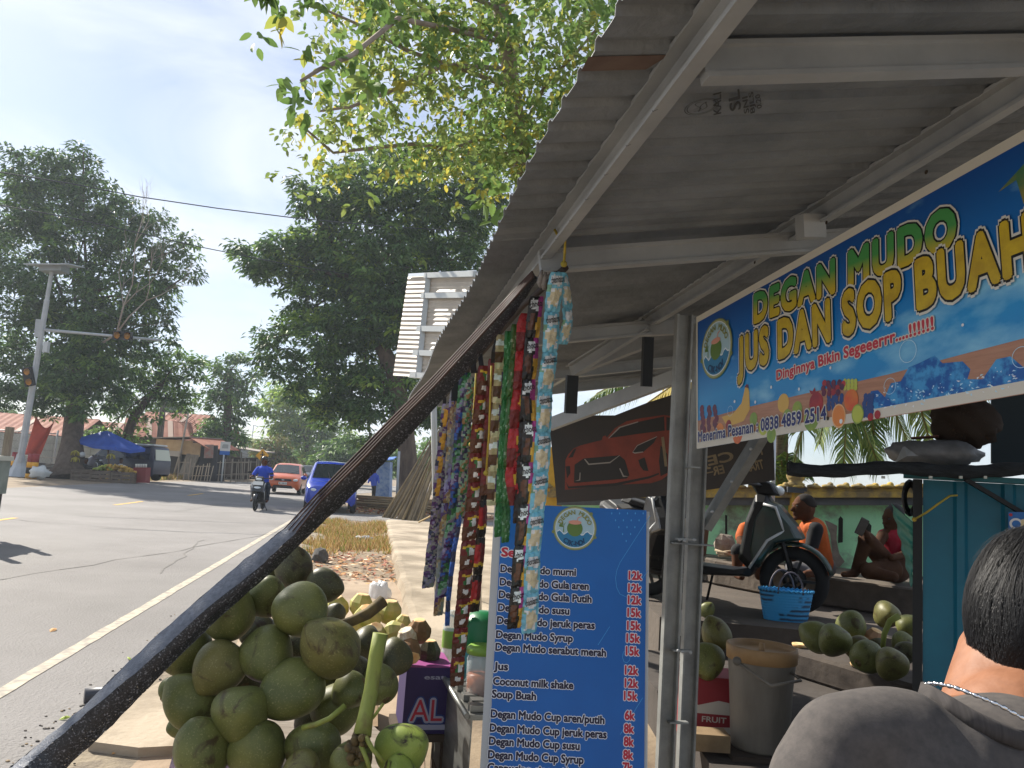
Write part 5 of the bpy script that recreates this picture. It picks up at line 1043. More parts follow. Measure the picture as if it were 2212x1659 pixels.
# ------------------------------------------------------------ bucket, basket, boxes, fruit inside
def inside():
    o = P(1640, 1600, 3.62); o.z = .285; t = thing('plastic_bucket', o, 'tall grimy grey bucket with wire handle and tan recessed lid', 'bucket'); bm = mat('grimy_grey_plastic', '7a746a', .55, c2='5f5a52', scale=5, stretch=(1, 1, .3)); ld = mat('tan_lid', 'a3835a', .6, c2='8a6e4c', scale=6)
    H = P(1640, 1400, 3.62).z - o.z
    MB().lathe(o, [(0, 0), (.128, 0), (.132, .01), (.146, H * .6), (.156, H - .06), (.158, H - .01)], 32).build('body', bm, t)
    MB().lathe(o, [(.150, H - .065), (.163, H - .062), (.166, H - .01), (.163, H + .004), (.150, H + .004), (.144, H - .012), (.140, H - .022), (0, H - .020)], 32).build('lid', ld, t)
    MB().lathe(o + UP * (H - .022), [(.014, 0), (.013, .035), (.0, .036)], 12).build('knob', ld, t)
    a, b = P(1592, 1430, 3.5), P(1708, 1452, 3.56); m1, m2 = P(1665, 1482, 3.38), P(1730, 1470, 3.42); mb = MB(); mb.tube([a, a.lerp(m1, .5), m1, m2, m2.lerp(b, .5), b], [.009, .008, .008, .007, .006, .006], 8); mb.build('handle', bm, t)
    mb = MB(); mb.lathe(P(1592, 1428, 3.47), [(.0, .01), (.018, .01), (.02, 0)], 12, orient(CAM - P(1592, 1428, 3.47))); mb.build('handle_boss', bm, t)
    mb = MB(); mb.box((o.x, o.y, .272), (.34, .32, .022)); tag(mb.build('flat_board', mat('dark_board2', '3c332c', .9)), 'dark flat board under the grey bucket', 'board')
    # basket
    z = .50; c = P(1697, 1325, 6.1); c = Vector((c.x, c.y, z)); t = thing('woven_basket', c, 'blue woven shopping basket with dark zigzag bands and two handles', 'basket')
    m = bpy.data.materials.new('blue_weave'); m.use_nodes = True; nt = m.node_tree; N = nt.nodes.new; L = nt.links.new; b = nt.nodes['Principled BSDF']; b.inputs['Roughness'].default_value = .5
    tc = N('ShaderNodeTexCoord'); w = N('ShaderNodeTexWave'); w.bands_direction = 'Z'; w.inputs['Scale'].default_value = 9; w.inputs['Distortion'].default_value = 1.5; L(tc.outputs['Object'], w.inputs['Vector']); vo = N('ShaderNodeTexChecker'); vo.inputs['Scale'].default_value = 3.2; L(tc.outputs['Object'], vo.inputs['Vector'])
    mx = N('ShaderNodeMix'); mx.data_type = 'RGBA'; ml = N('ShaderNodeMath'); ml.operation = 'MULTIPLY'; n = N('ShaderNodeTexNoise'); n.inputs['Scale'].default_value = 6; L(tc.outputs['Object'], n.inputs['Vector']); r = N('ShaderNodeValToRGB'); r.color_ramp.elements[0].position = .47; r.color_ramp.elements[1].position = .53; L(n.outputs[0], r.inputs[0]); L(r.outputs[0], ml.inputs[0]); L(w.outputs['Fac'], ml.inputs[1]); L(ml.outputs[0], mx.inputs[0]); mx.inputs[6].default_value = (*C3('2f93cc'), 1); mx.inputs[7].default_value = (*C3('16304a'), 1); L(mx.outputs[2], b.inputs['Base Color'])
    wx, wy, hh = .215, .11, .235; mb = MB(); nv = 22; prof = []
    for k in range(nv + 1): f = k / nv; prof.append((.80 + .20 * f + .012 * (k % 2), hh * f))
    mb.lathe(c, [(0, 0.004)] + prof + [(.96, hh - .01), (.78, .01), (0, .01)], 36, None, 0, False, wx, wy); mb.build('weave_body', m, t)
    mb = MB(); pts = [c + Vector((wx * cos(a) * 1.01, wy * sin(a) * 1.01, hh + .006 * (1 if k % 2 else -1))) for k in range(72) for a in (2 * pi * k / 72,)]; mb.tube(pts + pts[:1], .008, 6); mb.build('rim', mat('basket_rim', '2f86b8', .5), t)
    for s in (-1, 1): MB().tube([c + Vector((.10 * cos(a), s * wy * .9, hh - .02 + .17 * sin(a))) for a in [pi * k / 12 for k in range(13)]], .007, 7).build('handle', mat('basket_handle', '5a5660', .6), t)
    # fruit carton at the post foot with coconuts on it
    o = P(1530, 1540, 3.85); t = thing('fruit_carton', (o.x, o.y + .1, .262), 'red and white fruit carton under the coconuts by the post', 'carton'); M = frame((o.x, o.y + .1, 0), (1, -.05, 0)); ztop = P(1530, 1468, 3.8).z
    mb = MB(M); mb.box((0, 0, (ztop + .262) / 2), (.30, .24, ztop - .264)); mb.build('carton_body', mat('carton_red2', '8a2630', .6), t)
    pl = Plane(M @ Vector((-.15, -.1205, .262)), M.to_3x3() @ Vector((1, 0, 0)), UP); mb = MB(); hh = ztop - .262
    mb.add([pl.at(.0, hh * .36, .001), pl.at(.3, hh * .36, .001), pl.at(.3, hh * .55, .001), pl.at(.2, hh * .6, .001), pl.at(.1, hh * .5, .001), pl.at(0, hh * .62, .001)], [tuple(range(6))], 0); mb.add([pl.at(0, 0, .001), pl.at(.3, 0, .001), pl.at(.3, hh * .16, .001), pl.at(0, hh * .1, .001)], [(0, 1, 2, 3)], 0)
    fit_text(mb, pl, "FRUIT", (.12, hh * .22), (.24, hh * .22), (.12, hh * .32), [(.02, 0)], px=False, h0=.002); mb.build('lettering', mat('carton_white2', 'b9b4ac', .6), t)
    mb = MB(); q = P(1522, 1640, 3.55); mb.box((q.x, q.y, .32), (.20, .12, .075)); tag(mb.build('wood_offcut', mat('bare_timber', '8c7658', .8, c2='6a5840', scale=5)), 'squared timber offcut on the dark floor by the post', 'timber')
    g = 'green coconuts inside the stall'
    for u, v, r, k, d, lab in ((1546, 1372, 32, 'o', 4.05, 'olive coconut resting high beside the post, left of the bucket'), (1527, 1428, 38, 'g', 3.85, 'green coconut on the red fruit carton beside the post'), (1508, 1385, 28, 'd', 4.2, 'dark coconut half hidden behind the steel post'), (1765, 1378, 33, 'g', 4.75, 'leftmost green coconut on the dark block, lying on its side'), (1802, 1382, 34, 'g', 4.6, 'upright green coconut second from the left on the dark block'), (1840, 1350, 30, 'g', 5.0, 'green coconut raised at the back of the dark block'), (1853, 1400, 27, 'o', 4.75, 'pale green coconut behind the front middle one on the dark block'), (1872, 1418, 34, 'g', 4.4, 'front middle green coconut on the dark block'), (1925, 1433, 34, 'o', 4.25, 'yellowish coconut at the front right of the dark block'), (1916, 1328, 28, 'o', 5.3, 'ribbed yellow green coconut topmost at the back right'), (1950, 1390, 24, 'g', 4.9, 'small pale coconut beside the kiosk post'), (1957, 1410, 22, 'd', 4.6, 'dim coconut between the kiosk post and the yellowish one'), (1962, 1352, 24, 'g', 5.1, 'green coconut peeking out left of the kiosk post'), (1895, 1395, 18, 'd', 4.9, 'small dull coconut behind the stalk on the dark block'), (1528, 1318, 16, 'g', 5.9, 'halved green coconut on the floor edge behind the post')): coconut(u, v, r, k, lab, g, d)
    young(1888, 1378, 21, 4.95, 'chopped tan coconut husk in the middle of the inside heap', [mat('tan_husk', 'b08a6a', .85), M_cut], (.2, -.3, .9), .6, None) 
    mb = MB(); mb.tube([P(1906, 1405, 4.6), P(1910, 1370, 4.6), P(1922, 1342, 4.6), P(1942, 1330, 4.6)], [.014, .016, .018, .02], 8); tag(mb.build('coconut_stalk', mat('fruit_stalk', '8f9a42')), 'curved yellow stalk rising from the inside coconut heap', 'stalk')
    for u, v, lab in ((1728, 1397, 'cut coconut lid on the dark block corner beside the bucket'), (1856, 1440, 'pale husk chip at the front edge of the dark block')):
        mb = MB(); q = G(u, v, .434); mb.lathe(q, [(0, 0), (.05, .0), (.055, .02), (.048, .022), (.03, .012), (0, .010)], 14); tag(mb.build('husk_piece', M_cut), lab, 'husk piece')
    for u, v, lab in ((1471, 1345, 'small clear plastic bag hanging between the post channels'), (1478, 1140, 'cream plastic bag hanging high between the post channels')):
        mb = MB(); mb.ell(P(u, v, 3.45), (.028, .02, .055 if v > 1200 else .04), None, 12, 9, 0, lambda p: p * (1 + .15 * sin(p.x * 8 + p.z * 6))); tag(mb.build('plastic_bag', mat('bag_clear', 'c4c8cc', .3, bump=.5, bscale=30, alpha=.75) if v > 1200 else mat('bag_cream', 'cfc8b4', .6)), lab, 'bag')
inside()
# ------------------------------------------------------------ the back banner with the printed car
def car_banner():
    tl, bl = P(1187, 915, 5.9), P(1196, 1088, 5.9); pl = Plane(tl, P(1673, 1038, 4.7) - bl, tl - bl); n = pl.n
    t = thing('car_banner', bl, 'dark faded banner with an orange car printed on it behind the stall', 'banner')
    m = mat('faded_black_vinyl', '2c2c2d', .6, c2='37312f', scale=3, bump=.15, bscale=6)
    def X(x, y): return 1179.4 + .248 * x, 822.8 + .248 * y
    q = lambda x, y, h=0: pl.at(*pl.loc(*X(x, y)), h)
    top = [(30, 380), (300, 300), (600, 300), (880, 190), (1100, 120), (1500, 0), (1960, -150)]; bot = [(95, 1062), (400, 1045), (700, 1025), (1040, 1000), (1400, 950), (1700, 910), (1992, 866)]
    mb = MB(); vs = [q(*p) for p in top] + [q(*p) for p in bot]; k = len(top); fs = [(k + i, k + i + 1, i + 1, i) for i in range(k - 1)]; mb.add(vs, fs); mb.add([v - n * .002 for v in vs], [f[::-1] for f in fs]); mb.build('sheet', m, t)
    og, dk, wh, tn, rd = mat('faded_orange_print', '82382a', .6, c2='6c2f24', scale=5), mat('print_dark', '242323', .6), mat('print_silver', '8f8a84', .6), mat('print_tan', '8a7a5c', .6, c2='6e624c', scale=8), mat('print_deep_red', '7a2c22', .6)
    mb = MB()
    def poly(pts, mi, h): mb.add([q(x, y, h) for x, y in pts], [tuple(range(len(pts)))], mi)
    poly([(165, 950), (170, 690), (195, 640), (240, 590), (300, 562), (488, 515), (495, 485), (520, 475), (530, 495), (600, 412), (700, 352), (830, 325), (1030, 297), (1250, 330), (1260, 560), (1220, 700), (1010, 860), (920, 890), (600, 905), (200, 945)], 0, .001)
    poly([(545, 495), (640, 402), (800, 358), (1030, 308), (1036, 432), (800, 462), (565, 496)], 1, .002); poly([(1050, 315), (1240, 345), (1240, 420), (1050, 432)], 1, .002)
    poly([(543, 500), (640, 400), (805, 352), (806, 360), (650, 408), (552, 500)], 2, .003)
    poly([(245, 885), (250, 730), (330, 675), (640, 648), (690, 690), (728, 820), (705, 850), (265, 888)], 1, .002)
    poly([(333, 680), (372, 732), (560, 716), (648, 648), (640, 648), (560, 705), (378, 720), (345, 680)], 2, .003); poly([(640, 762), (672, 836), (722, 832), (680, 824), (650, 762)], 2, .003); poly([(303, 798), (300, 866), (252, 872), (292, 860), (296, 798)], 2, .003)
    poly([(760, 618), (800, 565), (970, 488), (940, 540), (850, 618), (770, 628)], 1, .002); poly([(760, 618), (800, 565), (970, 488), (968, 482), (795, 560), (754, 622), (775, 634), (850, 622), (848, 614), (775, 622)], 2, .003)
    poly([(195, 670), (240, 600), (268, 585), (235, 665)], 1, .002); poly([(172, 745), (210, 740), (215, 800), (185, 850)], 1, .002); poly([(805, 690), (860, 665), (895, 785), (850, 780), (820, 740)], 1, .002)
    poly([(175, 880), (200, 920), (600, 890), (900, 830), (985, 800), (985, 815), (900, 850), (600, 915), (195, 938)], 1, .002)
    poly([(1000, 560), (1060, 640), (1060, 800), (1000, 830), (985, 700)], 1, .002)
    # the lettering shows reversed, as seen from behind
    for x0, x1, y0, y1 in ((1005, 1060, 490, 745),): poly([(x0, y0), (x0 + 25, y0 - 5), (x1, y1), (x0 + 30, y1)], 3, .003)
    def rev(s, a, b, tp, h=.0035):
        c, d, e = pl.loc(*X(*a)), pl.loc(*X(*b)), pl.loc(*X(*tp)); fit_text(mb, pl, s, c, d, e, [(.03, 3)], px=False, h0=h, flip=True)
    rev("CEJ", (1640, 690), (1385, 745), (1640, 600)); rev("TRAN", (1905, 760), (1745, 795), (1903, 675)); rev("ER", (1560, 800), (1465, 822), (1556, 722)); rev("N", (1890, 640), (1830, 655), (1888, 565))
    poly([(1380, 800), (1460, 785), (1460, 795), (1380, 812)], 3, .003)
    mb.build('print', [og, dk, wh, tn, rd], t)
car_banner()
# ------------------------------------------------------------ scooters
def scooter(M, label, panel, group=None, mirrors=True, sub=True):
    t = thing('scooter', M.translation, label, 'scooter', group)
    tyre, rim, blk, chrome = mat('tyre_rubber', '1a1a1b', .85), mat('dark_rim', '2b2c2e', .4, .6), mat('black_plastic', '17181a', .45), mat('chrome', 'b8babc', .2, .9)
    for x in (.64, -.62):
        w = MB(M); rot = Matrix.Rotation(pi / 2, 3, 'X'); R0 = .28; prof = [(R0 - .055 + .055 * cos(a), .045 * sin(a)) for a in [2 * pi * k / 10 for k in range(11)]]
        w.lathe((x, 0, R0), prof, 32, rot); wo = w.build('wheel', tyre, t); r = MB(M)
        r.lathe((x, 0, R0), [(.20, -.022), (.225, -.03), (.225, .03), (.20, .022), (.20, -.022)], 32, rot); r.lathe((x, 0, R0), [(0, .05), (.035, .05), (.04, 0), (.035, -.05), (0, -.05)], 14, rot)
        for k in range(5): a = 2 * pi * k / 5; r.beam(Vector((x, 0, R0)), Vector((x + .21 * cos(a), 0, R0 + .21 * sin(a))), .022, .03, (0, 1, 0))
        r.lathe((x, .045, R0), [(.06, 0), (.10, 0), (.10, .004), (.06, .004)], 20, rot); r.build('rim', rim, wo)
    f = MB(M)
    for s in (-1, 1): f.tube([(.64, .07 * s, .28), (.56, .07 * s, .55), (.47, .04 * s, .80)], .018, 8)
    f.build('fork', chrome if False else blk, t)
    def shell(name, side, half, m, par=None, bulge=.25):
        """side: list of (x, z) outline; extruded to +-half with a rounded belly"""
        b = MB(M); n = len(side); cx = sum(p[0] for p in side) / n; cz = sum(p[1] for p in side) / n; vs = []
        for y, k in ((-half, .80), (-half * .72, 1.0), (half * .72, 1.0), (half, .80)):
            vs += [(cx + (x - cx) * k, y, cz + (z - cz) * k) for x, z in side]
        b.add(vs, [(j * n + i, j * n + (i + 1) % n, (j + 1) * n + (i + 1) % n, (j + 1) * n + i) for j in range(3) for i in range(n)] + [tuple(range(n))[::-1], tuple(range(3 * n, 4 * n))]); return b.build(name, m, par or t, bevel=.008)
    pm = panel; fen = MB(M); vs = []
    for k in range(13):
        a = radians(15 + 150 * k / 12)
        for y, r in ((-.062, .29), (-.05, .315), (0, .325), (.05, .315), (.062, .29)): vs.append((.64 + r * cos(a), y, .28 + r * sin(a)))
    fen.add(vs, [(5 * i + e, 5 * i + e + 1, 5 * i + e + 6, 5 * i + e + 5) for i in range(12) for e in range(4)], 0, True); o = fen.build('front_fender', pm, t); s = o.modifiers.new('t', 'SOLIDIFY'); s.thickness = .004
    shell('front_apron', [(.55, .66), (.50, .86), (.42, .98), (.33, .98), (.25, .75), (.20, .42), (.30, .33), (.38, .40), (.42, .55)], .19, blk)
    shell('side_panel', [(.72, .63), (.66, .74), (.52, .90), (.40, .95), (.31, .80), (.27, .50), (.30, .36), (.38, .40), (.50, .58)], .20, pm)
    for s2 in (-1, 1):
        b = MB(M); b.tube([(.57, .19 * s2, .69), (.50, .205 * s2, .88), (.40, .20 * s2, .90)], .012, 6); b.tube([(.57, .19 * s2, .69), (.44, .205 * s2, .60), (.30, .20 * s2, .36)], .012, 6); b.build('trim', mat('trim_white', 'c9cdd0', .4), t)
    shell('head_cowl', [(.52, .98), (.46, 1.08), (.36, 1.12), (.28, 1.06), (.34, .97)], .13, blk)
    b = MB(M); b.ell((.50, 0, 1.02), (.05, .10, .045), None, 14, 8); b.build('headlight', mat('headlight_glass', 'c4ccd0', .1), t)
    b = MB(M); b.tube([(.30, -.34, 1.06), (.36, -.2, 1.06), (.38, 0, 1.04), (.36, .2, 1.06), (.30, .34, 1.06)], .014, 8); b.build('handlebar', blk, t)
    for s2 in (-1, 1):
        b = MB(M); b.tube([(.35, .24 * s2, 1.07), (.36, .28 * s2, 1.17), (.34, .33 * s2, 1.22)], .006, 6); b.ell((.34, .35 * s2, 1.23), (.015, .07, .04), None, 12, 8); b.build('mirror', blk, t)
    shell('floor_board', [(.34, .36), (.30, .28), (-.30, .24), (-.34, .40), (-.20, .34), (.20, .33)], .17, blk)
    shell('rear_body', [(-.12, .40), (-.10, .64), (-.30, .70), (-.80, .82), (-.92, .80), (-.80, .64), (-.45, .44), (-.30, .30)], .17, blk)
    shell('seat', [(-.08, .66), (-.10, .74), (-.35, .76), (-.50, .80), (-.84, .88), (-.88, .83), (-.5, .74), (-.3, .70)], .14, mat('seat_vinyl', '202124', .6))
    b = MB(M); b.ell((-.90, 0, .74), (.03, .10, .04), None, 10, 6); b.build('tail_light', mat('tail_red', '8a1c1c', .3), t)
    shell('engine', [(-.2, .30), (-.3, .42), (-.62, .40), (-.72, .28), (-.6, .20), (-.3, .20)], .10, mat('engine_grey', '4a4b4c', .5, .4))
    b = MB(M); b.tube([(-.25, -.13, .26), (-.5, -.15, .24), (-.62, -.16, .28), (-.95, -.17, .36)], [.02, .025, .05, .045], 10); b.build('exhaust', mat('exhaust_black', '26272a', .5, .3), t)
    b = MB(M); b.tube([(-.05, .12, .27), (-.12, .24, .0)], .012, 6); b.build('side_stand', blk, t)
    return t
ax = P(1715, 1250, 6.45); hd = Vector((.90, -.43, 0)).normalized(); org = ax - hd * .64; org.z = .502
pmat = mat('scooter_grey_green', '262e2d', .3, c2='1d4038', scale=5, coat=.4)
scooter(frame(org, hd), 'black and grey scooter with green graphics parked on the raised floor behind the basket', pmat)
org = P(1395, 1260, 6.9); org.z = .502
scooter(frame(org, Vector((.25, -1, 0))), 'black scooter half hidden behind the menu board, mirror and front showing above it', mat('scooter_black', '202226', .3, coat=.4))
# ------------------------------------------------------------ people on the ledge
SKN = mat('skin_brown', '4c3022', .85, c2='593a29', scale=9, spec=.15); SKD = mat('skin_dark', '3a2418', .85, c2='47301f', scale=8, spec=.15); HR = mat('black_hair', '15120f', .7); ORG_ = mat('orange_shirt', 'b9581a', .85, c2='9e4a16', scale=7); BLK = mat('black_cloth', '1c1d20', .9); GRY = mat('grey_trousers', '6c6c70', .9); REDS = mat('red_shirt', '8c1c2c', .9); BRN = mat('brown_shorts', '4e3628', .9)
def px3(*p): return P(*p)
def add_head(caps, c, face, r=.1, skin=0):
    """head with brow, nose, lips, chin and ear; face = direction it looks"""
    f = Vector(face).normalized(); s = f.cross(UP).normalized(); M3 = Matrix((s, f, UP)).transposed()
    caps += [(c, None, (r * .76, r * .96, r * 1.12), M3, skin), (c + f * r * .35 - UP * r * .55, None, (r * .55, r * .55, r * .55), M3, skin), (c + f * r * .92 + UP * r * .05, c + f * r * 1.12 - UP * r * .28, r * .09, r * .15, skin), (c + f * r * .86 - UP * r * .58, None, (r * .25, r * .16, r * .12), M3, skin), (c + f * r * .75 - UP * r * .95, None, (r * .28, r * .22, r * .2), M3, skin), (c + f * r * .84 + UP * r * .25, None, (r * .5, r * .14, r * .12), M3, skin)]
    for k in (-1, 1): caps.append((c + s * k * r * .76 - f * r * .08 - UP * r * .1, None, (r * .09, r * .2, r * .3), M3, skin))
    return f, s, M3
def eyes(t, c, f, s, M3, r=.1, hair=None, cap=.55):
    mb = MB()
    for k in (-1, 1): mb.ell(c + f * r * .84 + s * k * r * .32 + UP * r * .08, (r * .14, r * .07, r * .07), M3, 8, 6)
    mb.build('eyes', mat('eye_dark', '1a120e', .3), t)
    if hair:
        mb = MB(); mb.ell(c + UP * r * .12 - f * r * .1, (r * .82, r * .96, r * 1.06), M3, 20, 14, 0, lambda p: p if p.z > -.05 + .5 * max(0, p.y) else Vector((p.x * .85, p.y * .80, p.z * .4)))
        mb.build('hair', hair, t)
def person_a():
    t = thing('person', P(1760, 1240, 7.0), 'person in orange shirt with black sleeves sitting in profile on the ledge', 'person')
    c = P(1737, 1096, 7.0); caps = []; f, s, M3 = add_head(caps, c, (-1, -.15, 0), .108)
    q = lambda u, v, d=7.0: P(u, v, d)
    caps += [(q(1743, 1115), q(1752, 1138), .055, .06, 0), (q(1756, 1146), q(1760, 1180), .125, .135, 1), (q(1760, 1180), q(1766, 1218), .135, .14, 1), (q(1748, 1142, 6.86), q(1764, 1140, 6.86), .055, .06, 1),
             (q(1762, 1144, 6.82), q(1752, 1186, 6.78), .068, .058, 2), (q(1752, 1187, 6.78), q(1751, 1193, 6.78), .060, .058, 1), (q(1751, 1193, 6.78), q(1716, 1205, 6.7), .044, .032, 0), (q(1712, 1206, 6.7), q(1704, 1208, 6.7), .032, .024, 0),
             (q(1745, 1145, 7.2), q(1722, 1185, 7.2), .06, .052, 2), (q(1722, 1185, 7.2), q(1706, 1203, 7.1), .042, .03, 0),
             (q(1768, 1222, 6.95), q(1715, 1226, 6.8), .10, .075, 3), (q(1715, 1226, 6.8), q(1762, 1236, 6.72), .07, .05, 3), (q(1768, 1224, 7.1), q(1712, 1222, 7.2), .10, .075, 3), (q(1766, 1224, 7.0), q(1782, 1226, 7.0), .12, .10, 3), (q(1762, 1238, 6.7), q(1740, 1240, 6.66), .035, .03, 0)]
    blob('body', caps, [SKN, ORG_, BLK, GRY], t, .009, 5); eyes(t, c, f, s, M3, .108, mat('cropped_hair', '221c18', .9))
def person_b():
    t = thing('person', P(1610, 1240, 7.7), 'person in orange shirt bending forward on the ledge behind the scooter', 'person')
    c = P(1656, 1098, 7.7); caps = []; f, s, M3 = add_head(caps, c, (.55, -.75, -.3), .108); q = lambda u, v, d=7.7: P(u, v, d)
    caps += [(q(1652, 1115), q(1645, 1132), .055, .06, 0), (q(1638, 1148), q(1628, 1205), .13, .14, 1), (q(1612, 1140, 7.6), q(1660, 1145, 7.6), .06, .06, 1), (q(1608, 1142, 7.55), q(1601, 1160, 7.5), .062, .06, 1), (q(1601, 1160, 7.5), q(1600, 1174, 7.4), .045, .04, 0), (q(1600, 1174, 7.4), q(1634, 1188, 7.2), .04, .03, 0), (q(1638, 1190, 7.2), q(1646, 1193, 7.2), .03, .022, 0),
             (q(1662, 1148, 7.5), q(1672, 1180, 7.4), .058, .045, 1), (q(1672, 1180, 7.4), q(1650, 1195, 7.2), .04, .03, 0), (q(1626, 1208, 7.6), q(1594, 1190, 7.2), .09, .07, 2), (q(1594, 1190, 7.2), q(1592, 1238, 7.15), .062, .042, 0), (q(1592, 1242, 7.15), q(1602, 1247, 7.0), .035, .03, 0), (q(1634, 1208, 7.6), q(1640, 1195, 7.2), .09, .07, 2), (q(1640, 1195, 7.2), q(1640, 1244, 7.1), .06, .042, 0)]
    blob('body', caps, [SKN, ORG_, BLK], t, .010, 5); eyes(t, c, f, s, M3, .108, HR)
def person_c():
    t = thing('person', P(1905, 1246, 7.0), 'person in red sleeveless shirt leaning back with a knee up holding a phone', 'person')
    c = P(1929, 1118, 7.0); caps = []; f, s, M3 = add_head(caps, c, (-1, -.4, -.25), .105); q = lambda u, v, d=7.0: P(u, v, d)
    caps += [(q(1931, 1135), q(1932, 1150), .055, .06, 0), (q(1932, 1166), q(1934, 1200), .13, .13, 1), (q(1934, 1200), q(1934, 1226), .13, .14, 2), (q(1908, 1156), q(1955, 1158), .055, .055, 1), (q(1906, 1158, 6.95), q(1890, 1190, 6.8), .05, .042, 0), (q(1890, 1190, 6.8), q(1872, 1158, 6.6), .04, .03, 0), (q(1871, 1153, 6.6), q(1866, 1146, 6.6), .03, .022, 0), (q(1864, 1146, 6.6), q(1862, 1138, 6.58), .012, .010, 0), (q(1868, 1144, 6.58), q(1867, 1137, 6.56), .012, .010, 0), (q(1858, 1148, 6.6), q(1860, 1141, 6.58), .012, .010, 0),
             (q(1956, 1162, 6.95), q(1962, 1196, 6.8), .05, .042, 0), (q(1962, 1196, 6.8), q(1925, 1206, 6.6), .04, .03, 0),
             (q(1922, 1226, 6.9), q(1872, 1166, 6.7), .095, .075, 0), (q(1872, 1166, 6.7), q(1848, 1234, 6.7), .065, .042, 0), (q(1847, 1239, 6.7), q(1822, 1241, 6.65), .036, .026, 0), (q(1926, 1230, 6.8), q(1876, 1234, 6.6), .095, .07, 0), (q(1876, 1236, 6.6), q(1930, 1246, 6.5), .06, .045, 0)]
    blob('body', caps, [SKD, REDS, BRN], t, .010, 5); eyes(t, c, f, s, M3, .105, HR)
    M = frame(P(1862, 1138, 6.5), ix, UP); mb = MB(M); mb.box((0, 0, 0), (.075, .01, .15), Matrix.Rotation(.5, 3, 'Y')); tag(mb.build('phone', mat('phone_black', '15161a', .2), bevel=.004), 'black phone held by the person in red', 'phone')
person_a(); person_b(); person_c()
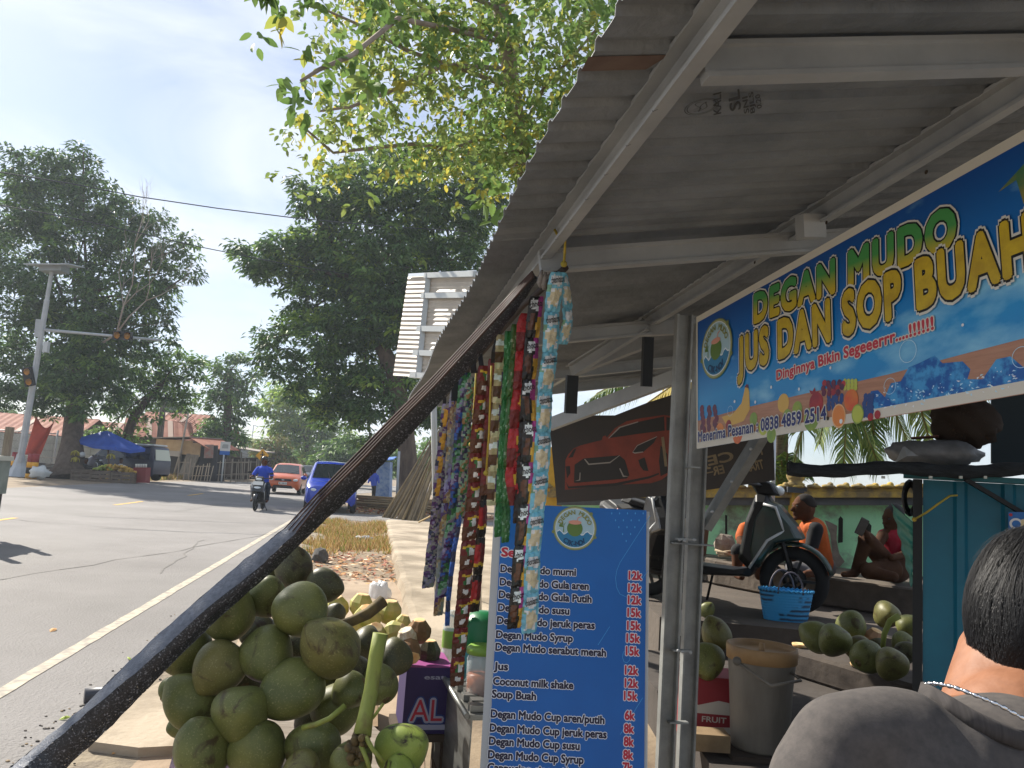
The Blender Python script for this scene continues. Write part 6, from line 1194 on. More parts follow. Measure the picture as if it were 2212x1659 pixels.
# ------------------------------------------------------------ the customer in the foreground
def customer():
    t = thing('person', P(2000, 1700, 1.0), 'person seen from behind in dark grey T-shirt with silver neck chain', 'person'); q = P
    skin = mat('customer_skin', '8f6248', .6, c2='82573f', scale=30, bump=.06, bscale=90); tee = mat('grey_tshirt', '444140', .95, c2='57524f', scale=70, bump=.05, bscale=420, lo=.3, hi=.7)
    hc = q(2264, 1352, 1.10); caps = [(hc, None, (.100, .115, .140), Matrix.Rotation(-.05, 3, 'Y'), 0), (q(2250, 1430, 1.10), None, (.090, .100, .10), None, 0), (q(2192, 1440, 1.13), q(2185, 1600, 1.06), .079, .098, 0), (q(2205, 1600, 1.02), q(2200, 1680, .98), .092, .10, 0), (q(2034, 1552, 1.01), q(2190, 1610, 1.02), .030, .07, 0)]
    body = blob('body', caps, [skin], t, .006, 8, org=ORG[t.name] if False else None)
    for k, lab in ((-1, 'ear'),):
        pass
    # T-shirt: shoulders, back, sleeve
    c2 = [(q(2200, 1715, .96), q(1950, 1608, .93), .080, .066, 0), (q(1950, 1605, .93), q(1812, 1614, .91), .066, .060, 0), (q(1812, 1614, .91), q(1750, 1800, .88), .060, .066, 0), (q(2190, 1760, .95), None, (.19, .13, .14), None, 0), (q(1980, 1750, .93), None, (.17, .12, .13), None, 0), (q(2200, 1900, .95), q(1950, 1900, .92), .17, .15, 0), (q(2400, 1640, .98), q(2560, 1700, 1.0), .085, .07, 0), (q(2400, 1850, .97), None, (.2, .14, .2), None, 0), (q(2030, 1600, .96), q(2200, 1690, .95), .050, .07, 0)]
    sh = blob('tshirt', c2, [tee], t, .008, 10)
    # wrinkles
    for v in sh.data.vertices:
        p = v.co; v.co = p + Vector(v.normal) * (.0026 * sin(p.x * 34 + p.z * 26 + 2.5 * sin(p.z * 15)) + .0013 * max(0, sin(p.x * 61 - p.z * 48 + 2 * sin(p.x * 20))))
    col = [(1985, 1487, .985), (2010, 1497, .95), (2050, 1520, .925), (2100, 1550, .905), (2150, 1574, .893), (2200, 1594, .885), (2260, 1606, .885), (2330, 1600, .9), (2400, 1560, .93)]
    mb = MB(); pts = [q(*p) for p in col]; n = 60; rp = []
    for i in range(n + 1): x = i / n * (len(pts) - 1); k = min(int(x), len(pts) - 2); rp.append(pts[k].lerp(pts[k + 1], x - k))
    vs = []
    for i, p in enumerate(rp):
        o = (CAM - p).normalized(); d = (rp[min(i + 1, n)] - rp[max(i - 1, 0)]).normalized(); up = d.cross(o).normalized(); up = up if up.z > 0 else -up
        for a, b in ((-.012, -.01), (-.012, .003), (-.004, .006), (.006, .005), (.009, .0), (.008, -.012)): vs.append(p + up * a + o * b)
    mb.add(vs, [(6 * i + e, 6 * i + e + 1, 6 * i + 7 + e, 6 * i + 6 + e) for i in range(n) for e in range(5)], 0, True); mb.build('collar', mat('tshirt_rib', '3b3837', .95, c2='474342', scale=300, stretch=(1, .05, .05)), t)
    # chain
    mb = MB(); cp = [(1990, 1478, .99), (2020, 1476, .965), (2060, 1484, .94), (2110, 1503, .918), (2160, 1524, .905), (2210, 1552, .897), (2260, 1575, .897)]; pts = [q(*p) for p in cp]; m = 15
    for i in range(m):
        x = i / m * (len(pts) - 1); k = min(int(x), len(pts) - 2); a = pts[k].lerp(pts[k + 1], x - k); x2 = (i + .86) / m * (len(pts) - 1); k2 = min(int(x2), len(pts) - 2); b = pts[k2].lerp(pts[k2 + 1], x2 - k2)
        mb.ell((a + b) / 2, (.0026, .0030, (b - a).length * .55), orient(b - a), 8, 6); mb.ell(b.lerp(a, -.05), .0020, None, 6, 4)
    mb.build('chain', mat('silver', 'dcdde0', .15, .95), t)
    # hair: a dark cap under thousands of combed strands
    def surf(a, b): # angles: a around (0 = towards camera), b polar from the crown
        d = Vector((sin(b) * sin(a), -sin(b) * cos(a), cos(b))); return hc + Vector((d.x * .101, d.y * .116, d.z * .141)), d
    hm = mat('hair_strand', '0e0e10', .55, c2='1b1c20', island=True, lo=0, hi=1, spec=.25); mb = MB()
    mb.ell(hc + Vector((0, .0, .004)), (.103, .118, .141), None, 40, 30, 0, lambda p: p if p.z > -.70 else Vector((p.x * .90, p.y * .90, p.z)))
    for _ in range(24000):
        a = U(-1.9, 1.9); b = math.acos(1 - R() * 1.78)
        if b > 2.40 + .10 * sin(a * 7) + U(-.08, .08): continue
        p, d = surf(a, b); cb = Vector((-.42 + .25 * sin(b * 3), -.1, -1)); tan = cb - d * cb.dot(d); tan = tan.normalized() if tan.length > .05 else Vector((0, -1, 0))
        sd = tan.cross(d).normalized(); tan = (tan + sd * U(-.14, .14) + sd * .22 * sin(a * 6 + b * 4)).normalized(); L = U(.035, .075) * (1.0 if b < 1.9 else .85); w = sd * .00055
        p0 = p + d * .001; p1 = p + tan * L * .5 + d * (.003 + U(0, .004) - L * L * .9); p2 = p + tan * L + d * (U(-.001, .006) - L * L * (3.2 if b < 1.9 else 1.2))
        mb.add([p0 - w, p0 + w, p1 + w, p1 - w, p2], [(0, 1, 2, 3), (3, 2, 4)])
    mb.build('hair', hm, t)
    
customer()
# ------------------------------------------------------------ trees
def gp(u, d, z=0.0):
    a, b = P(u, 0, d), P(u, 1000, d); v = 1000 * (z - a.z) / (b.z - a.z); return P(u, v, d)
def leafmat(n, a, b, tr=.3, rough=.5): return mat(n, a, rough, c2=b, island=True, lo=.05, hi=.95, trans=tr, spec=.3)
LM_dark = leafmat('leaf_dark_green', '3b5632', '608048', .26); LM_mid = leafmat('leaf_mid_green', '55783a', '86a552', .34); LM_lime = leafmat('leaf_lime', '74943c', 'a3b856', .45); LM_yel = leafmat('leaf_yellow_green', '93a046', 'c4b450', .5); LM_rus = leafmat('leaf_rusty_green', '5a6a38', '8a7c44', .3)
M_bark = mat('bark_dark', '4c4038', .95, c2='6a5c50', scale=5, stretch=(1, 1, .3), bump=.6); M_barkg = mat('bark_grey', '77695c', .95, c2='94877a', scale=5, stretch=(1, 1, .3), bump=.5)
class Leaves:
    def __init__(s): s.v = []; s.f = []; s.m = []
    def leaf(s, c, d, n, l, w, mi):
        sd = d.cross(n)
        if sd.length < 1e-4: sd = d.orthogonal()
        sd.normalize(); o = len(s.v); m = c + d * (l * .45) + n * (l * .06)
        s.v += [c, m + sd * w, c + d * l - n * (l * .12), m - sd * w]; s.f.append((o, o + 1, o + 2, o + 3)); s.m.append(mi)
    def big(s, c, d, n, l, w, mi):
        sd = d.cross(n)
        if sd.length < 1e-4: sd = d.orthogonal()
        sd.normalize(); o = len(s.v); q = []
        for t, k in ((0, .0), (.22, .75), (.5, 1), (.78, .68), (1, 0)):
            m = c + d * (l * t) - n * (l * .18 * t * t); q.append((m, k))
        s.v += [q[0][0]] + [e for m, k in q[1:4] for e in (m + sd * w * k + n * w * .25 * k, m, m - sd * w * k + n * w * .25 * k)] + [q[4][0]]
        F = [(0, 1, 2), (0, 2, 3), (1, 4, 5, 2), (2, 5, 6, 3), (4, 7, 8, 5), (5, 8, 9, 6), (7, 10, 8), (8, 10, 9)]
        s.f += [tuple(o + i for i in f) for f in F]; s.m += [mi] * 8
    def build(s, name, mats, parent):
        mb = MB(); mb.v = s.v; mb.f = s.f; mb.m = s.m; mb.s = [False] * len(s.f); return mb.build(name, mats, parent)
def rdir():
    while True:
        v = Vector((U(-1, 1), U(-1, 1), U(-1, 1)))
        if .05 < v.length < 1: return v.normalized()
def tree(label, trunk, lobes, d, leaf, mats, wts, dens=1.0, bark=None, name='tree', limbs=True, squash=.8, depth_k=.8, per=26):
    """trunk: [(u, v, d, radius)], lobes: [(u, v, radius px)]"""
    tp = [P(u, v, dd) for u, v, dd, r in trunk]; base = tp[0]
    t = thing(name, (base.x, base.y, max(0, base.z)), label, 'tree', 'trees'); t.pop('group', None) if hasattr(t, 'pop') else None
    mb = MB(); mb.tube(tp, [r for *_, r in trunk], 10); top = tp[-1]; lv = Leaves(); r0_ = trunk[-1][3]
    for u, v, rp, *dz in lobes:
        r = rp * d / FP; c = P(u, v, dz[0] if dz else d + U(-1, 1) * depth_k * r)
        if limbs and R() < .6:
            s = tp[max(0, len(tp) - 1 - int(R() * 2))]; m1 = s.lerp(c, .5) + Vector((U(-.3, .3), U(-.3, .3), U(-.1, .5))) * r
            mb.tube([s, s.lerp(m1, .5) + rdir() * .1 * r, m1, c, c + rdir() * r * .5], [r0_ * .42, r0_ * .3, r0_ * .22, r0_ * .14, .02], 6)
        n = max(6, int(dens * 21 * (r / (leaf * 3.0)) ** 2))
        for _ in range(n):
            k = rdir(); q = U(.35, 1.02) ** .6; sc = c + Vector((k.x, k.y, k.z * squash)) * r * q; cr = leaf * U(1.2, 2.3)
            base_mi = 0
            x = R()
            for i, w in enumerate(wts):
                if x < w: base_mi = i; break
                x -= w
            for _ in range(int(per * U(.6, 1.3))):
                e = rdir(); e.z = abs(e.z) * .9 - .25; p = sc + e * cr * U(.3, 1); dr = (e + Vector((0, 0, -.55)) + rdir() * .5).normalized()
                lv.leaf(p, dr, (UP + rdir() * .6).normalized(), leaf * U(.8, 1.35), leaf * .24, base_mi)
    mb.build('trunk', bark or M_bark, t); lv.build('crown', mats, t); return t
def trees():
    tree('huge dark green tree towering behind the solar warning light', [(150, 1036, 38.5, 1.25), (152, 1010, 38.7, .75), (155, 960, 39.4, .52), (163, 880, 41, .48), (175, 760, 41.6, .40), (190, 640, 41.6, .26)],
         [(60, 390, 55), (115, 370, 50), (165, 375, 55), (40, 450, 65), (120, 450, 85), (215, 440, 65), (260, 470, 55), (180, 520, 95), (60, 550, 95), (285, 545, 65), (140, 630, 95), (30, 650, 80), (260, 640, 80), (350, 590, 45), (395, 535, 38), (410, 590, 26), (320, 640, 55), (345, 690, 38), (220, 720, 80), (100, 740, 90), (10, 760, 60), (170, 800, 75), (60, 830, 65), (265, 790, 60), (330, 740, 45), (225, 850, 50), (110, 870, 50), (20, 860, 40), (150, 868, 48, 38.6), (172, 800, 60, 39), (195, 710, 62, 39), (110, 830, 45, 38.8), (215, 800, 45, 38.8), (330, 480, 38), (180, 330, 22), (35, 335, 22)],
         40.8, .27, [LM_dark, LM_mid], (.8, .2), .66, per=30)
    tree('two stemmed mid green tree standing behind the blue parasol', [(262, 1015, 44, .34), (268, 960, 44, .30), (290, 900, 44, .26), (320, 860, 44, .2), (350, 830, 44, .14)], [(330, 800, 50), (380, 790, 45), (300, 840, 45), (350, 840, 42), (400, 830, 38), (260, 880, 45), (310, 890, 35), (415, 780, 28), (395, 880, 28), (225, 930, 30), (290, 940, 28)], 44, .30, [LM_mid, LM_dark], (.65, .35), .6)
    tree('tall irregular green tree rising behind the bus stop sign', [(487, 1030, 58, .4), (488, 960, 58, .34), (492, 880, 58, .28), (497, 800, 58, .16)], [(497, 775, 14), (484, 800, 20), (510, 812, 22), (470, 830, 28), (495, 850, 34), (535, 850, 26), (548, 815, 14), (455, 870, 34), (520, 890, 36), (480, 915, 34), (545, 885, 20), (510, 950, 26), (455, 935, 26), (492, 975, 18), (468, 795, 14), (523, 775, 9)], 58, .36, [LM_dark, LM_mid], (.6, .4), .75)
    tree('great spreading dark tree over the road behind the stall canopy', [(886, 1106, 31.5, .55), (883, 1060, 31.5, .42), (880, 980, 31.5, .38), (872, 900, 31.5, .36), (850, 800, 32, .34), (800, 700, 33, .3), (790, 600, 33, .25)],
         [(740, 430, 70), (690, 470, 60), (820, 430, 85), (910, 440, 85), (990, 450, 75), (1050, 420, 60), (570, 565, 50), (530, 560, 30), (515, 540, 22), (640, 545, 62), (600, 600, 50), (730, 560, 95), (690, 640, 70), (840, 560, 100), (940, 560, 90), (640, 690, 45), (590, 730, 36), (560, 770, 22), (700, 730, 72), (620, 790, 52), (790, 680, 100), (760, 790, 85), (880, 690, 95), (680, 850, 60), (720, 900, 45), (830, 850, 80), (900, 820, 70), (920, 880, 55), (780, 900, 40), (1040, 500, 55), (850, 350, 55), (770, 370, 40), (980, 330, 55), (1040, 340, 50), (900, 360, 50), (660, 420, 25), (860, 930, 32), (990, 560, 60), (650, 400, 22), (800, 960, 30), (960, 880, 40), (860, 700, 90), (930, 650, 85), (800, 600, 90), (760, 850, 70), (1000, 640, 60), (690, 560, 70)],
         33, .26, [LM_dark, LM_mid, LM_lime], (.72, .21, .07), .86, per=30)
    tree('bright lime green roadside tree beyond the parked cars', [(660, 1030, 78, .4), (665, 960, 78, .3), (670, 920, 78, .25)], [(610, 865, 40), (585, 890, 26), (640, 880, 45), (690, 915, 45), (640, 930, 45), (605, 930, 35), (700, 960, 42), (730, 950, 36), (660, 970, 40), (575, 880, 18), (600, 840, 24)], 78, .5, [LM_lime, LM_mid], (.6, .4), .9)
    tree('rusty tinged round tree behind the orange car', [(590, 1015, 70, .3), (592, 985, 70, .25)], [(575, 968, 26), (600, 965, 30), (625, 985, 26), (588, 990, 28), (560, 985, 18)], 70, .4, [LM_rus, LM_mid], (.7, .3), 1.1)
    tree('shaded green tree behind the blue car at the bend', [(760, 1040, 62, .3), (762, 1000, 62, .25)], [(720, 985, 36), (760, 970, 40), (800, 990, 36), (745, 1005, 30), (830, 1000, 32), (700, 1005, 26), (780, 1015, 24), (860, 1000, 34), (905, 990, 34), (950, 970, 36)], 62, .4, [LM_mid, LM_dark], (.5, .5), 1.0)
    for k, (u, v, r, d, lab) in enumerate(((15, 920, 40, 62, 'bushy tree behind the rusty roof at the left edge'), (75, 930, 34, 60, 'light green bush beside the red hanging cloth'), (215, 955, 30, 56, 'yellow green bush between the big trunk and the blue parasol'), (370, 900, 46, 85, 'hazy tall tree behind the utility pole'), (420, 930, 36, 85, 'hazy tree above the rusty kiosk roofs'), (545, 1000, 22, 110, 'far pale tree beside the small palm'), (520, 1005, 16, 120, 'distant pale bush at the road bend'), (1010, 1000, 40, 34, 'dark green shrub behind the leaning bamboo poles'))):
        tree(lab, [(u, v + r + 30, d, .2), (u, v, d, .14)], [(u, v, r), (u - r * .5, v + r * .5, r * .7), (u + r * .6, v + r * .4, r * .7), (u, v - r * .6, r * .5), (u + r * .2, v + r * .9, r * .6)], d, .34 if d < 70 else .5, [LM_mid, LM_lime] if k in (1, 2) else [LM_mid, LM_dark], (.6, .4), .9)
    # near tree overhead with large leaves, yellow tinged
    t = thing('tree', gp(1165, 11.5), 'near tree with large yellow green leaves spreading over the stall roof', 'tree'); d = 8.5
    mb = MB(); tr = [gp(1165, 11.5), P(1165, 900, 11.2), P(1150, 640, 10.8), P(1130, 380, 10), P(1100, 140, 9.3), P(1060, -120, 8.6)]; mb.tube(tr, [.20, .17, .15, .12, .10, .08], 10); mb.build('trunk', M_barkg, t); lv = Leaves()
    brs = []
    for k, q in enumerate(([(1130, 200, 9.6), (1000, 150, 8.5), (880, 110, 7.8), (790, 60, 7.4), (700, 20, 7.2)], [(1110, 150, 9.3), (960, 140, 8.0), (860, 190, 7.4), (760, 230, 7.2), (690, 240, 7)], [(1130, 330, 10), (1000, 330, 9), (900, 310, 8.3), (800, 320, 8), (720, 330, 7.9), (650, 270, 7.4)], [(1120, 100, 9.3), (960, 60, 7.6), (860, 40, 6.3), (760, 120, 5.4), (690, 150, 5.0), (650, 175, 4.9)], [(1140, 260, 9.8), (1180, 180, 9), (1240, 120, 8.4), (1290, 60, 8)], [(1130, 300, 9.8), (1060, 290, 9.2), (980, 320, 8.8), (930, 350, 8.6)], [(1150, 380, 10), (1180, 320, 9.5), (1220, 220, 9)], [(1080, 20, 9), (900, -60, 7), (700, -80, 5.6), (560, -25, 4.8)], [(1100, 80, 9), (1000, 60, 8.4), (900, 10, 8), (800, -20, 7.6)], [(1140, 330, 10.2), (1110, 310, 9.8), (1080, 290, 9.5)], [(1080, -40, 8.8), (1000, -300, 6.8), (860, -520, 5.4), (600, -700, 4.4)], [(1080, -40, 8.8), (1100, -400, 6.6), (1000, -700, 4.6)], [(1080, -40, 8.8), (600, -420, 8.2), (100, -500, 8.0), (-330, -260, 7.8)])):  # last three limbs run out of view, added to shade the heap
        pts = [P(*p) for p in q]; brs.append((k, pts)); mb = MB(); n = len(pts); mb.tube(pts, [.026 * (1 - .75 * i / (n - 1)) + .004 for i in range(n)], 7); mb.build('branch', M_barkg, t)
        near = k in (3, 7)
        for _ in range({3: 46, 7: 34, 12: 0}.get(k, 90)):
            s = U(.12, 1) * (n - 1); i = min(int(s), n - 2); c = pts[i].lerp(pts[i + 1], s - i); dd = depth(c)
            spread = .30 * dd / 8 if not near else .17
            tw = c + rdir() * spread * U(.5, 2.0) + Vector((0, 0, -.12))
            if R() < .5: mbt = None
            ll = U(.085, .135) if near else U(.055, .10); mi = 0 if near and R() < .75 else (1 if R() < .82 else 2)
            for _ in range(int(U(4, 9))):
                e = rdir(); e.z = -abs(e.z) * .8; e.normalize(); lv.big(tw + rdir() * .05, e, (UP + rdir() * .7).normalized(), ll * U(.7, 1.2), ll * .27, mi)
    # loose fill inside the spread so that the sky shows only in flecks
    for _ in range(1250):
        u = U(680, 1300); v = U(-60, 440)
        if v > 395 - abs(u - 1000) * .15 or (u < 760 and v > 260 and R() < .7) or (u < 720 and R() < .6) or (v > 330 and (u < 840 or u > 1130) and R() < .75): continue
        c = P(u, v, U(7.2, 10)); mi = (1 if R() < .8 else 2) if R() < .75 else 0
        for _ in range(int(U(3, 8))):
            e = rdir(); e.z = -abs(e.z) * .8; e.normalize(); lv.big(c + rdir() * .14, e, (UP + rdir() * .7).normalized(), U(.055, .10), .021, mi)
    # far half of the crown behind the roof, added to shade the ledge
    for _ in range(900):
        u = U(1000, 1900); v = U(-250, 480); c = P(u, v, U(8.5, 13.5))
        if c.z < 4.2: continue
        for _ in range(5): e = rdir(); e.z = -abs(e.z) * .8; e.normalize(); lv.big(c + rdir() * .25, e, (UP + rdir() * .7).normalized(), U(.14, .22), .05, 0)
    # leaves added out of view towards the sun to dapple the heap
    for _ in range(420):
        b = Vector((-.7 + U(-.6, .5), 2.8 + U(-.5, .6), .7 + U(-.5, .5))) + SUNV * U(6.4, 9.5); pu, pv, _d = proj(b)
        if pu > -70 and pv > -70: continue
        for _ in range(4): e = rdir(); e.z = -abs(e.z) * .8; e.normalize(); lv.big(b + rdir() * .12, e, (UP + rdir() * .7).normalized(), U(.08, .14), .028, 0)
    for u, v, k in ((555, -8, 9), (585, 2, 7), (570, -25, 10)):
        for _ in range(k): e = rdir(); e.z = -abs(e.z) - .3; e.normalize(); lv.big(P(u + U(-14, 14), v - 16, 4.8), e, (UP + rdir() * .5).normalized(), .11, .03, 0)
    lv.build('crown', [leafmat('near_leaf_green', '5c7a40', '76924c', .38), leafmat('near_leaf_lime', '70884a', '919e58', .42), leafmat('near_leaf_yellow', '97a04c', 'bdb04c', .55)], t)
    # bare pale branches in front of the big left tree
    t = thing('bare_tree', P(180, 740, 41.5), 'leafless pale branching tree in front of the big dark crown', 'tree'); mb = MB(); b0 = P(252, 720, 37.2)
    mb.tube([P(180, 740, 41.5), P(215, 745, 39), b0], [.09, .07, .05], 7)
    def br(a, d, l, r, n):
        e = a + d * l; m = a.lerp(e, .5) + rdir() * l * .07; mb.tube([a, m, e], [r, r * .8, r * .6], 5)
        if n: [br(e if R() < .7 else m, (d + rdir() * .62 + UP * .12).normalized(), l * U(.6, .85), r * .6, n - 1) for _ in range(2 if R() < .7 else 3)]
    br(b0, (UP + ix * .18).normalized(), 2.5, .05, 5); br(b0, (UP + ix * .75).normalized(), 2.1, .045, 4); br(P(200, 742, 40), (UP * .6 + ix * .9).normalized(), 2.0, .04, 4)
    mb.build('branches', mat('pale_bark', '9a9084', .9), t)
    # small palm far away
    t = thing('palm', gp(540, 95), 'small far palm with arching fronds by the pedestrian sign', 'palm'); c = P(548, 968, 95); MB().tube([gp(552, 95), c], [.3, .2], 7).build('trunk', M_ptr, t); mb = MB()
    for k in range(9):
        a = k * .72; e = Vector((cos(a), sin(a), 0)); frond(mb, [c, c + e * 1.2 + UP * 1.2, c + e * 2.6 + UP * .9, c + e * 3.2 - UP * .8], 16, 1.2, .12, 0, 1.0)
    mb.build('crown', [M_pf, M_pr], t)
    mb = Leaves()
    for _ in range(5000):
        u = U(-500, 1500); d = U(150, 190); c = gp(u, d, abs(random.gauss(0, 2.2)) + (0 if R() < .5 else U(0, 3))); [mb.leaf(c + rdir() * 1.2, (rdir() + UP * -.2).normalized(), UP, 1.3, .4, 0) for _ in range(4)]
    mbx = MB(); mbx.v = mb.v; mbx.f = mb.f; mbx.m = mb.m; mbx.s = [False] * len(mb.f); tag(mbx.build('far_wood', LM_mid, org=(0, 0, 0)), 'low green wood along the horizon', 'wood', kind='stuff')
trees()

# ------------------------------------------------------------ cars
GLASS = mat('car_glass', '1b2226', .08, spec=.8); TYRE = mat('tyre_rubber', '1a1a1b', .85); ALLOY = mat('alloy_rim', '8e9092', .35, .7); BLKP = mat('black_plastic', '17181a', .45); LAMP = mat('headlight_glass', 'c4ccd0', .1); PLATE = mat('plate_white', 'd8d8d4', .5); AMB = mat('amber_lamp', 'd88a2a', .3)
def car(M, label, paint, W_=.83, H_=1.52, stations=None, plate=None, roofmat=None, name='car', cat='car', rack=False, group=None):
    t = thing(name, M.translation, label, cat, group); S = stations
    mb = MB(M); vs = []; n = len(S)
    for x, w, zb, zm, zt, top, wr in S:
        half = [(w * .86, zb), (w, zb + .10), (w, zm), (w * .97, zt), (wr + .04, top - .05), (wr - .06, top), (0, top + .02)]
        vs += [(x, -y, z) for y, z in half] + [(x, y, z) for y, z in half[-2::-1]]
    k = 13
    fs = [(i * k + j, i * k + j + 1, (i + 1) * k + j + 1, (i + 1) * k + j) for i in range(n - 1) for j in range(k - 1)] + [tuple(range(k))[::-1], tuple((n - 1) * k + j for j in range(k))]
    mb.add(vs, fs, 0, True); b = mb.build('body', paint, t, bevel=.02)
    def st(x):
        for a, c in zip(S, S[1:]):
            if a[0] >= x >= c[0]: f = (a[0] - x) / (a[0] - c[0]); return [p + (q - p) * f for p, q in zip(a, c)]
        return list(S[-1])
    return t, st, S
def car_parts(M, t, st, W_, ws0, ws1, side, front, wheels, wr=.29, plate=None, paint=None, face='hatch'):
    # windscreen
    a, b = st(ws0), st(ws1); mb = MB(M); o = .015
    c0, c1 = st(ws0 - .03), st(ws1 + .07); w0, w1 = c0[6] - .03, c1[6] - .05
    mb.add([(ws0 - .03, -w0, c0[5] - .01 + o), (ws0 - .03, 0, c0[5] + .02 + o), (ws0 - .03, w0, c0[5] - .01 + o), (ws1 + .07, w1, c1[5] - .01 + o), (ws1 + .07, 0, c1[5] + .02 + o), (ws1 + .07, -w1, c1[5] - .01 + o)], [(0, 1, 4, 5), (1, 2, 3, 4)]); mb.build('windscreen', GLASS, t)
    for s in (-1, 1):
        for x0, x1 in side:
            p, q = st(x0), st(x1); mb = MB(M); f = lambda S_, z: s * ((S_[1] * .97 + (S_[6] + .04 - S_[1] * .97) * (z - S_[4]) / max(.01, S_[5] - .05 - S_[4])) + .012)
            zs = lambda S_: (S_[4] + .03, max(S_[4] + .06, S_[5] - .12)); (p0, p1), (q0, q1) = zs(p), zs(q)
            v = [(x0, f(p, p0), p0), (x1, f(q, q0), q0), (x1, f(q, q1), q1), (x0, f(p, p1), p1)]; mb.add(v, [(0, 1, 2, 3) if s < 0 else (3, 2, 1, 0)]); mb.build('side_window', GLASS, t)
        S_ = st(ws0 - .25); mb = MB(M); mb.ell((ws0 - .25, s * (S_[1] + .10), S_[4] + .06), (.06, .10, .07), None, 12, 8); mb.build('mirror', paint, t)
        for x in wheels:
            w = MB(M); rot = Matrix.Rotation(pi / 2, 3, 'X'); y = s * (W_ - .09); w.lathe((x, y, wr), [(0, -.09), (wr * .6, -.09), (wr * .92, -.09), (wr, -.06), (wr, .06), (wr * .92, .09), (wr * .6, .09), (0, .09)], 24, rot); wo = w.build('wheel', TYRE, t)
            r = MB(M); r.lathe((x, y + s * .092, wr), [(0, -.004), (wr * .15, 0), (wr * .62, -.002), (wr * .66, .004)] , 20, Matrix.Rotation(-s * pi / 2, 3, 'X')); r.build('rim', ALLOY, wo)
    fx = front; S_ = st(fx - .02)
    for s in (-1, 1):
        mb = MB(M); mb.ell((fx - .16, s * .56, .70), (.17, .17, .085), Matrix.Rotation(-s * .45, 3, 'Z'), 14, 8); mb.build('headlight', LAMP, t)
        mb = MB(M); mb.ell((fx - .06, s * .58, .40), (.04, .06, .05), None, 10, 6); mb.build('fog_lamp', LAMP, t)
    mb = MB(M); mb.slab([(fx + .0, -.42, .66), (fx + .0, .42, .66), (fx - .03, .36, .76), (fx - .03, -.36, .76)], (.02, 0, 0)); mb.slab([(fx + .0, -.50, .30), (fx + .0, .50, .30), (fx + .01, .42, .44), (fx + .01, -.42, .44)], (.02, 0, 0)); mb.build('grille', BLKP, t)
    mb = MB(M); mb.ell((fx + .03, 0, .70), (.012, .07, .045), None, 12, 6); mb.build('badge', ALLOY, t)
    if plate:
        mb = MB(M); mb.slab([(fx + .03, -.2, .48), (fx + .03, .2, .48), (fx + .03, .2, .60), (fx + .03, -.2, .60)], (.01, 0, 0)); p = mb.build('number_plate', PLATE, t)
        R3 = M.to_3x3(); pl = Plane(M @ Vector((fx + .042, -.2, .48)), R3 @ Vector((0, 1, 0)), UP); mb = MB(); fit_text(mb, pl, plate, (.02, .03), (.38, .03), (.02, .095), [(.02, 0)], px=False, h0=.002); mb.build('plate_lettering', BLKP, p)
    mb = MB(M)
    for s in (-1, 1): mb.beam((ws0 + .06, s * .1, st(ws0)[5] + .04), (ws0 - .3, s * .35 + .2, st(ws0 - .3)[5] + .05), .015, .01)
    mb.build('wipers', BLKP, t)
HATCH = [(1.85, .62, .36, .50, .62, .66, .50), (1.78, .76, .24, .54, .72, .78, .60), (1.40, .83, .20, .60, .84, .92, .66), (.95, .84, .20, .62, .93, 1.00, .70), (.10, .84, .20, .64, .97, 1.47, .58), (-.9, .84, .20, .66, .98, 1.53, .58), (-1.55, .83, .20, .66, 1.0, 1.46, .55), (-1.80, .79, .26, .66, .98, 1.05, .60), (-1.85, .70, .36, .60, .85, .90, .55)]
MPV = [(2.05, .62, .36, .52, .66, .70, .50), (1.98, .77, .24, .56, .76, .84, .60), (1.55, .83, .20, .62, .90, .98, .66), (1.15, .84, .20, .64, .98, 1.06, .70), (.30, .84, .20, .66, 1.02, 1.60, .60), (-1.0, .84, .20, .66, 1.03, 1.67, .60), (-1.9, .83, .20, .66, 1.05, 1.60, .57), (-2.06, .79, .28, .66, 1.0, 1.1, .60), (-2.1, .7, .38, .6, .88, .95, .55)]
SEDAN = [(2.1, .60, .36, .48, .60, .62, .5), (2.02, .78, .24, .52, .70, .74, .6), (1.5, .86, .20, .60, .82, .88, .68), (.95, .87, .20, .62, .90, .95, .7), (.2, .87, .20, .62, .92, 1.40, .58), (-.8, .87, .20, .62, .93, 1.44, .58), (-1.6, .86, .20, .62, .95, 1.05, .65), (-2.1, .8, .3, .6, .9, .95, .6)]
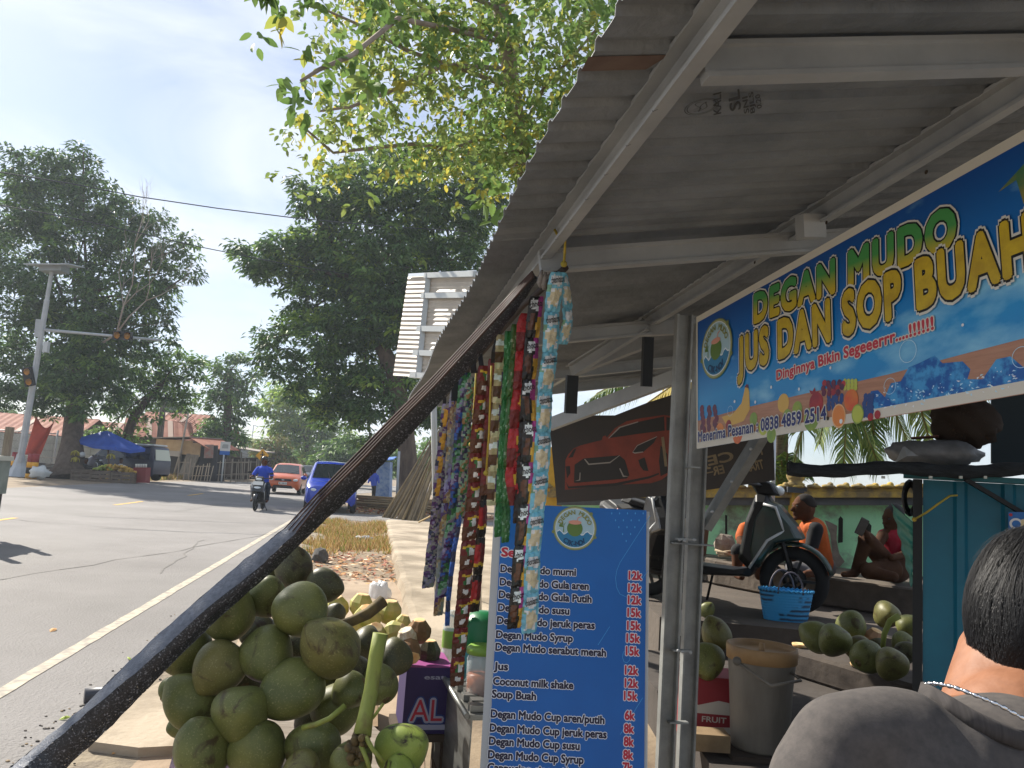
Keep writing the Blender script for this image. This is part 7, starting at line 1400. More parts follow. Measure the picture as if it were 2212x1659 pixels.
def vehicles():
    hd = -QD
    def place(u, v, dq, yaw=0.0):
        o = G(u, v, .01); d = Matrix.Rotation(yaw, 3, 'Z') @ hd; return frame(o + QD * dq, d)
    p = mat('paint_orange', 'bd551c', .3, coat=.6); M = place(608, 1068, 1.9); t, st, S = car(M, 'orange hatchback driving towards the viewer behind the motorcyclist', p, stations=HATCH); car_parts(M, t, st, .84, .95, .10, ((.55, -.25), (-.30, -1.05), (-1.1, -1.5)), 1.85, (1.2, -1.2), .29, 'BE 1296 AJ', p)
    p = mat('paint_blue', '1f3fae', .25, coat=.7, c2='1b389c', scale=2); M = place(703, 1108, 2.1, .06); t, st, S = car(M, 'bright blue people carrier at the road edge, half covered by the net', p, stations=MPV); car_parts(M, t, st, .84, 1.15, .30, ((.75, -.05), (-.1, -1.0), (-1.05, -1.8)), 2.05, (1.3, -1.3), .31, 'BE 2148 CR', p)
    mb = MB(M)
    for s in (-1, 1): mb.tube([(.1, s * .56, 1.66), (.0, s * .56, 1.71), (-1.6, s * .56, 1.74), (-1.7, s * .56, 1.66)], .018, 6)
    mb.build('roof_rail', BLKP, t)
    p = mat('paint_dark', '2b3036', .3, coat=.5); M = place(660, 1052, 2.1); t, st, S = car(M, 'dark grey saloon car between the orange hatchback and the blue carrier', p, stations=[(x, w, a, b, c * 1.04, d2 * 1.06, e) for x, w, a, b, c, d2, e in SEDAN]); car_parts(M, t, st, .87, .95, .2, ((.6, -.2), (-.25, -.95)), 2.1, (1.3, -1.3), .3, 'B 1703 UF', p)
    # minibus across the road, nose to the left
    o = gp(272, 42.5); hdv = (-ix); hdv.z = 0; hdv = (hdv + QD * .18).normalized(); M = frame(Vector((o.x, o.y, .05)), hdv); dkb = mat('paint_navy', '141b36', .35, coat=.4)
    VAN = [(2.05, .70, .40, .60, .9, .95, .6), (1.98, .78, .30, .70, 1.02, 1.08, .66), (1.6, .82, .28, .8, 1.12, 1.25, .7), (1.0, .83, .28, .8, 1.14, 1.82, .66), (-1.7, .83, .28, .8, 1.14, 1.92, .66), (-1.95, .82, .28, .8, 1.12, 1.86, .64), (-2.1, .80, .34, .8, 1.08, 1.12, .7), (-2.12, .76, .4, .7, 1.0, 1.04, .66)]
    t, st, S = car(M, 'dark blue minibus with whitish roof parked behind the fruit crates', dkb, stations=VAN, name='minibus', cat='minibus')
    car_parts(M, t, st, .83, 1.6, 1.0, ((1.3, .75), (.68, -.3), (-.36, -1.1), (-1.16, -1.8)), 2.02, (1.35, -1.3), .31, None, dkb)
    MB(M).slab([(.98, -.64, 1.86), (-1.9, -.62, 1.92), (-1.9, .62, 1.92), (.98, .64, 1.86)], (0, 0, .10)).build('roof', mat('van_roof_white', 'c9cccc', .5), t, bevel=.04)
    mb = MB(M); mb.add([(-2.0, -.60, 1.74), (-2.0, .60, 1.74), (-2.145, .68, 1.16), (-2.145, -.68, 1.16)], [(0, 1, 2, 3)]); mb.build('rear_window', mat('bright_glass', 'b9bfae', .15), t)
    # farmer's truck just entering at the left edge
    M = frame(W3(-6.7, 11.1, .01), hd); t = thing('truck', M.translation, 'grey flatbed truck whose rear corner juts in at the left edge', 'truck'); gm = mat('truck_grey_green', '7c857e', .6, c2='5f6862', scale=3); wd = mat('stake_timber', '6f6458', .9, c2='8c8274', scale=4, stretch=(6, 6, 1))
    MB(M).box((-.1, 0, .95), (4.2, 2.1, .52)).build('bed', gm, t); MB(M).box((-.1, 0, 1.24), (4.24, 2.16, .07)).build('bed_rail', mat('truck_pale', 'a9aaa0', .6), t); MB(M).box((.2, 0, .55), (3.6, .9, .24)).build('chassis', BLKP, t)
    for x, y in ((-2.12, 1.0), (-2.12, .7), (-1.2, 1.0)): MB(M).box((x, y, 1.42), (.10, .09, .62)).build('stake', wd, t)
    MB(M).box((-2.1, .98, .62), (.06, .10, .55)).build('mudflap', BLKP, t)
    MB(M).box((1.6, 0, 2.0), (1.6, 2.0, 1.9)).build('unseen_load', mat('load_drab', '8a8474', .9), t); MB(M).box((2.9, 0, 1.35), (1.3, 1.9, 1.7)).build('cab', gm, t, bevel=.06)  # load is out of view, its height set for the shadow it throws
    for x in (-1.2, 2.8):
        for y in (-.9, .9): MB(M).lathe((x, y, .42), [(0, -.12), (.38, -.12), (.42, -.08), (.42, .08), (.38, .12), (0, .12)], 22, Matrix.Rotation(pi / 2, 3, 'X')).build('wheel', TYRE, t)
    # motorcyclist
    o = G(551, 1104, .01); M = frame(o + QD * .1, Matrix.Rotation(-.05, 3, 'Z') @ hd) @ Matrix.Scale(.93, 4); scooter(M @ Matrix.Translation((-.5, 0, 0)), 'black and white scooter ridden towards the viewer on the road', mat('moto_black', '1c1e22', .3, coat=.4))
    Mr = M @ Matrix.Translation((-.5, 0, 0)); q = lambda x, y, z: Mr @ Vector((x, y, z)); t = thing('person', q(-.3, 0, .0), 'person in blue shirt and dark helmet riding the scooter', 'person'); bs = mat('blue_shirt', '2547b4', .9); jn = mat('dark_jeans', '1f2836', .9); sk = SKN
    caps = [(q(-.28, 0, .85), q(-.24, 0, 1.05), .17, .17, 1), (q(-.24, 0, 1.05), q(-.18, 0, 1.32), .17, .17, 1), (q(-.18, -.18, 1.36), q(-.18, .18, 1.36), .08, .08, 1), (q(-.16, 0, 1.42), q(-.14, 0, 1.50), .06, .06, 0), (q(-.12, 0, 1.60), None, (.10, .09, .13), None, 0)]
    for s in (-1, 1): caps += [(q(-.18, .21 * s, 1.34), q(-.05, .29 * s, 1.16), .075, .065, 1), (q(-.05, .29 * s, 1.16), q(0, .31 * s, 1.10), .05, .045, 0), (q(0, .31 * s, 1.10), q(.28, .33 * s, 1.08), .042, .035, 0), (q(.28, .33 * s, 1.08), q(.34, .30 * s, 1.07), .035, .03, 0), (q(-.28, .12 * s, .84), q(.10, .25 * s, .78), .11, .08, 2), (q(.10, .25 * s, .78), q(.0, .24 * s, .38), .075, .055, 2), (q(.0, .24 * s, .33), q(.14, .25 * s, .30), .04, .035, 0)]
    blob('body', caps, [sk, bs, jn], t, .018, 4)
    MB().ell(q(-.14, 0, 1.65), (.145, .145, .145), Mr.to_3x3(), 20, 14, 0, lambda p: p if not (p.x > .45 and p.z < .25) else Vector((p.x * .62, p.y, p.z))).build('helmet', mat('helmet_black', '1b1c20', .15, coat=.6), t)
    MB(Mr).slab([(.60, -.16, .84), (.60, .16, .84), (.56, .16, .96), (.56, -.16, .96)], (.01, 0, 0)).build('number_plate', PLATE, t)
    MB(Mr).ell((.62, 0, .72), (.05, .17, .07), None, 14, 8).build('headlight', LAMP, t)
vehicles()
# ------------------------------------------------------------ across the road
def beyond():
    st = mat('pole_galvanised', 'b4bac0', .55, .1, c2='a2aab0', scale=3)
    b0 = gp(38, 36.5); tp = P(112, 585, 36.5); t = thing('warning_light_pole', b0, 'tall galvanised pole with solar panel and amber warning lights across the road', 'warning light')
    k = (tp - b0)
    MB().tube([b0, b0 + k * .5, b0 + k * .86, b0 + k * .861, tp], [.16, .14, .12, .095, .09], 8, 0, True, False).build('pole', st, t)
    mb = MB(); mb.lathe(b0, [(.0, .02), (.55, .02), (.50, .06), (.30, .5), (.19, .95), (.17, 1.1), (0, 1.1)], 8, None, 0, False); mb.build('base_gusset', st, t)
    c = P(118, 576, 36.5); M = frame(c, ix, UP); MB(M).box((0, 0, .05), (2.1, 1.4, .05), Matrix.Rotation(.16, 3, 'X')).build('solar_panel', mat('solar_back', 'b4bcc2', .4, c2='9aa4ac', scale=6), t); MB(M).box((0, 0, -.13), (1.05, .7, .3)).build('battery_box', mat('box_grey', '8f989e', .5), t)
    a, e = P(80, 711, 36.5), P(350, 735, 36.5); MB().tube([a, e], [.075, .055], 8).build('arm', st, t); MB().beam(P(87, 690, 36.5), P(83, 728, 36.5), .3, .3).build('collar', st, t); MB().box(P(100, 750, 36.2), (.22, .2, .5)).build('control_box', mat('box_pale', 'b9bfc2', .5), t)
    MB().tube([P(107, 600, 36.5), P(205, 665, 36.5), P(330, 728, 36.5)], .012, 4).build('stay_wire', mat('wire_dark', '55585c', .6), t)
    am = mat('amber_lens', 'c98a2a', .3, c2='a8762a', scale=5); bk = mat('signal_black', '1c1d1f', .6)
    for (u, v), (du, dv) in (((265, 725), (20, 1.5)), ((62, 814), (-4, -20))):
        A, B = P(u - du * .55, v - dv * .55, 36.25), P(u + du * .55, v + dv * .55, 36.25); h = MB(); h.beam(A + (A - B) * .4, B + (B - A) * .4, .42, .2, fwd); s = h.build('signal_head', bk, t)
        for q in (A, B):
            d = (CAM - q).normalized(); MB().lathe(q + d * .11, [(0, .06), (.10, .05), (.165, .0)], 18, orient(d)).build('lens', am, s); mb = MB(); n = 10; vs = []
            for i in range(n + 1):
                an = -.35 + (pi + .7) * i / n; o = (ix * cos(an) + UP * sin(an)) * .18
                vs += [q + d * .11 + o, q + d * .34 + o * .96]
            mb.add(vs, [(2 * i, 2 * i + 2, 2 * i + 3, 2 * i + 1) for i in range(n)]); mb.build('visor', bk, s)
    # striped bollards
    ry, rr, rb = mat('bollard_yellow', 'd89e22', .6), mat('bollard_red', '8c2a2c', .6), mat('bollard_black', '202226', .6)
    for u, d, lab in ((27, 37.5, 'striped bollard standing alone left of the warning light pole'), (61, 35.6, 'left bollard of the touching pair right of the warning light pole'), (71, 35.6, 'right bollard of the touching pair, nearest the big trunk')):
        o = gp(u, d); t2 = thing('bollard', o, lab, 'bollard', 'red and yellow striped bollards'); h = 1.15; MB().tube([o, o + UP * h], .145, 12).build('post', rb, t2)
        MB().tube([o + UP * .76, o + UP * (h + .002)], .15, 12).build('red_band', rr, t2); MB().tube([o + UP * .50, o + UP * .76], .151, 12).build('yellow_band', ry, t2); MB().tube([o + UP * .0, o + UP * .22], .151, 12).build('yellow_band', ry, t2)
    o = gp(84, 35.2); mb = MB(); mb.ell(o + UP * .3, (.45, .3, .3), None, 16, 9, 0, lambda p: p * (1 + .2 * sin(p.x * 6 + p.y * 4) + .1 * sin(p.z * 9))); tag(mb.build('rubbish_bag', mat('white_bag', 'bfc4c4', .6, bump=.6, bscale=6)), 'whitish rubbish bag beside the paired bollards', 'bag')
    # block wall and wire fence
    wl = mat('white_block_wall', 'b3b3ae', .9, c2='99998f', scale=2)
    def wallseg(u0, d0, u1, d1, h, lab):
        a, b = gp(u0, d0), gp(u1, d1); t = thing('block_wall', a.lerp(b, .5), lab, 'wall'); MB().slab([a, b, b + UP * h, a + UP * h], QD * .2).build('wall', wl, t); mb = MB(); n = (a - CAM); n.z = 0; n = -n.normalized()
        for k in range(1, 5): mb.beam(a + UP * h * k / 5 + n * .006, b + UP * h * k / 5 + n * .006, .012, .02)
        m = int((b - a).length / .8)
        for k in range(m): q = a.lerp(b, (k + .5) / m) + n * .006; mb.beam(q, q + UP * h, .02, .012)
        mb.build('joints', mat('mortar_dark', '77776f', .9), t)
    wallseg(-120, 46, 152, 46, 2.2, 'pale block wall behind the warning light pole'); wallseg(170, 47, 345, 50, 2.1, 'pale block wall behind the minibus')
    a, b = gp(-90, 43), gp(112, 43.5); t = thing('wire_fence', a.lerp(b, .5), 'chain link fence on pale posts at the left edge', 'fence')
    for k in range(4): q = a.lerp(b, k / 3); MB().tube([q, q + UP * 2.5], .05, 6).build('post', st, t)
    MB().tube([a + UP * 2.3, b + UP * 2.3], .03, 6).build('rail', st, t); mb = MB(); L = (b - a).length; n = int(L / .16)
    for k in range(n): x = a.lerp(b, k / n); y = a.lerp(b, min(1, (k + 9) / n)); mb.beam(x + UP * .6, y + UP * 2.3, .008, .008); mb.beam(x + UP * 2.3, y + UP * .6, .008, .008)
    mb.build('mesh', mat('mesh_wire', '8c9090', .5, .5), t)
    # red cloth, black planks
    mb = MB(); c = [(150, 898), (118, 950), (98, 1008), (158, 1010), (190, 965), (208, 912), (182, 926), (165, 925)]
    def fn(x, y): p = P(54 + 24 * (1 - y) + x * (34 + 6 * (1 - y)), 982 - 84 * (1 - y) * (1 - .25 * sin(pi * x) - .12 * x), 41.0); return p + (p - CAM).normalized() * (.12 * sin(x * 7 + y * 3))
    mb.grid(fn, 16, 10); o = tag(mb.build('red_cloth', mat('red_tarp', 'a03328', .8, c2='b8482e', scale=1.5)), 'red cloth sheet hung on the wall beside the pole', 'cloth'); s = o.modifiers.new('t', 'SOLIDIFY'); s.thickness = .01
    mb = MB(); pl = gp(70, 40); 
    for k in range(7): a, b = gp(-40 + k * 6, 41 - .15 * k, .5 + .07 * (k % 4)), gp(185 - k * 9, 40.5 - .1 * k, .35 + .08 * (k % 5)); mb.beam(a, b, .35, .05)
    tag(mb.build('plank_heap', mat('dark_plank', '3c3a38', .9, c2='5c5a58', scale=2)), 'heap of dark planks and sheets behind the bollards', 'planks', kind='stuff')
    # blue parasol
    rim = [P(160, 948, 39.5), P(250, 966, 38.0), P(314, 969, 40), P(236, 955, 42)]; top = P(231, 930, 40); o = gp(237, 40); t = thing('parasol', o, 'wide blue square parasol over the fruit stand', 'parasol'); mb = MB(); bl = mat('parasol_blue', '1f4fae', .7, trans=.2, c2='2a5cc0', scale=2)
    for i in range(4):
        p, q = rim[i], rim[(i + 1) % 4]; m = p.lerp(q, .5) - UP * .12
        for s0, s1 in ((p, m), (m, q)): mb.add([top, s0, s1], [(0, 1, 2)]); mb.add([s0, s1, s1 - UP * .16, s0 - UP * .16], [(0, 1, 2, 3)])
    mb.build('canopy', bl, t); MB().tube([o, P(233, 965, 40), top], [.05, .05, .03], 8).build('pole', mat('parasol_pole', '6a5a4a', .7), t)
    for q in rim: MB().tube([top - UP * .05, q - UP * .03], .015, 5).build('rib', mat('parasol_rib', '55585c', .5), t)
    # fruit crates
    cr = mat('old_crate_wood', '75695c', .9, c2='5a5046', scale=4, stretch=(1, 1, 5), bump=.3)
    for u, lab in ((182, 'long grey wooden crate at the left of the fruit stand'), (222, 'wooden crate in the middle of the fruit stand with green fruit on top'), (268, 'wooden crate at the right of the fruit stand by the red box')):
        o = gp(u, 37.6); M = frame(o, ix); t = thing('fruit_crate', o, lab, 'crate', 'wooden crates of the fruit stand'); 
        for z in (.08, .27, .46): MB(M).box((0, -.30, z), (.98, .03, .15)).build('slat', cr, t); MB(M).box((0, .30, z), (.98, .03, .15)).build('slat', cr, t)
        for x in (-.47, 0, .47): MB(M).box((x, -.32, .27), (.08, .02, .54)).build('slat', cr, t)
        for x in (-.5, .5): MB(M).box((x, 0, .27), (.03, .6, .54)).build('slat', cr, t)
    gf, yf = mat('green_fruit', '7f9a44', .6, c2='a3a84a', scale=3), mat('orange_fruit', 'c39a3c', .6, c2='a88a3c', scale=3)
    mb = MB()
    for k in range(220): x = U(-1, 1); mb.ell(gp(248 + x * 46, 37.9 + U(-.3, .5), .58 + .30 * (1 - x * x) * R()), U(.05, .075), None, 6, 4, 0 if x < -.2 + U(-.3, .3) else 1)
    tag(mb.build('fruit_heap', [gf, yf]), 'heap of green and orange fruit on the roadside crates', 'fruit', kind='stuff')
    o = gp(305, 38); MB_ = frame(o, ix); t = thing('red_box', o, 'dark red box with tins on top at the right of the fruit stand', 'box'); MB(MB_).box((0, 0, .45), (.62, .5, .75)).build('box_body', mat('box_red', '7a2a2a', .7), t)
    for k in range(5): MB(MB_).tube([(-.25 + .12 * k, -.1, .826), (-.25 + .12 * k, -.1, 1.0)], .05, 8).build('tin', mat('tin_white', 'c4c4bc', .5), t)
    for u, v, lab in ((163, 978, 'upper bunch of bananas hanging by the trunk'), (163, 992, 'lower bunch of bananas hanging by the trunk'), (240, 985, 'bananas hung on the parasol pole')):
        mb = MB(); c = P(u, v, 38.2)
        for k in range(14): a = U(0, 6.28); e = Vector((cos(a), sin(a), 0)); mb.tube([c + UP * .12, c + e * .16 + UP * .02, c + e * .2 - UP * .14], [.02, .03, .012], 5)
        tag(mb.build('bananas', mat('banana_green', 'a39a3c', .6)), lab, 'bananas')
    # two people and a motorbike at the fruit stand
    for (u, v, d, sh, lab) in ((262, 1003, 39.3, mat('white_top', 'cfcdc8', .9), 'seller in white top sitting behind the fruit crates'), (186, 1003, 38.8, mat('grey_top', '4a4c50', .9), 'person in grey top leaning on the parked motorbike')):
        c = P(u, v - 8, d); t = thing('person', c - UP * .9, lab, 'person'); f = (CAM - c); f.z = 0; f.normalize(); s = f.cross(UP)
        caps = [(c, None, (.10, .10, .13), None, 0), (c - UP * .14, c - UP * .22, .06, .06, 0), (c - UP * .32, c - UP * .62, .16, .17, 1)]
        for e in (-1, 1): caps += [(c - UP * .28 + s * .18 * e, c - UP * .52 + s * .25 * e + f * .06, .07, .055, 1), (c - UP * .52 + s * .25 * e + f * .06, c - UP * .60 + s * .05 * e + f * .3, .045, .035, 0)]
        caps += [(c - UP * .66, c - UP * .75 + f * .3 + s * .15, .14, .10, 2), (c - UP * .75 + f * .3 + s * .15, c - UP * 1.1 + f * .3 + s * .15, .07, .05, 2)]
        blob('body', caps, [SKN, sh, BLK], t, .025, 3); MB().ell(c + UP * .03 - f * .02, (.108, .108, .12), None, 12, 8, 0, lambda p: p if p.z > -.1 else Vector((p.x * .8, p.y * .8, p.z * .3))).build('hair', HR, t)
    scooter(frame(gp(196, 38.4), (ix * .9 - fwd * .3)), 'dark motorbike parked under the big tree by the fruit crates', mat('bike_dark', '22262c', .4))
    mb = MB(); mb.ell(P(178, 982, 38.7), (.14, .14, .14)); tag(mb.build('helmet', mat('helmet_white', 'c4c8c8', .3)), 'white helmet hanging over the parked motorbike', 'helmet')
    # houses
    rust = mat('rust_roof', '8a4f3c', .85, c2='a06a54', scale=1.2, stretch=(1, 1, 1)); pale = mat('pale_roof_strip', 'b9a090', .8); wall_w = mat('house_wood', '5c4c40', .9, c2='463a32', scale=2); dk = mat('house_opening', '14161a', .9)
    def house(u, d, w, dp, h, rh, yaw, lab, roof=rust, wm=wall_w, name='house', cat='house', over=.5, door=True):
        o = gp(u, d); x = Matrix.Rotation(yaw, 3, 'Z') @ Vector((ix.x, ix.y, 0)).normalized(); M = frame(o, x); t = thing(name, o, lab, cat); MB(M).box((0, 0, h / 2), (w, dp, h)).build('wall', wm, t)
        mb = MB(M); e = over; n = int((w + 2 * e) / .25)
        for s in (-1, 1):
            vs = []
            for k in range(n + 1): X = -w / 2 - e + (w + 2 * e) * k / n; b = .03 * (k % 2); vs += [(X, s * (dp / 2 + e), h - e * rh / (dp / 2) + b), (X, 0, h + rh + b)]
            mb.add(vs, [(2 * k, 2 * k + 2, 2 * k + 3, 2 * k + 1) for k in range(n)])
        r = mb.build('roof', roof, t); s = r.modifiers.new('t', 'SOLIDIFY'); s.thickness = .03
        for k in (-.25, .15): MB(M).slab([(w * k, -dp / 2 - e, h - e * rh / (dp / 2) + .05), (w * k + .35, -dp / 2 - e, h - e * rh / (dp / 2) + .05), (w * k + .35, 0, h + rh + .05), (w * k, 0, h + rh + .05)], (0, 0, .01)).build('roof_patch', pale, r)
        for sx in (-1, 1): MB(M).slab([(sx * w / 2, -dp / 2, h), (sx * w / 2, dp / 2, h), (sx * w / 2, 0, h + rh - .05)], (sx * -.05, 0, 0)).build('gable', wm, t)
        if door: MB(M).box((w * .1, -dp / 2 - .01, 1.0), (.9, .04, 2.0)).build('door', dk, t); MB(M).box((-w * .28, -dp / 2 - .01, 1.5), (1.1, .04, .9)).build('window', dk, t)
        return t, M
    house(20, 56, 11, 5, 2.6, 1.2, .05, 'low timber house with rusty roof behind the block wall at the left edge')
    house(372, 62, 5.5, 5, 3.1, 1.9, -.25, 'house with tall rust red roof behind the utility pole')
    house(330, 57, 3.6, 4, 3.0, 1.1, .5, 'small rust roofed hut in front of the tall roofed house')
    house(442, 72, 4.5, 4, 3.2, 1.2, -.2, 'rust roofed house half hidden behind the tall irregular tree')
    house(210, 60, 8, 4, 2.6, 1.2, .1, 'rust roofed house seen between the big trunk and the parasol')
    # beige kiosk
    o = gp(398, 53); M = frame(o, Matrix.Rotation(-.35, 3, 'Z') @ Vector((ix.x, ix.y, 0)).normalized()); t = thing('roadside_kiosk', o, 'beige board kiosk with open dark front and leaning plank door', 'kiosk'); be = mat('beige_board', 'b79c78', .9, c2='a58a68', scale=2); gb = mat('grey_plank', '8c857a', .9, c2='6f685e', scale=2, stretch=(6, 6, 1))
    MB(M).box((0, .4, 1.15), (3.9, 2.6, 2.3)).build('body', mat('kiosk_dark', '2a2725', .95), t); MB(M).box((-.35, -.95, 2.15), (3.2, .05, .95)).build('front_board', be, t); MB(M).box((1.6, -.96, 2.05), (.75, .05, .9)).build('side_board', be, t)
    MB(M).slab([(-2.4, -1.3, 2.62), (1.3, -1.3, 2.85), (1.3, 1.8, 2.95), (-2.4, 1.8, 2.75)], (0, 0, .06)).build('roof', mat('grey_tin', '8a8078', .8), t); MB(M).slab([(1.25, -1.35, 2.8), (2.9, -1.35, 2.15), (2.9, 1.8, 2.2), (1.25, 1.8, 2.88)], (0, 0, .06)).build('lean_roof', rust, t)
    MB(M).slab([(.55, -1.25, 0), (1.55, -1.2, 0), (1.95, -.98, 1.75), (.85, -.98, 1.75)], (0, .05, 0)).build('plank_door', gb, t)
    for x in (-1.9, -.9, .4): MB(M).box((x, -1.0, .85), (.08, .08, 1.7)).build('post', gb, t)
    MB(M).slab([(-2.1, -1.25, 1.55), (.5, -1.25, 1.5), (.5, -.98, 1.85), (-2.1, -.98, 1.85)], (0, 0, .02)).build('awning', mat('awning_pale', 'a89c8c', .8), t)
    o = gp(448, 51); M = frame(o, ix); t = thing('poster_stand', o, 'reddish poster board on a dark post beside the kiosk', 'poster'); MB(M).box((0, 0, 2.0), (.62, .06, .9)).build('board', mat('poster_pinkish', 'a0584c', .7, c2='8a8a84', scale=2), t); MB(M).box((.38, .1, 1.2), (.3, .2, 2.4)).build('post', mat('dark_timber', '2c2c30', .9), t)
    def rack(u, d, w, h, n, lab, lean=0.0):
        o = gp(u, d); M = frame(o, ix); mb = MB(M)
        for k in range(n): x = -w / 2 + w * k / (n - 1); mb.beam((x + U(-.04, .04), 0, 0), (x + lean + U(-.06, .06), .1, h * U(.9, 1.1)), .05, .05)
        for z in (.35, .9): mb.beam((-w / 2, -.03, h * z), (w / 2, -.03, h * z), .05, .05)
        tag(mb.build('stick_rack', mat('pale_stick', '94897a', .9)), lab, 'rack')
    rack(433, 49, 1.2, 1.1, 7, 'pale stick rack in front of the plank door', .15); rack(497, 52, 2.4, 1.5, 7, 'stick fence right of the bus stop sign'); rack(395, 49, .7, 1.3, 3, 'short stick rack before the kiosk opening'); rack(520, 58, 2.2, 1.6, 6, 'far stick fence under the shed roof')
    o = gp(510, 62); M = frame(o, ix); t = thing('open_shed', o, 'open timber shed with drooping grey roof right of the tree', 'shed'); MB(M).slab([(-2.5, -1.5, 2.9), (2.5, -1.5, 2.1), (2.5, 1.8, 2.2), (-2.5, 1.8, 3.0)], (0, 0, .08)).build('roof', mat('grey_tin', '8a8078', .8), t)
    for x in (-2.2, -.8, .8, 2.2): MB(M).box((x, -1.3, 1.15 - x * .09), (.1, .1, 2.3 - x * .18)).build('post', gb, t)
    MB(M).box((0, 1.5, .9), (4.6, .1, 1.8)).build('back_panel', wall_w, t)
    # sign boards, poles
    def sign_pole(u, v0, d, r=.035): return MB().tube([gp(u, d), P(u + (gp(u, d) - gp(u, d)).length, v0, d)], r, 8)
    o = gp(478, 49.5); t = thing('bus_stop_sign', o, 'white and blue bus stop sign on a slim pole', 'sign'); MB().tube([o, P(486, 958, 49.5)], .05, 8).build('pole', st, t); pl = Plane(P(475, 982, 49.35), P(492, 983, 49.35) - P(475, 982, 49.35), UP); h = .55 / 17 * 17
    MB().slab([pl.at(-.02, .0), pl.at(.62, .0), pl.at(.62, .25), pl.at(-.02, .25)], pl.n * .03).build('blue_panel', mat('sign_blue', '1f5fb4', .5), t); q = MB(); q.slab([pl.at(-.02, .25), pl.at(.62, .25), pl.at(.62, .85), pl.at(-.02, .85)], pl.n * .03); b = q.build('white_panel', mat('sign_white', 'c9cdd0', .5), t)
    q = MB(); q.slab([pl.at(.10, .42, .032), pl.at(.50, .42, .032), pl.at(.50, .68, .032), pl.at(.16, .68, .032), pl.at(.10, .56, .032)], pl.n * .004); q.build('bus_symbol', mat('sign_grey', '9aa0a4', .5), b)
    o = gp(566, 47); t = thing('pedestrian_sign', o, 'yellow diamond pedestrian crossing sign beyond the motorcyclist', 'sign'); c = P(567, 984, 47); MB().tube([o, c - UP * .2], .045, 8).build('pole', st, t); pl = Plane(c, ix, UP); s = .42; MB().slab([pl.at(-s, 0), pl.at(0, -s), pl.at(s, 0), pl.at(0, s)], pl.n * .02).build('diamond', mat('sign_yellow', 'd9a021', .5), t)
    q = MB(); bk2 = mat('sign_black', '191a1c', .6); disc(q, pl, (0, .2), .05, 0, .024, 10)
    for pts in ([(-.05, .13), (.05, .13), (.04, -.03), (-.04, -.03)], [(-.04, -.03), (.01, -.03), (-.08, -.26), (-.14, -.26)], [(.0, -.03), (.04, -.03), (.14, -.25), (.08, -.25)], [(-.05, .13), (-.04, .08), (-.13, .0), (-.16, .03)], [(.05, .13), (.04, .08), (.12, .02), (.15, .05)]): q.add([pl.at(x, y, .024) for x, y in pts], [(0, 1, 2, 3)])
    q.build('walker_symbol', bk2, t)
    wp = mat('utility_timber', '4a4440', .9, c2='5c5650', scale=3)
    t = thing('utility_pole', gp(336, 54), 'dark double utility pole with meter box behind the minibus', 'pole'); MB().tube([gp(333, 54), P(352, 858, 54)], .13, 8).build('pole', wp, t); MB().tube([gp(340, 54), P(356, 858, 54)], .15, 8).build('pole', wp, t); MB().box(P(354, 968, 53.6), (.75, .4, 1.1)).build('meter_box', mat('box_pale2', 'a9b0b2', .5), t)
    for dy in (0, 14): MB().beam(P(338, 862 + dy, 54), P(372, 864 + dy, 54), .08, .08).build('cross_arm', wp, t)
    t = thing('thin_pole', gp(376, 52), 'thin leaning pale pole in front of the beige kiosk', 'pole'); MB().tube([gp(374, 52), P(392, 970, 52), P(407, 890, 52)], [.09, .07, .06], 8).build('pole', mat('pale_pole', '9a938a', .8), t)
    t = thing('street_lamp', gp(535, 105), 'distant slim street lamp by the far palm', 'street lamp'); MB().tube([gp(535, 105), P(548, 918, 105)], .07, 6).build('pole', st, t); MB().tube([P(548, 918, 105), P(558, 922, 105)], .05, 6).build('arm', st, t)
    o = gp(517, 75); M = frame(o, ix); t = thing('billboard', o, 'small white billboard beyond the shed', 'billboard'); MB(M).box((0, 0, 2.2), (1.6, .08, 1.6)).build('board', mat('board_white', 'b9c0c4', .6), t); MB(M).box((0, .1, .9), (.1, .1, 1.8)).build('post', gb, t)
    # wires
    wr = mat('cable', '3c4046', .7)
    for pts, r, lab in (([(-60, 362, 24), (150, 396, 25), (300, 425, 26), (470, 450, 27), (630, 470, 28), (820, 488, 30), (1010, 500, 31)], .020, 'upper overhead cable crossing the sky'), ([(-60, 432, 26), (150, 470, 27), (300, 503, 28), (430, 533, 29), (640, 575, 31), (900, 615, 33)], .018, 'lower overhead cable crossing in front of the trees')):
        mb = MB(); mb.tube([P(*p) for p in pts], r, 5); tag(mb.build('overhead_cable', wr), lab, 'cable')
    mb = MB()
    for k in range(9): mb.tube([P(354, 862 + 3 * k, 54), P(420 + 5 * k, 905 + 8 * k, 62), P(520 + 8 * k, 930 + 9 * k, 78), P(640, 945 + 9 * k, 95)], .016, 4)
    tag(mb.build('cable_bundle', wr), 'fan of thin cables running from the utility pole down the road', 'cable')
    mb = MB(); mb.tube([P(400 - 395, 984, 43), P(60, 985, 42), P(160, 992, 41)], .02, 5); tag(mb.build('clothes_line', mat('line_pale', 'a9a49c', .8)), 'pale line strung across the red cloth to the trunk', 'line')
beyond()
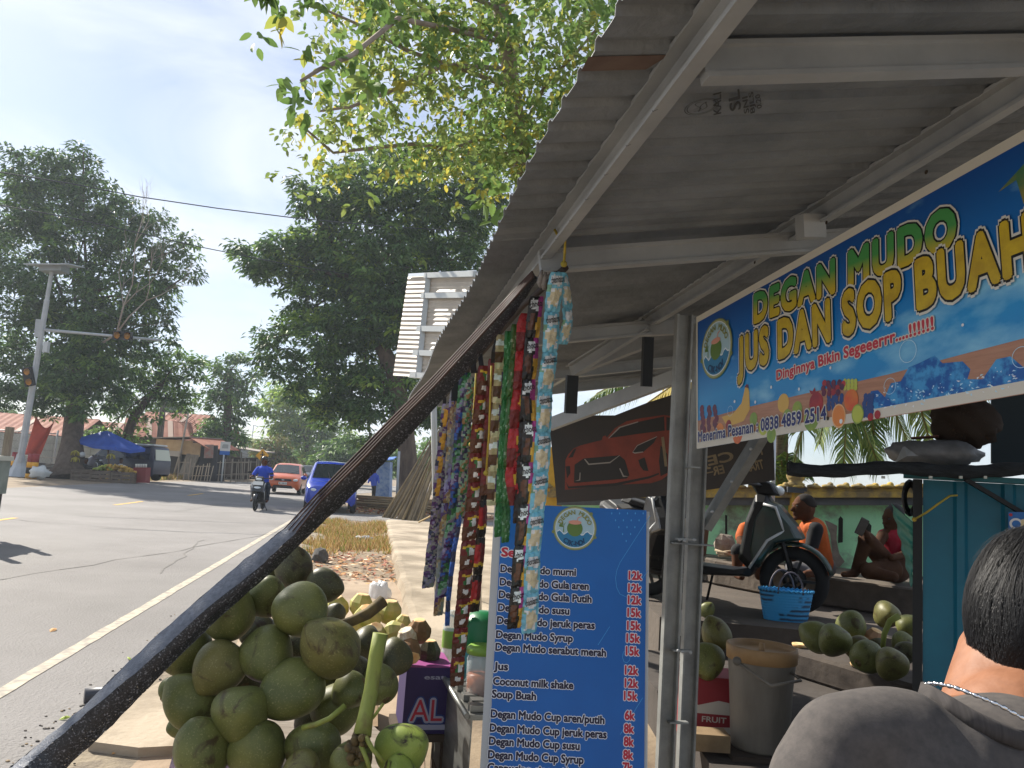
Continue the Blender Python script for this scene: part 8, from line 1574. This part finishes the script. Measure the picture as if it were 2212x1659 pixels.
def middle():
    # second stall roof farther on, lit through
    t = thing('neighbour_canopy', P(940, 830, 8.0), 'pale corrugated canopy of the next stall, sunlit beyond the roof edge', 'canopy')
    A, B, C_, D_ = P(882, 593, 7.6), P(1028, 588, 6.6), P(990, 820, 6.4), P(849, 811, 7.4); mb = MB(); n = 44; vs = []
    for k in range(n + 1):
        f = k / n; a, b = A.lerp(D_, f), B.lerp(C_, f); h = (a - CAM).normalized() * (.012 if k % 2 else -.012); vs += [a + h, a.lerp(b, .5) + h, b + h]
    mb.add(vs, [(3 * k + e, 3 * k + e + 1, 3 * k + e + 4, 3 * k + e + 3) for k in range(n) for e in (0, 1)]); mb.build('sheet', mat('translucent_zinc', 'b9b0a6', .5, c2='cfc6ba', scale=3, trans=.35), t)
    al = mat('alu_batten', 'b4b6b4', .4, .3); q = lambda x, y: A.lerp(B, x).lerp(D_.lerp(C_, x), y) - (A - CAM).normalized() * .04
    for y in (.02, .22, .54, .77, .98): MB().beam(q(.30 + y * .02, y), q(1.0, y), .06, .05, UP).build('batten', al, t)
    MB().beam(q(.33, 0), q(.42, 1), .05, .05, UP).build('rafter', al, t)
    MB().slab([q(0, -.01), q(1, -.02), q(1, .015), q(0, .02)], (A - CAM).normalized() * .01).build('flashing', mat('bright_flashing', 'c9d0d4', .35, .4), t)
    for u, v in ((915, 765), (1005, 760)): MB().tube([P(u + 20, v - 10, 6.9), gp(u + 30, 7.6)], .03, 6).build('post', al, t)
    # bamboo poles, leaning and lying
    bm = [mat('bamboo_tan', 'a08a64', .7, c2='84704f', scale=2), mat('bamboo_grey', '8c7c62', .7, c2='6e604a', scale=2)]; lt = 'bamboo poles leaning against the tree'
    for k in range(34):
        f = k / 33; a = gp(826 + 84 * f + U(-3, 3), 24.5 - 1.2 * f + U(-.2, .2)); e = P(938 + 34 * f + U(-4, 6), 925 + 30 * R() - 20 * f, 26.5); mb = MB(); r = U(.028, .045); mb.tube([a, a.lerp(e, .5) - UP * .05, e], [r, r * .9, r * .7], 6); tag(mb.build('bamboo_pole', bm[k % 2]), 'tan bamboo pole in the sheaf leaning behind the sachets', 'bamboo pole', lt)
    lt = 'bamboo poles lying in a low stack'
    for k in range(46):
        r = U(.03, .045); row = k % 9; lay = k // 9; a = W3(-.45 + U(-.3, .3), 30.0 + row * .16 + U(-.05, .05), .05 + lay * .085); e = a + PD * U(3.0, 3.9) + QD * U(-.25, .25) + UP * U(-.01, .03); mb = MB(); mb.tube([a, e], [r, r * .8], 6); tag(mb.build('bamboo_pole', mat('bamboo_red', '9a7650', .7, c2='7c5c3e', scale=3) if k % 3 else bm[0]), 'brown bamboo pole lying in the stack beside the blue car', 'bamboo pole', lt)
    o = gp(825, 44); M = frame(o, ix); t = thing('tarp_stall', o, 'small stall with blue tarpaulin beyond the lying bamboo', 'stall'); MB(M).box((0, 0, 1.0), (1.0, 1.0, 2.0)).build('body', mat('stall_blue_white', '7d94b0', .7, c2='4a6aa0', scale=4), t); MB(M).slab([(-.7, -.8, 2.0), (.7, -.8, 2.1), (.7, .8, 2.3), (-.7, .8, 2.2)], (0, 0, .05)).build('tarp', mat('tarp_blue', '2a62b4', .6), t)
    o = gp(807, 40); M = frame(o, ix); t = thing('person', o, 'small far person in blue beside the tarpaulin stall', 'person'); q = lambda x, y, z: M @ Vector((x, y, z)); blob('body', [(q(0, 0, .2), q(0, 0, .75), .10, .13, 2), (q(0, 0, .8), q(0, 0, 1.2), .17, .18, 1), (q(-.2, 0, 1.2), q(-.28, -.1, .85), .06, .05, 1), (q(.2, 0, 1.2), q(.28, -.1, .85), .06, .05, 1), (q(0, 0, 1.42), None, (.1, .1, .13), None, 0)], [SKN, mat('blue_shirt', '2547b4', .9), BLK], t, .03, 3)
    MB().ell(q(0, .02, 1.46), (.11, .11, .11)).build('hair', HR, t)
    t = thing('thin_pole', gp(856, 30), 'slim grey pole standing beside the bamboo and trunk', 'pole'); MB().tube([gp(856, 30), P(862, 975, 30)], .05, 8).build('pole', mat('pole_galvanised', 'a4acb2'), t)
    # things on the verge
    mb = MB(); o = G(690, 1203, .08); mb.ell(o, (.13, .10, .13), None, 8, 5, 0, lambda p: p * (1 + .2 * sin(p.x * 5 + p.z * 7)), False); tag(mb.build('stone', mat('dark_stone', '4c4a48', .9, c2='6a6864', scale=8)), 'dark stone at the edge of the dry grass', 'stone')
    mb = MB(); o = G(788, 1165, .03); mb.ell(o, (.2, .16, .07), None, 18, 10, 0, lambda p: p * (1 + .2 * sin(p.x * 7 + p.y * 5) + .15 * sin(p.y * 13 + p.x * 3))); tag(mb.build('plastic_scrap', mat('grey_plastic_scrap', '77797c', .4, c2='b9bcc0', scale=9)), 'crumpled grey plastic scrap in the dry grass', 'plastic scrap')
    for u, v, lab in ((820, 1283, 'clear plastic bag caught at the kerb behind the peeled coconuts'),):
        mb = MB(); o = G(u, v, .05); mb.ell(o, (.12, .1, .14), None, 16, 10, 0, lambda p: p * (1 + .25 * sin(p.x * 6 + p.y * 5) + .12 * sin(p.z * 11))); tag(mb.build('plastic_bag', mat('bag_clear2', 'd4d8dc', .25, alpha=.6)), lab, 'bag')
    # net frame foot: the fallen tin at the verge
    mb = MB(); o = G(182, 1502, .05); mb.tube([o, o + PD * .25 + QD * .1], .04, 10); tag(mb.build('plastic_bottle', mat('dark_bottle', '3a3c44', .4)), 'dark plastic bottle lying under the net edge at the roadside', 'bottle')
middle()

# ------------------------------------------------------------ the hazy tropical air
def haze():
    mb = MB(); mb.box((0, 90, 14), (420, 260, 31)); o = mb.build('haze', bpy.data.materials.new('hazy_air'), org=(0, 0, 0)); m = o.data.materials[0]; m.use_nodes = True; nt = m.node_tree; nt.nodes.clear()
    v = nt.nodes.new('ShaderNodeVolumePrincipled'); v.inputs['Color'].default_value = (.78, .88, 1, 1); v.inputs['Density'].default_value = 0.0009; v.inputs['Anisotropy'].default_value = .3
    out = nt.nodes.new('ShaderNodeOutputMaterial'); nt.links.new(v.outputs[0], out.inputs['Volume']); o['kind'] = 'stuff'; o['label'] = 'thin bright haze in the warm air over the road'; o['category'] = 'haze'
haze()
